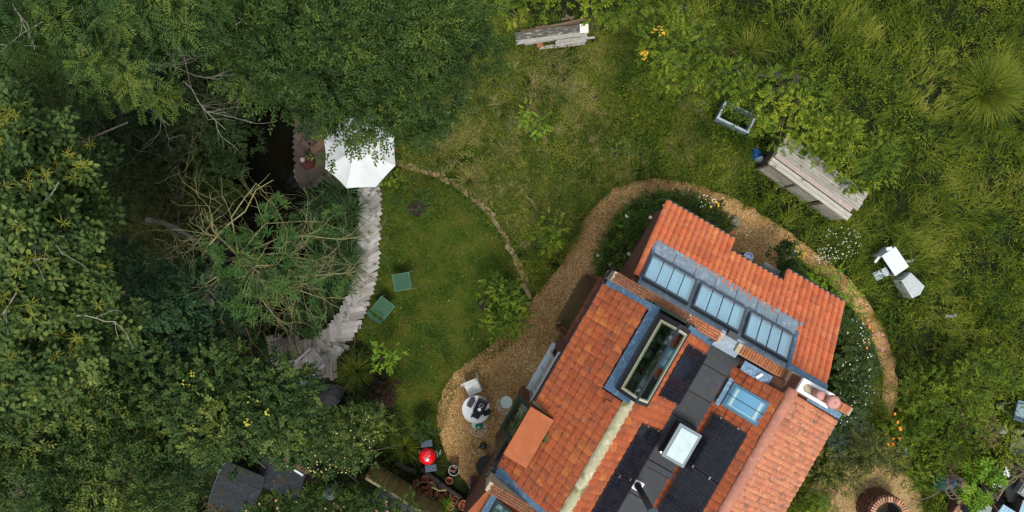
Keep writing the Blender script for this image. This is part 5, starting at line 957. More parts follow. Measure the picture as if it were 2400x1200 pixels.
# brick edge of the lawn
be = thing('brick_edging', 'curved crumbling row of old bricks and stones edging the lawn', 'edging', W(1100, 480, 0))
ed = [(925, 382), (985, 395), (1045, 420), (1100, 455), (1145, 498), (1178, 545), (1205, 600), (1228, 650), (1242, 700)]
strip = [W(x, y, 0).xy for x, y in smooth_poly(ed, 0)]; q = MB(); vs_ = []
for i_, a_ in enumerate(strip):
    d_ = (strip[min(i_ + 1, len(strip) - 1)] - strip[max(i_ - 1, 0)]).normalized(); n_ = Vector((-d_.y, d_.x)) * .065; vs_ += [(a_.x + n_.x, a_.y + n_.y, .022), (a_.x - n_.x, a_.y - n_.y, .022)]
q.add(vs_, [(2 * i_, 2 * i_ + 1, 2 * i_ + 3, 2 * i_ + 2) for i_ in range(len(strip) - 1)]); q.build('worn_earth', pm('tan_earth', (.20, .15, .075), (.11, .09, .04), 14, .95, c3=(.26, .2, .11), bump=.6), be, kind='stuff').location = -be.location
eb = MB().box((0, 0, 0), (.13, .075, .07)).mesh('brick', pm('old_edging_brick', (.20, .105, .055), (.26, .20, .12), 12, .9, rand=[(.5, .5, .45), (1, 1, 1), (1.35, 1.3, 1.2), (.7, .75, .6), (1.2, .8, .65)], c3=(.09, .07, .04), bump=.5))
for k, (p, d) in enumerate(along(ed, 6.4)):
    n = Vector((-d.y, d.x)) * random.uniform(-6, 6); w = W(p.x + n.x, p.y + n.y, .0)
    if random.random() < .06: continue
    o = bpy.data.objects.new('brick', eb); COL.objects.link(o); o.parent = be; o.location = Vector((w.x, w.y, .035)) - be.location; o.rotation_euler = (random.uniform(-.2, .2), random.uniform(-.2, .2), math.atan2(-d.y, d.x) + random.gauss(0, .35)); o.scale = (random.uniform(.6, 1.1), random.uniform(.7, 1.2), 1)

# ------------------------------------------------------------------ parasol
def fabric(name, c): return leafm(name, [c, c], trans=.25, rough=.8, patch=0, spec=.2)
PZ = 2.3; pc = W(832, 350, PZ + .35); ps = thing('parasol', 'large white eight sided parasol half covered by overhanging twigs', 'parasol', (pc.x, pc.y, 0))
q = MB(); R_ = L(90, PZ); rim = []
for i in range(8):
    a = math.radians(-110) + i * 2 * math.pi / 8; rim.append(Vector((R_ * math.cos(a), R_ * math.sin(a), PZ - .10)))
for i in range(8):
    a, b = rim[i], rim[(i + 1) % 8]; ap_ = Vector((0, 0, PZ + .40)); rows = []
    for r in range(9):
        f = r / 8; row = []
        for s_ in range(9):
            u = s_ / 8; e = a.lerp(b, u); p = ap_.lerp(e, f); sag = math.sin(math.pi * u) * f; p = p - Vector((0, 0, .05 * sag)); p.x *= 1 - .022 * sag; p.y *= 1 - .022 * sag; row.append(p)
        rows.append(row)
    q.add([p for row in rows for p in row], [(r * 9 + s_, r * 9 + s_ + 1, (r + 1) * 9 + s_ + 1, (r + 1) * 9 + s_) for r in range(8) for s_ in range(8)])
o = q.build('canopy', pm('white_canvas', (.58, .60, .60), (.52, .55, .55), 3, .85, spec=.2), ps)
q = MB()
for a in rim: q.tube([Vector((0, 0, PZ + .38)), a + Vector((0, 0, -.015))], .008, n=5)
q.build('rib', MATS['beam_wood'], ps, kind='stuff')
MB().tube([(0, 0, 0), (0, 0, PZ + .46)], .022, n=10).build('pole', MATS['beam_wood'], ps); MB().lathe([(.03, PZ + .42), (.022, PZ + .47), (.0, PZ + .49)], 10).build('finial', pm('brown_finial', (.12, .05, .04)), ps)
q = MB()
for i in range(8):
    a = math.radians(-110) + i * 2 * math.pi / 8; q.slab([(.0, 0, PZ + .425), (.13 * math.cos(a), .13 * math.sin(a), PZ + .395), (.13 * math.cos(a + .55), .13 * math.sin(a + .55), PZ + .39), (0.01, 0.01, PZ + .427)], .004)
q.build('vent_cap', MATS['white_canvas'], ps)
MB().lathe([(.24, 0.07), (.24, .12), (.05, .16), (0.05, .3), (0, .3)], 20).build('base', MATS['grey_felt'], ps)
# ------------------------------------------------------------------ metal chairs on the lawn
m_green = pm('green_paint', (.09, .23, .15), (.11, .26, .18), 12, .55, spec=.25); m_mesh_ = pm('green_mesh_seat', (.035, .085, .052), (.045, .10, .06), 60, .8, spec=.1)
def metal_chair(px, py, deg, label, folded=0.0):
    t = thing('metal_chair', label, 'chair', W(px, py, 0), math.radians(deg), 'green metal chairs on the lawn'); w, dpt, h = .40, .40, .43
    MB().box((0, 0, h), (w - .02, dpt - .02, .006)).build('seat', m_mesh_, t)
    q = MB().tube([(-w / 2, -dpt / 2, h), (w / 2, -dpt / 2, h), (w / 2, dpt / 2, h), (-w / 2, dpt / 2, h)], .009, n=6, closed=True); q.build('seat_frame', m_green, t)
    for i in range(9): pass
    sl = MB()
    for i in range(11): sl.box((-.17 + i * .034, 0, h + .008), (.008, dpt - .03, .006), rz=0)
    sl.build('seat_slat', pm('green_slat', (.055, .13, .085), spec=.15), t, kind='stuff')
    for sx in (-1, 1):
        for sy in (-1, 1): MB().tube([(sx * w / 2, sy * dpt / 2 * .9, h), (sx * (w / 2 + .015), sy * (dpt / 2 + (.10 if sy > 0 else .02)), 0)], .009, n=6).build('leg', m_green, t)
        MB().tube([(sx * w / 2, dpt / 2, h), (sx * w / 2 * .98, dpt / 2 + .06, h + .38)], .009, n=6).build('back_post', m_green, t)
    b = MB(); rows = []
    for j in range(2):
        for i in range(9):
            u = i / 8 - .5; rows.append((u * w * .98, dpt / 2 + .03 + .035 * (1 - 4 * u * u) + j * .045, h + .22 + j * .17))
    b.add(rows, [(i, i + 1, 10 + i, 9 + i) for i in range(8)]); n0 = len(b.v); b.add([(x, y + .012, z) for x, y, z in rows], [(9 + i, 10 + i, i + 1, i) for i in range(8)]); b.build('backrest', m_green, t); return t
metal_chair(948, 659, -80, 'green metal garden chair on the lawn facing the boardwalk')
metal_chair(905, 718, 142, 'green metal garden chair nearer the boardwalk with its back turned to the lower left')
# ------------------------------------------------------------------ bistro set on the gravel
m_white = pm('white_paint', (.60, .61, .60), (.52, .54, .53), 9, .45); m_wire = pm('cream_wire', (.55, .52, .42), (.45, .42, .33), 12, .5)
bt = thing('bistro_table', 'round white metal table loaded with black cases on the gravel', 'table', W(1119, 945, 0))
MB().lathe([(.318, .70), (.33, .71), (.33, .722), (.318, .728), (.318, .722), (0, .722)], 40).build('tabletop', m_white, bt)
MB().tube([(.33 * math.cos(i * math.pi / 18), .33 * math.sin(i * math.pi / 18), .715) for i in range(36)], .008, n=6, closed=True).build('rim', pm('worn_white_rim', (.5, .5, .48)), bt)
for k in range(3):
    a = k * 2.094 + .6; MB().tube([(.1 * math.cos(a), .1 * math.sin(a), .70), (.06 * math.cos(a), .06 * math.sin(a), .4), (.27 * math.cos(a), .27 * math.sin(a), 0)], .011, n=6).build('leg', m_white, bt)
m_case = pm('black_case', (.008, .009, .011), (.014, .015, .018), 14, .7, spec=.12); zt = .73
cs = thing('black_case', 'black rectangular carrying case with a white disc lying on the round table', 'case', W(1126, 953, zt) , math.radians(-27))
MB().box((0, .02, .08), (.24, .34, .15)).box((0, -.21, .06), (.18, .13, .10)).box((0, .02, .165), (.20, .30, .02)).build('body', m_case, cs)
MB().tube([(.045 * math.cos(i * .35), .07 + .045 * math.sin(i * .35), .185) for i in range(18)], .008, n=5, closed=True).build('ring_handle', pm('grey_plastic', (.3, .32, .34)), cs); MB().lathe([(.04, .175), (.04, .188), (0, .188)], 18, c=(0, -.035, 0)).build('white_disc', m_white, cs)
MB().box((0, .19, .15), (.22, .03, .03)).box((-.08, -.29, .06), (.04, .05, .04)).build('latch', pm('dark_blue_plastic', (.03, .04, .06)), cs)
o = MB().prism([(-.07, -.11), (.05, -.12), (.07, .06), (.03, .13), (-.05, .10)], 0, .10).build('purple_bag', pm('purple_black_cloth', (.045, .033, .045), (.03, .022, .03), 20, .8), at=W(1105, 942, zt), ); o.rotation_euler = (0, 0, math.radians(-25)); tag(o, 'small dark purple bag at the left side of the table', 'bag')
o = MB().box((0, 0, .035), (.14, .11, .07), rz=.5).box((-.08, -.05, .03), (.06, .10, .06), rz=.5).build('camera_box', m_case, at=W(1144, 965, zt)); tag(o, 'small black box at the lower right of the round table', 'box')
def folding_chair(px, py, deg, label):
    t = thing('folding_chair', label, 'chair', W(px, py, 0), math.radians(deg)); h = .43
    MB().box((0, 0, h), (.34, .34, .025)).build('seat', pm('pale_slat_seat', (.58, .60, .58), (.50, .52, .50), 20, .6), t)
    for i in range(3): MB().box((0, -.11 + i * .11, h + .014), (.33, .004, .004)).build('seat_joint', pm('grey_joint', (.3, .3, .3)), t)
    for s_ in (-1, 1):
        MB().tube([(s_ * .18, -.22, 0), (s_ * .18, .10, h), (s_ * .17, .22, .86)], .011, n=6).build('side_rail', m_wire, t); MB().tube([(s_ * .165, .24, 0), (s_ * .165, -.15, h)], .011, n=6).build('leg', m_white, t)
    MB().box((0, .215, .83), (.36, .02, .05), rx=-.2).build('backrest', m_white, t); MB().box((0, .185, .68), (.34, .015, .04), rx=-.2).build('back_slat', m_wire, t); MB().tube([(-.25, .14, h + .02), (.19, .14, h + .02)], .012, n=6).build('crossbar', m_white, t); return t
folding_chair(1110, 900, 23, 'white folding chair above the round table with its back to the lawn')
def wire_chair(px, py, deg, label, seatcol):
    t = thing('wire_chair', label, 'chair', W(px, py, 0), math.radians(deg)); h = .44
    MB().lathe([(.145, h), (.15, h + .01), (.145, h + .02), (0, h + .018)], 28).build('seat', seatcol, t)
    for k in range(4): a = .78 + k * 1.571; MB().tube([(.12 * math.cos(a), .12 * math.sin(a), h), (.20 * math.cos(a), .20 * math.sin(a), 0)], .007, n=5).build('leg', m_wire, t)
    q = MB(); arc = [(.21 * math.cos(a), -.02 + .21 * math.sin(a), h + .30 - .10 * abs(math.cos(a))) for a in [math.pi * (1 + i / 12) for i in range(13)]]; q.tube(arc, .008, n=5).tube([(p[0] * .8, p[1] * .85, h + .12) for p in arc], .006, n=5)
    for i in (0, 3, 6, 9, 12): q.tube([(arc[i][0] * .72, arc[i][1] * .72, h), arc[i]], .005, n=4)
    q.tube([(.06 * math.cos(i), -.16 + .05 * math.sin(i), h + .2) for i in range(7)], .005, n=4, closed=True); q.build('back_hoop', m_wire, t, kind='stuff'); return t
wire_chair(1187, 934, -40, 'pale round seated wire chair right of the table, in front of the open window', pm('mint_seat', (.52, .60, .54), (.45, .53, .48), 8, .5))
wire_chair(1122, 984, 20, 'wire chair below the table with a green canister on its seat', pm('mint_seat', (1, 1, 1)))
gc = thing('gas_canister', 'green round gas canister standing on the wire chair below the table', 'canister', W(1123, 997, .46)); MB().lathe([(.07, 0), (.09, .03), (.092, .13), (.07, .17), (.045, .185), (.045, .20), (0, .20)], 24).build('body', pm('emerald_paint', (.01, .20, .11), (.012, .24, .13), 5, .35), gc, smooth=True)
MB().tube([(.065 * math.cos(i * .5), .065 * math.sin(i * .5), .19) for i in range(13)], .009, n=5, closed=True).build('collar', pm('emerald_paint', (1, 1, 1)), gc); MB().lathe([(.03, .2), (.03, .23), (.015, .24), (0, .24)], 12).build('valve', pm('brass_valve', (.4, .3, .25)), gc)
wc = thing('watering_can', 'small black watering can on the gravel near the brick pier', 'watering can', W(1137, 1043, 0)); MB().lathe([(.07, 0), (.085, .02), (.075, .16), (.04, .20), (0, .20)], 16, c=(-.05, 0, 0)).build('body', m_black, wc); MB().tube([(.0, .02, .18), (.08, .06, .24), (.13, .0, .16), (.06, -.04, .05)], .012, n=6).build('handle', m_black, wc); MB().tube([(-.11, -.01, .05), (-.2, -.04, .17)], .018, .012, n=6).build('spout', m_black, wc)
MB().lathe([(.05, 0.0), (.05, .05), (.0, .05)], 12, c=(.1, -.03, 0)).build('jug', pm('sand_clay', (.4, .28, .16)), wc)
rd = thing('fire_pit', 'dark round fire pit lid standing against the brick pier', 'fire pit', W(1142, 1087, 0)); MB().lathe([(.10, 0), (.24, .10), (.27, .22), (.27, .24), (.25, .235), (0, .20)], 32).build('bowl', pm('dark_iron', (.016, .019, .015), (.024, .027, .02), 12, .7), rd)
mb = MB(); rr_ = random.Random(4); c0 = W(1110, 1140, .1)
for i in range(46):
    a = rr_.uniform(-.35, .35); p = [c0 + Vector((rr_.gauss(0, .04) + math.sin(a) * s_ * .45, .28 - .52 * s_, .05 + .25 * s_ * rr_.random())) for s_ in (0, .35, .7, 1.0)]; mb.tube(p, .007, .004, n=4)
o = mb.build('willow_bundle', pm('purple_twig', (.11, .045, .045), (.07, .03, .035), 12, .8)); o.location = (0, 0, 0); tag(o, 'bundle of thin purple brown twigs lying on the gravel by the downpipe', 'twigs')
# kettle barbecue
kb = thing('kettle_barbecue', 'bright red round kettle barbecue with two slatted side shelves', 'barbecue', W(1009, 1052, 0), math.radians(8)); kz = .62
MB().lathe([(0, kz - .18), (.12, kz - .15), (.185, kz - .04), (.20, kz + .02)], 32).build('bowl', pm('red_enamel', (.62, .006, .010), (.58, .005, .01), 3, .18, spec=.7), kb, smooth=True)
MB().lathe([(.205, kz + .02), (.20, kz + .06), (.16, kz + .13), (.09, kz + .17), (0, kz + .185)], 36).build('lid', pm('red_enamel', (1, 0, 0)), kb, smooth=True)
MB().lathe([(.05, .0), (.05, .012), (.01, .016), (.01, .03), (0, .03)], 16, c=(.0, -.03, kz + .178)).build('vent', pm('grey_steel', (.22, .25, .26), (.16, .19, .2), 12, .4, metal=.5), kb)
MB().tube([(.05, .04, kz + .18), (.065, .045, kz + .205), (.08, .05, kz + .18)], .012, n=6).build('handle', pm('cream_plastic', (.75, .7, .5)), kb)
for (y, lab) in ((.30, 1), (-.30, 2)):
    f = MB().box((.02 * lab, y, kz + .0), (.27, .16, .015)).build('shelf', pm('shelf_frame', (.05, .075, .09)), kb)
    for i in range(5): MB().box((.02 * lab, y - .065 + i * .0325, kz + .014), (.27, .024, .012)).build('slat', pm('blue_grey_slat', (.065, .10, .13), (.05, .08, .11), 9, .6, spec=.2), f)
for k in range(3): a = 1.2 + k * 2.09; MB().tube([(.12 * math.cos(a), .12 * math.sin(a), kz - .12), (.22 * math.cos(a), .22 * math.sin(a), 0.03)], .012, n=6).build('leg', MATS['grey_steel'], kb)
for a in (-.35, 3.3): MB().lathe([(.0, -.015), (.07, -.015), (.07, .015), (0, .015)], 16, M=Matrix.Translation((.26 * math.cos(a), .26 * math.sin(a), .075)) @ Matrix.Rotation(a, 4, 'Z') @ Matrix.Rotation(math.pi / 2, 4, 'Y')).build('wheel', pm('grey_wheel', (.25, .28, .28)), kb)
MB().tube([(.21, .09, kz), (.25, .03, kz + .02), (.24, -.05, kz)], .012, n=6).build('side_handle', pm('teal_metal', (.12, .22, .20)), kb)
# bucket with logs, clay pots
m_galv = pm('galvanised_metal', (.22, .25, .26), (.15, .175, .185), 10, .45, metal=.5)
bk = thing('metal_bucket', 'grey metal bucket holding cut firewood beside the gravel edge', 'bucket', W(1066, 1094, 0)); MB().lathe([(0, .01), (.10, .01), (.12, .30), (.13, .31), (.13, .32), (.118, .32), (.098, .03), (0, .03)], 28).build('pail', m_galv, bk)
MB().tube([(.13, 0, .3), (.10, .10, .33), (0, .15, .34), (-.10, .10, .33), (-.13, 0, .3)], .006, n=5).build('handle', m_galv, bk)
for i in range(6):
    a = i * 1.05; o = MB().cyl((0, 0, -.08), (0, 0, .12), .032, n=8).build('firewood', pm('cut_wood', (.20, .09, .05), (.12, .05, .03), 10, .9), at=Vector(W(1066, 1094, 0)) + Vector((.055 * math.cos(a), .055 * math.sin(a), .12 + .01 * i))); o.rotation_euler = (random.uniform(-.3, .3), random.uniform(-.3, .3), a); tag(o, 'cut firewood log standing in the grey metal bucket', 'firewood', 'firewood logs in the metal bucket')
m_clay = pm('terracotta', (.36, .115, .05), (.25, .08, .038), 8, .8, rand=[(.75, .75, .75), (1, 1, 1), (1.2, 1.2, 1.15), (.9, 1.0, 1.0)], c3=(.42, .19, .10), dirt=((.3, .24, .18), 12, .62), bump=.2)
def potmesh(): 
    b = MB().lathe([(0, 0), (.62, 0), (.86, 1.45), (.86, 1.5), (1.0, 1.5), (1.0, 1.95), (.86, 1.95), (.84, 1.45), (.60, .35), (0, .35)], 22); return b.mesh('clay_pot', m_clay)
POT = potmesh(); SOIL = MB().lathe([(0, .9), (.7, .9), (.7, .86)], 12).mesh('pot_soil', m_soil)
pots = [(978, 1131, 8.4, 'wide clay pot at the far left of the stacked flower pots'), (995, 1123, 8.8, 'clay pot second from the left in the top row of flower pots'), (1012, 1134, 8.8, 'clay pot with a mossy rim at the centre of the top row of flower pots'),
 (1034, 1140, 5.6, 'small clay pot alone beside the dark sleeper'), (1044, 1146, 6.6, 'clay pot with a pale stem lying across it'), (1055, 1146, 4.2, 'small clay pot just right of the stem tip'), (1023, 1157, 6.4, 'clay pot below the straw stem'), (1033, 1167, 7.6, 'clay pot right of the tipped pot, leaning on it'), (1028, 1176, 7.8, 'clay pot tipped towards the light fence'), (1059, 1160, 6, 'small clay pot left of the wide back one'), (1058, 1165, 4.6, 'tiny clay pot against the wide back one'),
 (1066, 1170, 8.4, 'wide clay pot behind the filled one near the bottom edge'), (1064, 1176, 8.0, 'clay pot filled level with earth near the bottom edge'), (1055, 1188, 7.8, 'clay pot holding a smaller pot at the bottom of the cluster'), (1083, 1183, 12, 'largest clay pot with nested pots and a pale centre, lower right of the cluster'), (1053, 1125, 8.6, 'clay pot half hidden in weeds below the metal bucket'),
 (991, 1144, 4.4, 'small pot at the top left of the wire tray'), (999, 1143, 4.2, 'small pot at the top of the wire tray'), (980, 1148, 4.8, 'small pot at the left edge of the wire tray'), (1008, 1151, 5.4, 'small pot at the right edge of the wire tray'), (985, 1162, 4.8, 'lower left small pot on the wire tray'), (998, 1158, 5.4, 'small pot in the middle of the wire tray'), (999, 1168, 4.8, 'lowest small pot on the wire tray'), (1010, 1161, 5, 'small pot at the lower right of the wire tray'), (1045, 1158, 4, 'tiny pot between the stem and the strap leaved plant'), (1042, 1153, 4.2, 'tiny pot just above the strap leaved plant'), (1083, 1183, 6.5, 'middle pot nested in the largest clay pot'), (1083, 1182, 4.0, 'innermost pale pot nested in the largest clay pot')]
for i, (x, y, r, lab) in enumerate(pots):
    z0 = .14 if 15 < i < 24 else (.10 if i == 26 else (.17 if i == 27 else 0)); s_ = L(r, z0 + .2); w = W(x, y, z0 + s_ * 1.6); o = bpy.data.objects.new('clay_pot', POT); COL.objects.link(o); o.location = (w.x, w.y, z0); o.scale = (s_, s_, s_); o.rotation_euler = (random.uniform(-.12, .12), random.uniform(-.12, .12), random.uniform(0, 6))
    if i == 8: o.rotation_euler = (.5, .3, 0)
    tag(o, lab or 'small terracotta pot among the crowded pots beside the light wooden fence', 'flower pot', 'terracotta pots crowded beside the fence')
o = MB().tube([(.30 * math.cos(i * .33), .24 * math.sin(i * .33), .0) for i in range(19)], .012, n=5, closed=True).build('wire_tray', pm('pale_wire', (.33, .31, .26)), at=W(997, 1152, .12)); tag(o, 'round wire tray under the smallest clay pots', 'tray')
for i, (a, b, r) in enumerate([((925, 1083), (975, 1106), .075), ((988, 1098), (1082, 1168), .06), ((1000, 1110), (1050, 1148), .055)]):
    o = MB().tube([W(*a, .12), W((a[0] + b[0]) / 2, (a[1] + b[1]) / 2 + 2, .13), W(*b, .12)], r, n=8).build('timber_log', pm('black_timber', (.035, .028, .024), (.018, .015, .013), 9, .9, bump=.6, stretch=(1, 1, 1)), smooth=True); tag(o, ['dark broad split log above the light fence', 'long dark round timber beside the flower pots', 'short dark timber touching the top row of flower pots'][i], 'timber')
o = MB().tube([W(1012, 1142, .35), W(1030, 1150, .4), W(1046, 1148, .42)], .018, .014, n=6).build('dry_stem', pm('straw_stem', (.38, .33, .14), (.3, .27, .1))); tag(o, 'thick straw coloured stem lying over the clay pots', 'stem')
tussock('potted_grass', 'light green strap leaved plant among the clay pots', 'plant', 1050, 1172, .3, 40, .30, .022, C_lime[:3], lean=(.7, 1.5), spread=.05)
# light wooden fence of single boards, and the shed roof behind it
m_fence = pm('treated_board', (.26, .21, .075), (.19, .155, .05), 4, .8, stretch=(6, 6, .6), rand=[(.8, .8, .8), (1, 1, 1), (1.15, 1.15, 1.1)], c3=(.30, .25, .10), detail=8)
fz = 1.18; f0 = W(856, 1122, fz); f1 = W(1045, 1237, fz); fd = (f1 - f0); fl_ = Vector((fd.x, fd.y, 0)).length; fa = math.atan2(fd.y, fd.x)
fn = thing('wooden_fence', 'light yellow green timber fence with a pale top rail at the lower left', 'fence', (f0.x, f0.y, 0), fa)
bmsh = MB().box((.05, 0, .57), (.096, .018, 1.13)).mesh('board', m_fence)
for i in range(int(fl_ / .1)):
    o = bpy.data.objects.new('board', bmsh); COL.objects.link(o); o.parent = fn; o.location = (i * .1, random.uniform(0, .006) + .02, 0); o.rotation_euler = (0, random.uniform(-.006, .006), 0)
MB().box((fl_ / 2, .01, fz - .03), (fl_, .06, .035)).build('top_rail', pm('pale_rail', (.50, .40, .22), (.42, .34, .18), 9, .8), fn)
for x in (.02, 1.28, 2.5): MB().box((x, .055, .57), (.09, .07, 1.1)).build('post', pm('brown_post', (.16, .10, .035), (.11, .07, .025), 8, .85), fn)
def flatshed(name, label, corners, z, mat, t=.06, cat='shed', wall=True):
    cs_ = [W(x, y, z) for x, y in corners]; cx = sum((p for p in cs_), Vector()) / len(cs_); t_ = thing(name, label, cat, (cx.x, cx.y, 0))
    MB().prism([(p.x - cx.x, p.y - cx.y) for p in cs_], z - t, z).build('roof', mat, t_)
    if wall: MB().prism([((p.x - cx.x) * .93, (p.y - cx.y) * .93) for p in cs_], -.02, z - t).build('walls', m_dplank, t_)
    return t_
m_felt = pm('roofing_felt', (.028, .033, .037), (.018, .021, .024), 9, .9, spec=.15, c3=(.044, .050, .054), bump=.5, detail=10, dirt=((.035, .030, .014), 4.5, .55))
flatshed('garden_store', 'low flat roof of grey sheet behind the light fence', [(893, 1142), (1010, 1215), (960, 1260), (866, 1180)], .75, pm('grey_sheet', (.055, .065, .068), (.04, .05, .053), 5, .6))
# barrel roofed shed and its neighbour
sh = thing('felt_shed', 'dark curved felt roof shed at the bottom left with moss at its foot', 'shed', W(560, 1140, 0)); O = Vector(sh.location)
q = MB(); A_ = W(540, 1085, 2.0); B_ = W(612, 1115, 2.0); C_ = W(606, 1175, 1.7); D_ = W(488, 1160, 1.6)
rows = [[W(530, 1080, 2.05), W(620, 1118, 2.05)], [W(512, 1110, 2.0), W(612, 1150, 2.0)], [W(502, 1135, 1.85), W(596, 1178, 1.85)], [W(494, 1160, 1.6), W(585, 1200, 1.6)], [W(488, 1182, 1.3), W(575, 1222, 1.3)], [W(486, 1196, .9), W(570, 1236, .9)]]
q.add([p - O for r in rows for p in r], [(2 * i, 2 * i + 1, 2 * i + 3, 2 * i + 2) for i in range(5)]); n = len(q.v); q.add([p - O - Vector((0, 0, .05)) for r in rows for p in r], [(2 * i + 2, 2 * i + 3, 2 * i + 1, 2 * i) for i in range(5)]); q.build('roof', m_felt, sh)
MB().tube([rows[0][0] - O, rows[1][0] - O, rows[2][0] - O, rows[3][0] - O, rows[4][0] - O], .012, n=5).build('roof_edge', m_dgrey, sh)
MB().box((.12, .12, .5), (.7, .5, 1.0), rz=-.38).build('walls', m_dplank, sh)
for i_ in (1, 2, 3): MB().tube([rows[i_][0] - O + Vector((0, 0, .008)), rows[i_][1] - O + Vector((0, 0, .008))], .009, n=4).build('felt_seam', m_dgrey, sh)
mb = MB()
for i in range(160): p = rows[4][0].lerp(rows[4][1], random.random()) + Vector((random.gauss(0, .05), random.gauss(0, .09), random.uniform(.02, .06))); mb.box(p - O, (.04, .04, .02), rz=random.uniform(0, 3))
mb.build('moss', pm('brown_moss', (.06, .045, .015), (.035, .03, .012), 20, .95), sh, kind='stuff')
s2 = flatshed('felt_shed', 'dark flat felt roof shed with a red board and white gutter', [(612, 1075), (660, 1062), (716, 1110), (700, 1170), (606, 1140)], 1.75, m_felt); O2 = Vector(s2.location)
for (a, b, w_, m_, nm, dz) in (((668, 1072), (722, 1106), .11, pm('red_board', (.12, .022, .012), (.08, .016, .01), 4, .6), 'red_board', .02), ((664, 1082), (712, 1112), .045, pm('pale_gutter', (.45, .5, .5), (.36, .42, .42), 8, .5), 'gutter', .05)):
    p0, p1 = W(*a, 1.8) - O2, W(*b, 1.8) - O2; MB().box((p0 + p1) / 2 + Vector((0, 0, dz)), ((p1 - p0).length, w_, .04), rz=math.atan2((p1 - p0).y, (p1 - p0).x)).build(nm, m_, s2)
o = MB().box((0, 0, .6), (.34, .22, .04), rz=.5).box((0, 0, .3), (.3, .2, .58), rz=.5).build('white_cabinet', m_white, at=W(482, 1206, 0)); tag(o, 'corner of a white box at the bottom edge left of the curved shed', 'box')
gr = thing('water_butt', 'round blue grey lid of a barrel under the shrub beside the light fence', 'barrel', W(788, 1138, 0)); MB().lathe([(.16, 0), (.19, .3), (.16, .6), (.14, .62), (0, .63)], 20).build('barrel', pm('blue_grey_plastic', (.09, .115, .13), (.07, .09, .1), 6, .4), gr, smooth=True); MB().lathe([(.03, .63), (.03, .66), (0, .66)], 10).build('knob', m_black, gr)
# slatted armchairs, green bench, chiminea
def armchair(px, py, deg, label, mat):
    t = thing('slatted_armchair', label, 'armchair', W(px, py, .09), math.radians(deg)); h = .36
    for i in range(8): MB().box((-.19 + i * .054, 0, h), (.030, .42, .018)).build('seat_slat', mat, t)
    for i in range(7): MB().box((-.17 + i * .057, .27, h + .22), (.028, .02, .42), rx=-.35).build('back_slat', mat, t)
    MB().box((0, .345, h + .42), (.46, .03, .05), rx=-.3).build('top_rail', mat, t); MB().box((0, -.21, h - .01), (.46, .03, .05)).build('front_rail', mat, t)
    for s_ in (-1, 1):
        MB().box((s_ * .255, 0.02, h + .18), (.06, .50, .022)).build('armrest', mat, t)
        for y in (-.2, .22): MB().box((s_ * .245, y, (h + .17) / 2), (.045, .045, h + .17)).build('leg', mat, t)
    return t
armchair(742, 843, 132, 'grey weathered slatted armchair on the deck, the lighter one by the shrub', pm('silver_wood', (.34, .33, .32), (.24, .235, .23), 12, .85))
armchair(684, 813, 108, 'nearly black slatted armchair on the upper left of the deck', pm('black_wood', (.035, .03, .027), (.055, .048, .04), 12, .85))
gb = thing('garden_bench', 'dark green metal bench half hidden at the foot of the deck', 'bench', W(742, 896, 0), math.radians(14)); m_dg = pm('dark_green_metal', (.022, .065, .055), (.03, .085, .07), 10, .5)
MB().tube([(-.30, 0, .4), (.30, 0, .4), (.34, .08, .4), (.28, .16, .4), (-.28, .16, .4)], .012, n=6, closed=True).tube([(.12, 0, .4), (.14, .16, .5)], .010, n=5).tube([(-.05, 0, .4), (-.05, .16, .5)], .010, n=5).build('seat_frame', m_dg, gb)
MB().box((-.12, .08, .39), (.3, .14, .01)).build('seat', pm('dark_green_metal', (0, 0, 0)), gb); MB().tube([(-.3, .18, .4), (-.26, .22, .75), (.26, .22, .75), (.3, .18, .4)], .012, n=6).build('backrest', m_dg, gb)
for x in (-.28, .28): MB().tube([(x, 0, .4), (x, -.02, 0)], .012, n=6).build('leg', m_dg, gb); MB().tube([(x, .16, .4), (x, .2, 0)], .012, n=6).build('leg', m_dg, gb)
o = MB().box((0, 0, .15), (.30, .22, .3), rz=.3).box((0, 0, .31), (.34, .26, .02), rz=.3).build('plastic_crate', pm('deep_teal_plastic', (.012, .04, .045), (.01, .03, .035), 8, .4), at=W(714, 893, 0)); tag(o, 'dark teal box beside the green bench at the water edge', 'box')
cm_ = thing('chiminea', 'dark red clay chiminea with a pale lid standing on the dark deck', 'chiminea', W(727, 383, .09)); MB().lathe([(.08, 0), (.15, .08), (.17, .22), (.13, .36), (.065, .42), (.06, .62), (.08, .64), (.07, .65), (0, .64)], 22).build('body', pm('dark_red_clay', (.10, .028, .022), (.07, .02, .018), 7, .6), cm_, smooth=True); MB().lathe([(.055, .65), (.05, .67), (0, .68)], 14).build('lid', pm('pink_grey_lid', (.42, .30, .32)), cm_)
o = MB().box((0, 0, .2), (.42, .18, .03), rz=.7).box((0, 0, .1), (.30, .10, .2), rz=.7).build('wooden_stool', pm('brown_bench', (.12, .07, .035), (.08, .05, .03), 7, .8), at=W(752, 345, .09)); tag(o, 'brown wooden bench between chiminea and parasol', 'bench')
o = MB().lathe([(.05, 0), (.07, .14), (.08, .14), (.08, .18), (0, .17)], 16).build('clay_pot', m_clay, at=W(929, 352, 0)); tag(o, 'single clay pot beside the right corner of the parasol', 'flower pot')
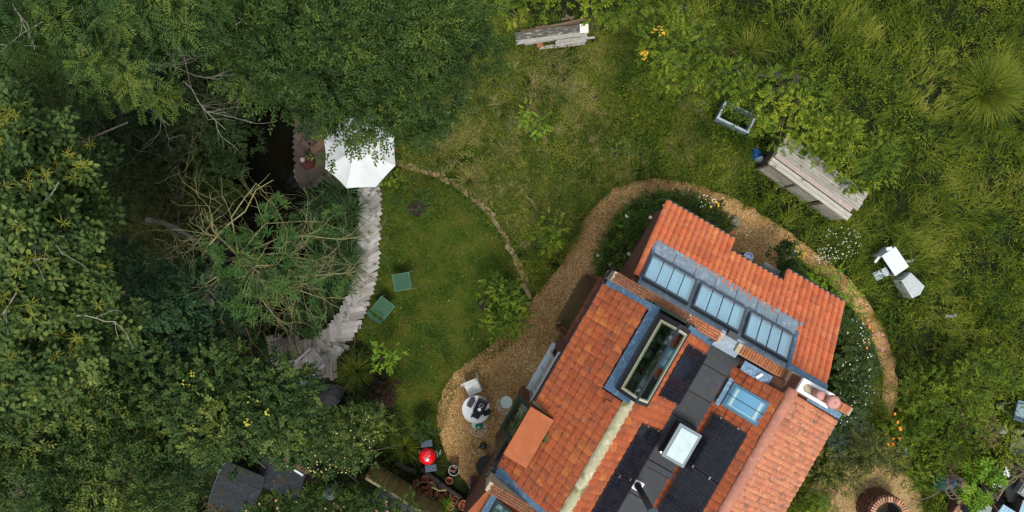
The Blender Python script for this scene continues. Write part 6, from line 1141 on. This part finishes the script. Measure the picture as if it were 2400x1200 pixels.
# ------------------------------------------------------------------ timber stack at the top
ts = [(1215, 76, 1395, 70, .30), (0, 0, 0, 0, 0)]
rr_ = random.Random(5)
def board(x0, y0, x1, y1, w, z, mat, lab, th=.03):
    a, b = W(x0, y0, z), W(x1, y1, z); o = MB().box((0, 0, 0), ((b - a).length, w, th)).build('timber_board', mat, at=(a + b) / 2); o.rotation_euler = (0, 0, math.atan2((b - a).y, (b - a).x)); tag(o, lab, 'board', 'old boards stacked at the meadow edge'); return o
m_pb = pm('peeling_white_board', (.46, .45, .43), (.26, .24, .21), 7, .85, stretch=(1, 7, 1), c3=(.52, .51, .48), detail=9, rand=[(.8, .8, .8), (1.1, 1.1, 1.1)]); m_mb = pm('mouldy_board', (.16, .14, .10), (.045, .045, .04), 5, .85, stretch=(1, 4, 1), c3=(.42, .40, .30), detail=9); m_bb = pm('brown_board', (.15, .10, .06), (.09, .065, .04), 7, .85, stretch=(1, 6, 1))
board(1208, 91, 1360, 72, .30, .30, m_mb, 'broad mouldy board with a dark end in the middle of the timber stack', .04)
board(1210, 100, 1362, 80, .10, .33, m_pb, 'long pale board along the lower side of the broad mouldy board')
board(1230, 103, 1325, 87, .07, .30, m_pb, 'narrow flaking board under the long pale board')
board(1305, 97, 1376, 83, .12, .27, m_pb, 'short whitish plank on the right half of the stack'); board(1302, 103, 1374, 92, .12, .24, m_pb, 'second short whitish plank, one row lower on the right half'); board(1264, 112, 1371, 101, .08, .12, m_pb, 'lowest cream coloured batten along the front of the stack'); board(1365, 90, 1394, 88, .05, .26, m_pb, 'thin batten end sticking out to the right of the stack')
board(1290, 62, 1370, 45, .06, .30, m_bb, 'brown batten along the upper right side of the stack'); board(1220, 74, 1305, 62, .06, .25, m_bb, 'brown batten along the upper left side of the stack'); board(1255, 66, 1360, 54, .08, .22, m_bb, 'grey brown plank behind the upper battens'); board(1316, 46, 1345, 40, .05, .25, m_bb, 'short offcut leaning in the leaves above the stack', .04); board(1325, 36, 1342, 46, .05, .28, m_bb, 'second short offcut crossing above the stack', .04)
o = MB().box((0, 0, 0), (.21, .22, .035), rz=.04).build('white_board', pm('cream_board', (.66, .66, .60), (.58, .58, .52), 5, .7), at=W(1369, 67, .36)); tag(o, 'square cream white board at the right end of the timber stack', 'board')
o = MB().box((0, 0, 0), (.14, .12, .06), rz=.2).build('red_brick', m_brick2, at=W(1265, 105, .16)); tag(o, 'orange red brick at the lower left of the timber stack', 'brick')
# galvanised trough, sack
tg = thing('metal_trough', 'pale blue grey metal trough frame half under the hedge leaves', 'trough', W(1712, 283, 0), math.radians(-26)); z = .5; m_tr = pm('blue_grey_metal', (.24, .30, .34), (.19, .25, .29), 8, .5, metal=.2)
for (c, d) in (((0, -.22, z / 2), (.82, .03, z)), ((0, .22, z / 2), (.82, .03, z)), ((-.395, 0, z / 2), (.03, .41, z)), ((.395, 0, z / 2), (.03, .41, z))): MB().box(c, d).build('side_panel', m_tr, tg)
MB().box((0, -.225, z + .01), (.86, .05, .02)).box((-.40, 0, z + .011), (.05, .45, .02)).box((.40, 0, z + .012), (.05, .45, .02)).build('rim', pm('pale_rim_metal', (.34, .42, .47)), tg); MB().box((0, 0, .1), (.78, .4, .05)).build('bottom', m_soil, tg)
def lump(name, label, cat, px, py, r, h, mat, z0=0.0, seed=1, sq=1.0, group=None, rz=0.0):
    rr_ = random.Random(seed); v = []; f = []; n = 14; m = 6
    for j in range(m + 1):
        ph = math.pi / 2 * j / m
        for i in range(n):
            a = 2 * math.pi * i / n; k = (1 + .18 * math.sin(3 * a + seed) * math.cos(ph) + rr_.uniform(-.07, .07)); v.append((r * math.cos(ph) ** .6 * math.cos(a) * k, r * sq * math.cos(ph) ** .6 * math.sin(a) * k, h * math.sin(ph) * (1 + rr_.uniform(-.08, .08))))
    for j in range(m):
        for i in range(n): q = (i + 1) % n; f.append((j * n + i, j * n + q, (j + 1) * n + q, (j + 1) * n + i))
    f.append(tuple(m * n + i for i in range(n))); o = MB().add(v, f).build(name, mat, smooth=True, at=W(px, py, z0)); o.rotation_euler = (0, 0, rz); tag(o, label, cat, group); return o
lump('blue_sack', 'bright blue plastic sack at the left end of the wooden shed', 'sack', 1770, 362, .13, .22, pm('blue_plastic', (.012, .13, .42), (.01, .09, .30), 9, .35), seed=2, sq=1.3)
lump('white_sack', 'pale bluish white crumpled bag against the left end of the wooden shed', 'bag', 1776, 375, .11, .28, pm('white_bag', (.50, .62, .68), (.38, .5, .56), 12, .5, bump=.6), seed=5, sq=.8)
# ------------------------------------------------------------------ weathered wooden shed
m_shed = pm('weathered_shed_board', (.44, .425, .355), (.29, .275, .225), 4, .88, stretch=(.8, 8, 8), rand=[(.78, .78, .76), (1, 1, 1), (1.12, 1.12, 1.1)], c3=(.46, .45, .40), detail=9, bump=.3, dirt=((.10, .105, .05), 4, .60))
sz = .95; s0, s1 = W(1803, 382, sz), W(1984, 514, sz); sa = math.atan2(s1.y - s0.y, s1.x - s0.x); sl_ = (s1 - s0).length; ws = thing('wooden_shed', 'low weathered pale wooden store with a boarded front and a dark door gap, half overgrown', 'shed', (s0.x, s0.y, 0), sa)
fwall = MB().box((sl_ / 2, .05, sz / 2), (sl_, .02, sz)).build('front_wall', m_dplank, ws)
def shb(x0, x1, y, z0, z1, name='board'):
    k = int((z1 - z0) / .10)
    for i in range(k): MB().box(((x0 + x1) / 2, y + random.uniform(-.004, .004), z0 + (i + .5) * (z1 - z0) / k), (x1 - x0, .022, (z1 - z0) / k - .008)).build(name, m_shed, fwall)
shb(.04, sl_ * .38, .0, .03, .84, 'door_board'); shb(sl_ * .385, sl_ * .655, .015, .03, .93); shb(sl_ * .72, sl_ - .02, .015, .03, .93)
MB().box((.03, -.02, .46), (.05, .03, .90)).build('door_edge', pm('door_edge', (.14, .12, .08)), ws); MB().box((sl_ * .37, -.02, .43), (.045, .03, .84)).build('door_edge', pm('door_edge', (.14, .12, .08)), ws); MB().box((sl_ * .19, -.018, .86), (sl_ * .38, .03, .025)).build('door_head', m_bb, ws)
MB().box((sl_ * .69, .0, .45), (.04, .03, .9)).build('dark_post', m_bb, ws)
for i in range(2): MB().box((sl_ / 2, .02 + i * .088, sz + .015 + i * .022), (sl_ + .04, .084, .022), rx=.22).build('roof_board', m_shed, ws)
MB().box((sl_ / 2 - .03, .225, sz + .065), (sl_ - .06, .115, .03), rx=.1).build('ridge_board', pm('pinkish_board', (.38, .31, .27), (.31, .25, .22), 5, .85, c3=(.41, .35, .31)), ws)
for i in range(6): MB().box((sl_ / 2 + .01, .33 + i * .085, sz + .05 - i * .012), (sl_ + .10 + random.uniform(-.03, .03), .078, .022), rx=-.14).build('roof_board', m_shed, ws)
MB().box((.02, .42, sz / 2), (.03, .72, sz - .04)).build('side_wall', m_dplank, ws); MB().box((sl_ - .02, .42, sz / 2), (.03, .72, sz - .04)).build('side_wall', m_dplank, ws); MB().box((sl_ / 2, .80, sz / 2 - .05), (sl_, .03, sz - .1)).build('back_wall', m_dplank, ws)
MB().box((-.03, .12, sz + .02), (.04, .30, .04)).build('barge_board', m_bb, ws)
# ------------------------------------------------------------------ discarded appliances
m_appl = pm('white_enamel', (.56, .59, .60), (.48, .52, .53), 3, .3, dirt=((.40, .42, .40), 6, .66))
ck = thing('broken_cooker', 'white open fronted metal cabinet lying in the tall grass, the upper of two', 'appliance', W(2068, 612, 0), math.radians(-56)); z = .58
MB().box((0, 0, z), (.58, .40, .03)).build('top_panel', m_appl, ck)
MB().box((-.28, .0, z / 2), (.02, .40, z - .03)).build('side_panel', m_appl, ck); MB().box((.28, .0, z / 2), (.02, .40, z - .03)).build('side_panel', m_appl, ck); MB().box((0, .19, z / 2), (.54, .02, z - .03)).build('back_panel', m_appl, ck)
MB().box((.17, -.30, .25), (.22, .02, .34), rx=-1.0).build('open_door', pm('blue_white_enamel', (.42, .50, .54)), ck); MB().box((-.24, -.27, .45), (.06, .20, .02), rz=.3).build('hinge_flap', m_appl, ck); MB().box((0, -.02, .1), (.5, .3, .05)).build('bottom', m_black, ck)
MB().box((-.33, .05, z - .0), (.08, .14, .02), rz=-.4).build('broken_tab', m_appl, ck); MB().box((.245, -.32, .33), (.03, .012, .08), rx=-1.0).build('door_handle', m_black, ck)
fr_ = thing('old_freezer', 'pale dirty white tapered cabinet lying beside the open metal cabinet', 'appliance', W(2112, 664, 0), math.radians(-48)); z = .46
MB().prism([(-.25, -.10), (.27, -.20), (.33, -.02), (.25, .20), (-.22, .17)], .02, z).build('body', pm('dirty_enamel', (.40, .44, .44), (.30, .34, .33), 5, .5, c3=(.44, .47, .46), detail=9), fr_); MB().prism([(-.24, -.13), (.27, -.22), (.275, -.19), (-.235, -.10)], .05, z + .01).build('door', pm('cream_enamel', (.46, .50, .46)), fr_); MB().box((-.25, .02, z + .01), (.05, .26, .02)).build('trim', m_dgrey, fr_); MB().box((-.16, -.145, .36), (.03, .02, .08)).build('door_handle', m_black, fr_)
for (x, y, lab) in ((2122, 612, 'grey metal strip in the grass right of the open cabinet'), (2222, 740, 'flat grey scrap of metal half buried in the right hand grass')):
    o = MB().box((0, 0, .1), (.26, .06, .02), rz=.05).box((.1, .03, .115), (.05, .04, .03), rz=.6).build('metal_scrap', pm('dull_scrap', (.20, .22, .20), (.14, .15, .13)), at=W(x, y, .1)); tag(o, lab, 'scrap')
# stone, basin, small things by the lean-to
lump('boulder', 'pale flat stone at the corner of the path bay', 'stone', 1722, 521, .16, .16, pm('pale_stone', (.26, .23, .16), (.19, .17, .11), 6, .9, c3=(.30, .26, .18), bump=.5), seed=3)
o = MB().box((0, 0, .06), (.20, .10, .1), rz=.7).build('loose_brick', m_brick2, at=W(1712, 546, 0)); tag(o, 'reddish brick on the gravel below the pale stone', 'brick')
bn = thing('enamel_basin', 'white and blue bowl peeping out from under the recessed eave', 'basin', W(1752, 602, .5)); MB().lathe([(0, 0), (.08, .01), (.11, .06), (.12, .07), (.10, .07), (.07, .02), (0, .02)], 22).build('bowl', pm('blue_white_china', (.62, .66, .80), (.45, .50, .72), 5, .3), bn); MB().lathe([(.11, -.5), (.11, -.02), (0, -.01)], 14).build('stand', m_bb, bn)
for (x, y, s_, lab) in ((1749, 551, .03, 'white pebble in the middle of the gravel bay'), (1863, 589, .035, 'white bloom fallen at the path edge by the evergreen shrub'), (1608, 18, .03, 'pale flower head at the top edge')): lump('white_stone', lab, 'stone', x, y, s_, .03, m_white, z0=.02, seed=int(x))
lump('pale_rock', 'small pale rock beside the steel portal post', 'stone', 1311, 757, .07, .10, MATS['pale_stone'], seed=9, sq=.6)
lump('dark_drain', 'small dark hole in the gravel above the pale rock', 'drain', 1326, 731, .06, .02, m_black, seed=4)
# ------------------------------------------------------------------ lower right: well, pallet, hose, wheelbarrow, bricks, roofs
wz = .63; wcn = W(2083, 1209, wz); wl_ = thing('brick_well', 'round brick well with a ring of end laid bricks at the bottom edge', 'well', (wcn.x, wcn.y, 0)); wr = L(45, wz)
bmw = MB().box((0, 0, 0), (.098, .048, .052)).mesh('brick', pm('well_brick', (.19, .085, .055), (.12, .065, .048), 12, .9, rand=[(.5, .5, .5), (1, 1, 1), (1.5, 1.35, 1.2), (.75, .8, .8), (1.2, 1, .9)], bump=.4)); bmc = MB().box((0, 0, 0), (.13, .044, .05)).mesh('brick', pm('coping_brick', (.40, .20, .12), (.28, .15, .10), 12, .9, rand=[(.45, .45, .42), (1, 1, 1), (1.5, 1.5, 1.35), (1.1, .85, .7), (.8, .9, .8)], dirt=((.30, .27, .18), 9, .6)))
core = MB().lathe([(wr - .15, -.8), (wr - .15, wz - .045), (wr - .045, wz - .045), (wr - .045, -.02)], 40).build('shaft', pm('well_mortar', (.05, .036, .028), (.03, .024, .02), 8, .95), wl_)
for r in range(9):
    n = 25
    for k in range(n):
        a = 2 * math.pi * (k + .5 * (r % 2)) / n
        if not (math.radians(20) < a < math.radians(250)): continue
        o = bpy.data.objects.new('brick', bmw); COL.objects.link(o); o.parent = wl_; o.location = (wr * math.cos(a), wr * math.sin(a), .03 + r * .066); o.rotation_euler = (0, 0, a + math.pi / 2)
for k in range(40):
    a = 2 * math.pi * k / 40; o = bpy.data.objects.new('brick', bmc); COL.objects.link(o); o.parent = wl_; o.location = ((wr - .06) * math.cos(a), (wr - .06) * math.sin(a), wz + random.uniform(-.004, .006)); o.rotation_euler = (0, 0, a)
q = MB()
for k in range(26): a = 2 * math.pi * k / 26; q.tube([((wr - .17) * math.cos(a), (wr - .17) * math.sin(a), wz - .06), (.04 * math.cos(a), .04 * math.sin(a), wz - .16)], .006, n=4)
q.build('grille_bar', m_black, wl_, kind='stuff')
pl = thing('brick_pallet', 'square of terracotta bars laid with gaps at the left of the gravel yard', 'pallet', W(1941, 1158, .12), math.radians(-32))
for i in range(7): 
    for s_ in (-1, 1): MB().box((s_ * .085, -.15 + i * .05, .04), (.15, .030, .06)).build('bar', pm('terracotta_bar', (.42, .19, .12), (.34, .15, .09), 9, .8), pl)
MB().box((0, 0, -.05), (.36, .36, .1)).build('base', m_bb, pl)
o = MB().box((0, 0, 0), (.30, .34, .03), rz=-.5, rx=.2).build('wooden_board', pm('red_brown_board', (.17, .08, .035), (.12, .06, .03), 5, .7), at=W(1915, 1142, .2)); tag(o, 'reddish brown board leaning beside the terracotta bars', 'board')
o = MB().lathe([(.04, 0), (.04, .05), (0, .05)], 12).build('blue_pot', pm('cobalt_pot', (.03, .03, .55)), at=W(1934, 1180, 0)); tag(o, 'tiny cobalt blue pot below the terracotta bars', 'flower pot')
bp_ = thing('glazed_pot', 'blue white round pot among the plants below the orange flowers', 'flower pot', W(2102, 1050, 0)); MB().lathe([(.08, 0), (.13, .10), (.14, .24), (.12, .28), (.10, .24), (0, .22)], 24).build('pot', pm('grey_blue_glaze', (.20, .25, .33), (.34, .40, .46), 6, .3), bp_, smooth=True); MB().lathe([(.10, .23), (0, .25)], 12).build('earth', m_soil, bp_)
hs = thing('hose_coil', 'loose tangle of pinkish garden hose over a teal sheet', 'hose', W(2200, 1120, 0)); q = MB(); rr_ = random.Random(3)
for k in range(9):
    cx, cy = rr_.gauss(0, .05), rr_.gauss(0, .05); ra, rb, ph = rr_.uniform(.13, .28), rr_.uniform(.10, .2), rr_.uniform(0, 3); q.tube([(cx + ra * math.cos(i * .35) * math.cos(ph) - rb * math.sin(i * .35) * math.sin(ph), cy + ra * math.cos(i * .35) * math.sin(ph) + rb * math.sin(i * .35) * math.cos(ph), .55 + .02 * k + .02 * math.sin(i)) for i in range(18)], .008, n=5, closed=True)
q.tube([(-.2, -.1, .5), (-.35, -.35, .3), (-.6, -.55, .1), (-.95, -.9, .05)], .009, n=5); q.build('hose', pm('pink_hose', (.26, .17, .17), (.20, .13, .13), 8, .5), hs, kind='stuff')
lump('teal_sheet', 'crumpled teal plastic sheet under the hose tangle', 'sheet', 2202, 1122, .30, .42, pm('teal_plastic', (.012, .17, .16), (.008, .06, .08), 7, .35, c3=(.02, .22, .20)), seed=8, sq=.75)
for (x, y, nx, ny, rz, lab, cc) in ((2236, 1178, 5, 4, -.55, 'stack of mixed old bricks at the bottom edge right of the well', None), (2243, 1132, 5, 1, -.75, 'single row of old bricks below the hose tangle', None)):
    t = thing('brick_stack', lab, 'bricks', W(x, y, 0), rz); bmm = MB().box((0, 0, 0), (.066, .13, .05)).mesh('brick', pm('reclaimed_brick', (.30, .12, .065), (.24, .16, .10), 9, .9, rand=[(.6, .6, .6), (1, 1, 1), (1.5, 1.8, 1.8), (1.2, .8, .6), (1.1, 1.4, 1.2)], c3=(.36, .2, .12)))
    MB().box((0, 0, .15), (nx * .072, ny * .14, .3)).build('lower_bricks', m_wallb, t, kind='stuff')
    for i in range(nx):
        for j in range(ny): o = bpy.data.objects.new('brick', bmm); COL.objects.link(o); o.parent = t; o.location = ((i - nx / 2 + .5) * .072, (j - ny / 2 + .5) * .14, .33 + random.choice((0, 0, .05))); o.rotation_euler = (0, 0, random.gauss(0, .07))
wbw = thing('wheelbarrow', 'pale blue grey wheelbarrow cut by the right edge of the picture', 'wheelbarrow', W(2362, 954, 0), math.radians(-14)); m_wbw = pm('blue_grey_tray', (.22, .31, .35), (.17, .25, .29), 6, .45)
MB().add([(-.05, -.17, .28), (.45, -.20, .28), (.45, .20, .28), (-.05, .17, .28), (-.16, -.24, .5), (.6, -.28, .5), (.6, .28, .5), (-.16, .24, .5)], [(0, 1, 2, 3), (1, 5, 4, 0), (2, 6, 5, 1), (3, 7, 6, 2), (0, 4, 7, 3)]).build('tray', m_wbw, wbw)
for s_ in (-1, 1): MB().tube([(-.42, s_ * .03, .18), (-.1, s_ * .15, .3), (.6, s_ * .27, .44), (.9, s_ * .28, .52)], .014, n=6).build('handle', pm('teal_steel', (.10, .17, .18)), wbw); MB().tube([(.4, s_ * .2, .3), (.5, s_ * .22, 0)], .012, n=6).build('leg', MATS['teal_steel'], wbw)
MB().lathe([(.08, -.025), (.14, -.03), (.15, 0), (.14, .03), (.08, .025)], 20, M=Matrix.Translation((-.36, 0, .15)) @ Matrix.Rotation(math.pi / 2, 4, 'X')).build('wheel', m_black, wbw); MB().box((.08, 0, .515), (.02, .46, .02)).box((.42, 0, .515), (.02, .5, .02)).build('tray_strap', m_black, wbw)
lump('filled_sack', 'grey sack with a light blue corner under the wheelbarrow', 'sack', 2336, 1003, .17, .3, pm('grey_sack', (.28, .25, .21), (.20, .18, .15), 7, .7, c3=(.30, .34, .36), bump=.5), seed=12, sq=.75, rz=.6)
lump('filled_sack', 'yellowish grey sack against the right edge beside the wheelbarrow', 'sack', 2377, 1007, .13, .26, pm('sand_sack', (.26, .24, .15), (.18, .17, .10), 7, .7, bump=.5), seed=13, sq=.7)
o = MB().prism([(-.26, -.18), (.3, -.3), (.34, .2), (-.1, .26)], 0, .08).build('stone_slab', pm('grey_slab', (.19, .18, .15), (.14, .135, .11), 5, .9, bump=.3), at=W(2382, 1045, .1)); tag(o, 'large grey stone slab at the right edge below the sacks', 'slab')
def corr(name, label, corners, z, mat, n=14, cat='roof'):
    P_ = [W(x, y, z) for x, y in corners]; c = sum(P_, Vector()) / 4; t = thing(name, label, cat, (c.x, c.y, 0)); q = MB(); v = []; M_ = n * 4
    for i in range(M_ + 1):
        u = i / M_; a = P_[0].lerp(P_[1], u); b = P_[3].lerp(P_[2], u); dz = Vector((0, 0, .018 * math.sin(2 * math.pi * n * u))); v += [a - c + Vector((0, 0, z)) + dz, b - c + Vector((0, 0, z)) + dz]
    for p in v: p.z = p.z
    q.add(v, [(2 * i, 2 * i + 2, 2 * i + 3, 2 * i + 1) for i in range(M_)]); q.build('corrugated_sheet', mat, t)
    MB().prism([((p.x - c.x) * .92, (p.y - c.y) * .92) for p in P_], -.02, z - .06).build('walls', m_dplank, t); return t
m_cor = pm('dark_corrugated', (.018, .022, .028), (.028, .032, .036), 5, .5)
def fixz(t): return t
corr('corrugated_roof', 'dark blue black corrugated roof at the bottom edge under the laurel shrub', [(2300, 1140), (2358, 1175), (2320, 1235), (2255, 1200)], .5, m_cor)
corr('corrugated_roof', 'dark grey ribbed roof at the right edge with a ladder frame on it', [(2345, 1105), (2440, 1075), (2440, 1185), (2362, 1176)], .62, pm('grey_corrugated', (.035, .04, .036), (.025, .03, .028), 5, .6), n=16)
corr('corrugated_roof', 'light blue corrugated sheet in the bottom right corner', [(2352, 1182), (2400, 1212), (2380, 1250), (2326, 1218)], .8, pm('light_blue_corrugated', (.26, .42, .50), (.32, .48, .56), 5, .4), n=6)
corr('corrugated_roof', 'pale blue corrugated sheet touching the right edge at the very corner', [(2398, 1172), (2440, 1160), (2440, 1230), (2385, 1212)], .85, MATS['light_blue_corrugated'], n=6)
o = MB().prism([(-.2, -.12), (.14, -.16), (.2, .04), (-.08, .14)], 0, .02).build('fibre_sheet', pm('grey_fibre', (.20, .23, .23), (.16, .19, .19), 8, .7), at=W(2305, 1192, .7)); tag(o, 'small grey ribbed sheet between bricks and blue corrugated roof', 'sheet')
ldr = thing('ladder', 'rusty ladder lying across the dark ribbed roof', 'ladder', W(2338, 1152, .68), math.radians(58)); 
for s_ in (-1, 1): MB().box((0, s_ * .10, 0), (.40, .016, .016)).build('rail', pm('rusty_rail', (.30, .20, .10)), ldr)
for i in range(4): MB().box((-.15 + i * .1, 0, 0), (.012, .19, .012)).build('rung', pm('dull_rung', (.10, .11, .11)), ldr)
o = MB().box((0, 0, .09), (.30, .42, .16), rz=-.6).box((0, 0, .185), (.24, .36, .03), rz=-.6).build('roof_box', pm('grey_green_box', (.14, .16, .14), (.20, .22, .20), 6, .6), at=W(2397, 1140, .68)); tag(o, 'grey green box standing on the dark ribbed roof', 'box')
bare('long pale curved stems arching in from the lower right edge', [(2400, 1108, .9, -1, .15), (2400, 1112, .9, -1, .25), (2262, 988, .6, -1, -.3), (2260, 995, .6, -.6, -.8)], pm('pale_stem', (.30, .24, .13), (.22, .17, .09)), 20, depth=1, ln=(.7, 1.1), r=.010)
plant('dead_flower_heads', 'brown dried plant with feathery heads left of the grey sack', 'dried plant', (2300, 1000), [(2290, 1000, .7, 40, 30, .25), (2270, 965, .6, 26, 22, .2), (2225, 1095, .8, 24, 18, .15), (2310, 1025, .6, 30, 18, .2), (2375, 1095, .9, 16, 16, .12)], 'tiny', [(.10, .08, .03), (.20, .15, .06), (.28, .22, .09)], dens=.3, clump=.12, part='foliage')
plant('white_phlox', 'two clusters of white blooms above the ribbed roof', 'flowers', (2340, 1110), [(2344, 1102, .7, 16, 14, .15), (2328, 1132, .7, 12, 10, .12)], 'small', C_ald, dens=.35, clump=.1, part='foliage', flowers=[('white_blooms', (.78, .78, .76), 16, .04, None, None)])
plant('weed_patch', 'lush green weeds filling the lower right between path and roofs', 'weeds', (2220, 960), [(2160, 930, .7, 60, 60, .35), (2240, 960, .7, 70, 70, .4), (2200, 1040, .7, 70, 50, .4), (2160, 1090, .6, 50, 40, .3), (2300, 900, .8, 80, 60, .4), (2340, 1050, .7, 60, 40, .35), (2130, 1000, .6, 40, 60, .3)], 'small', C_hed, dens=.14, clump=.2, part='foliage', matname='weed_leaves')
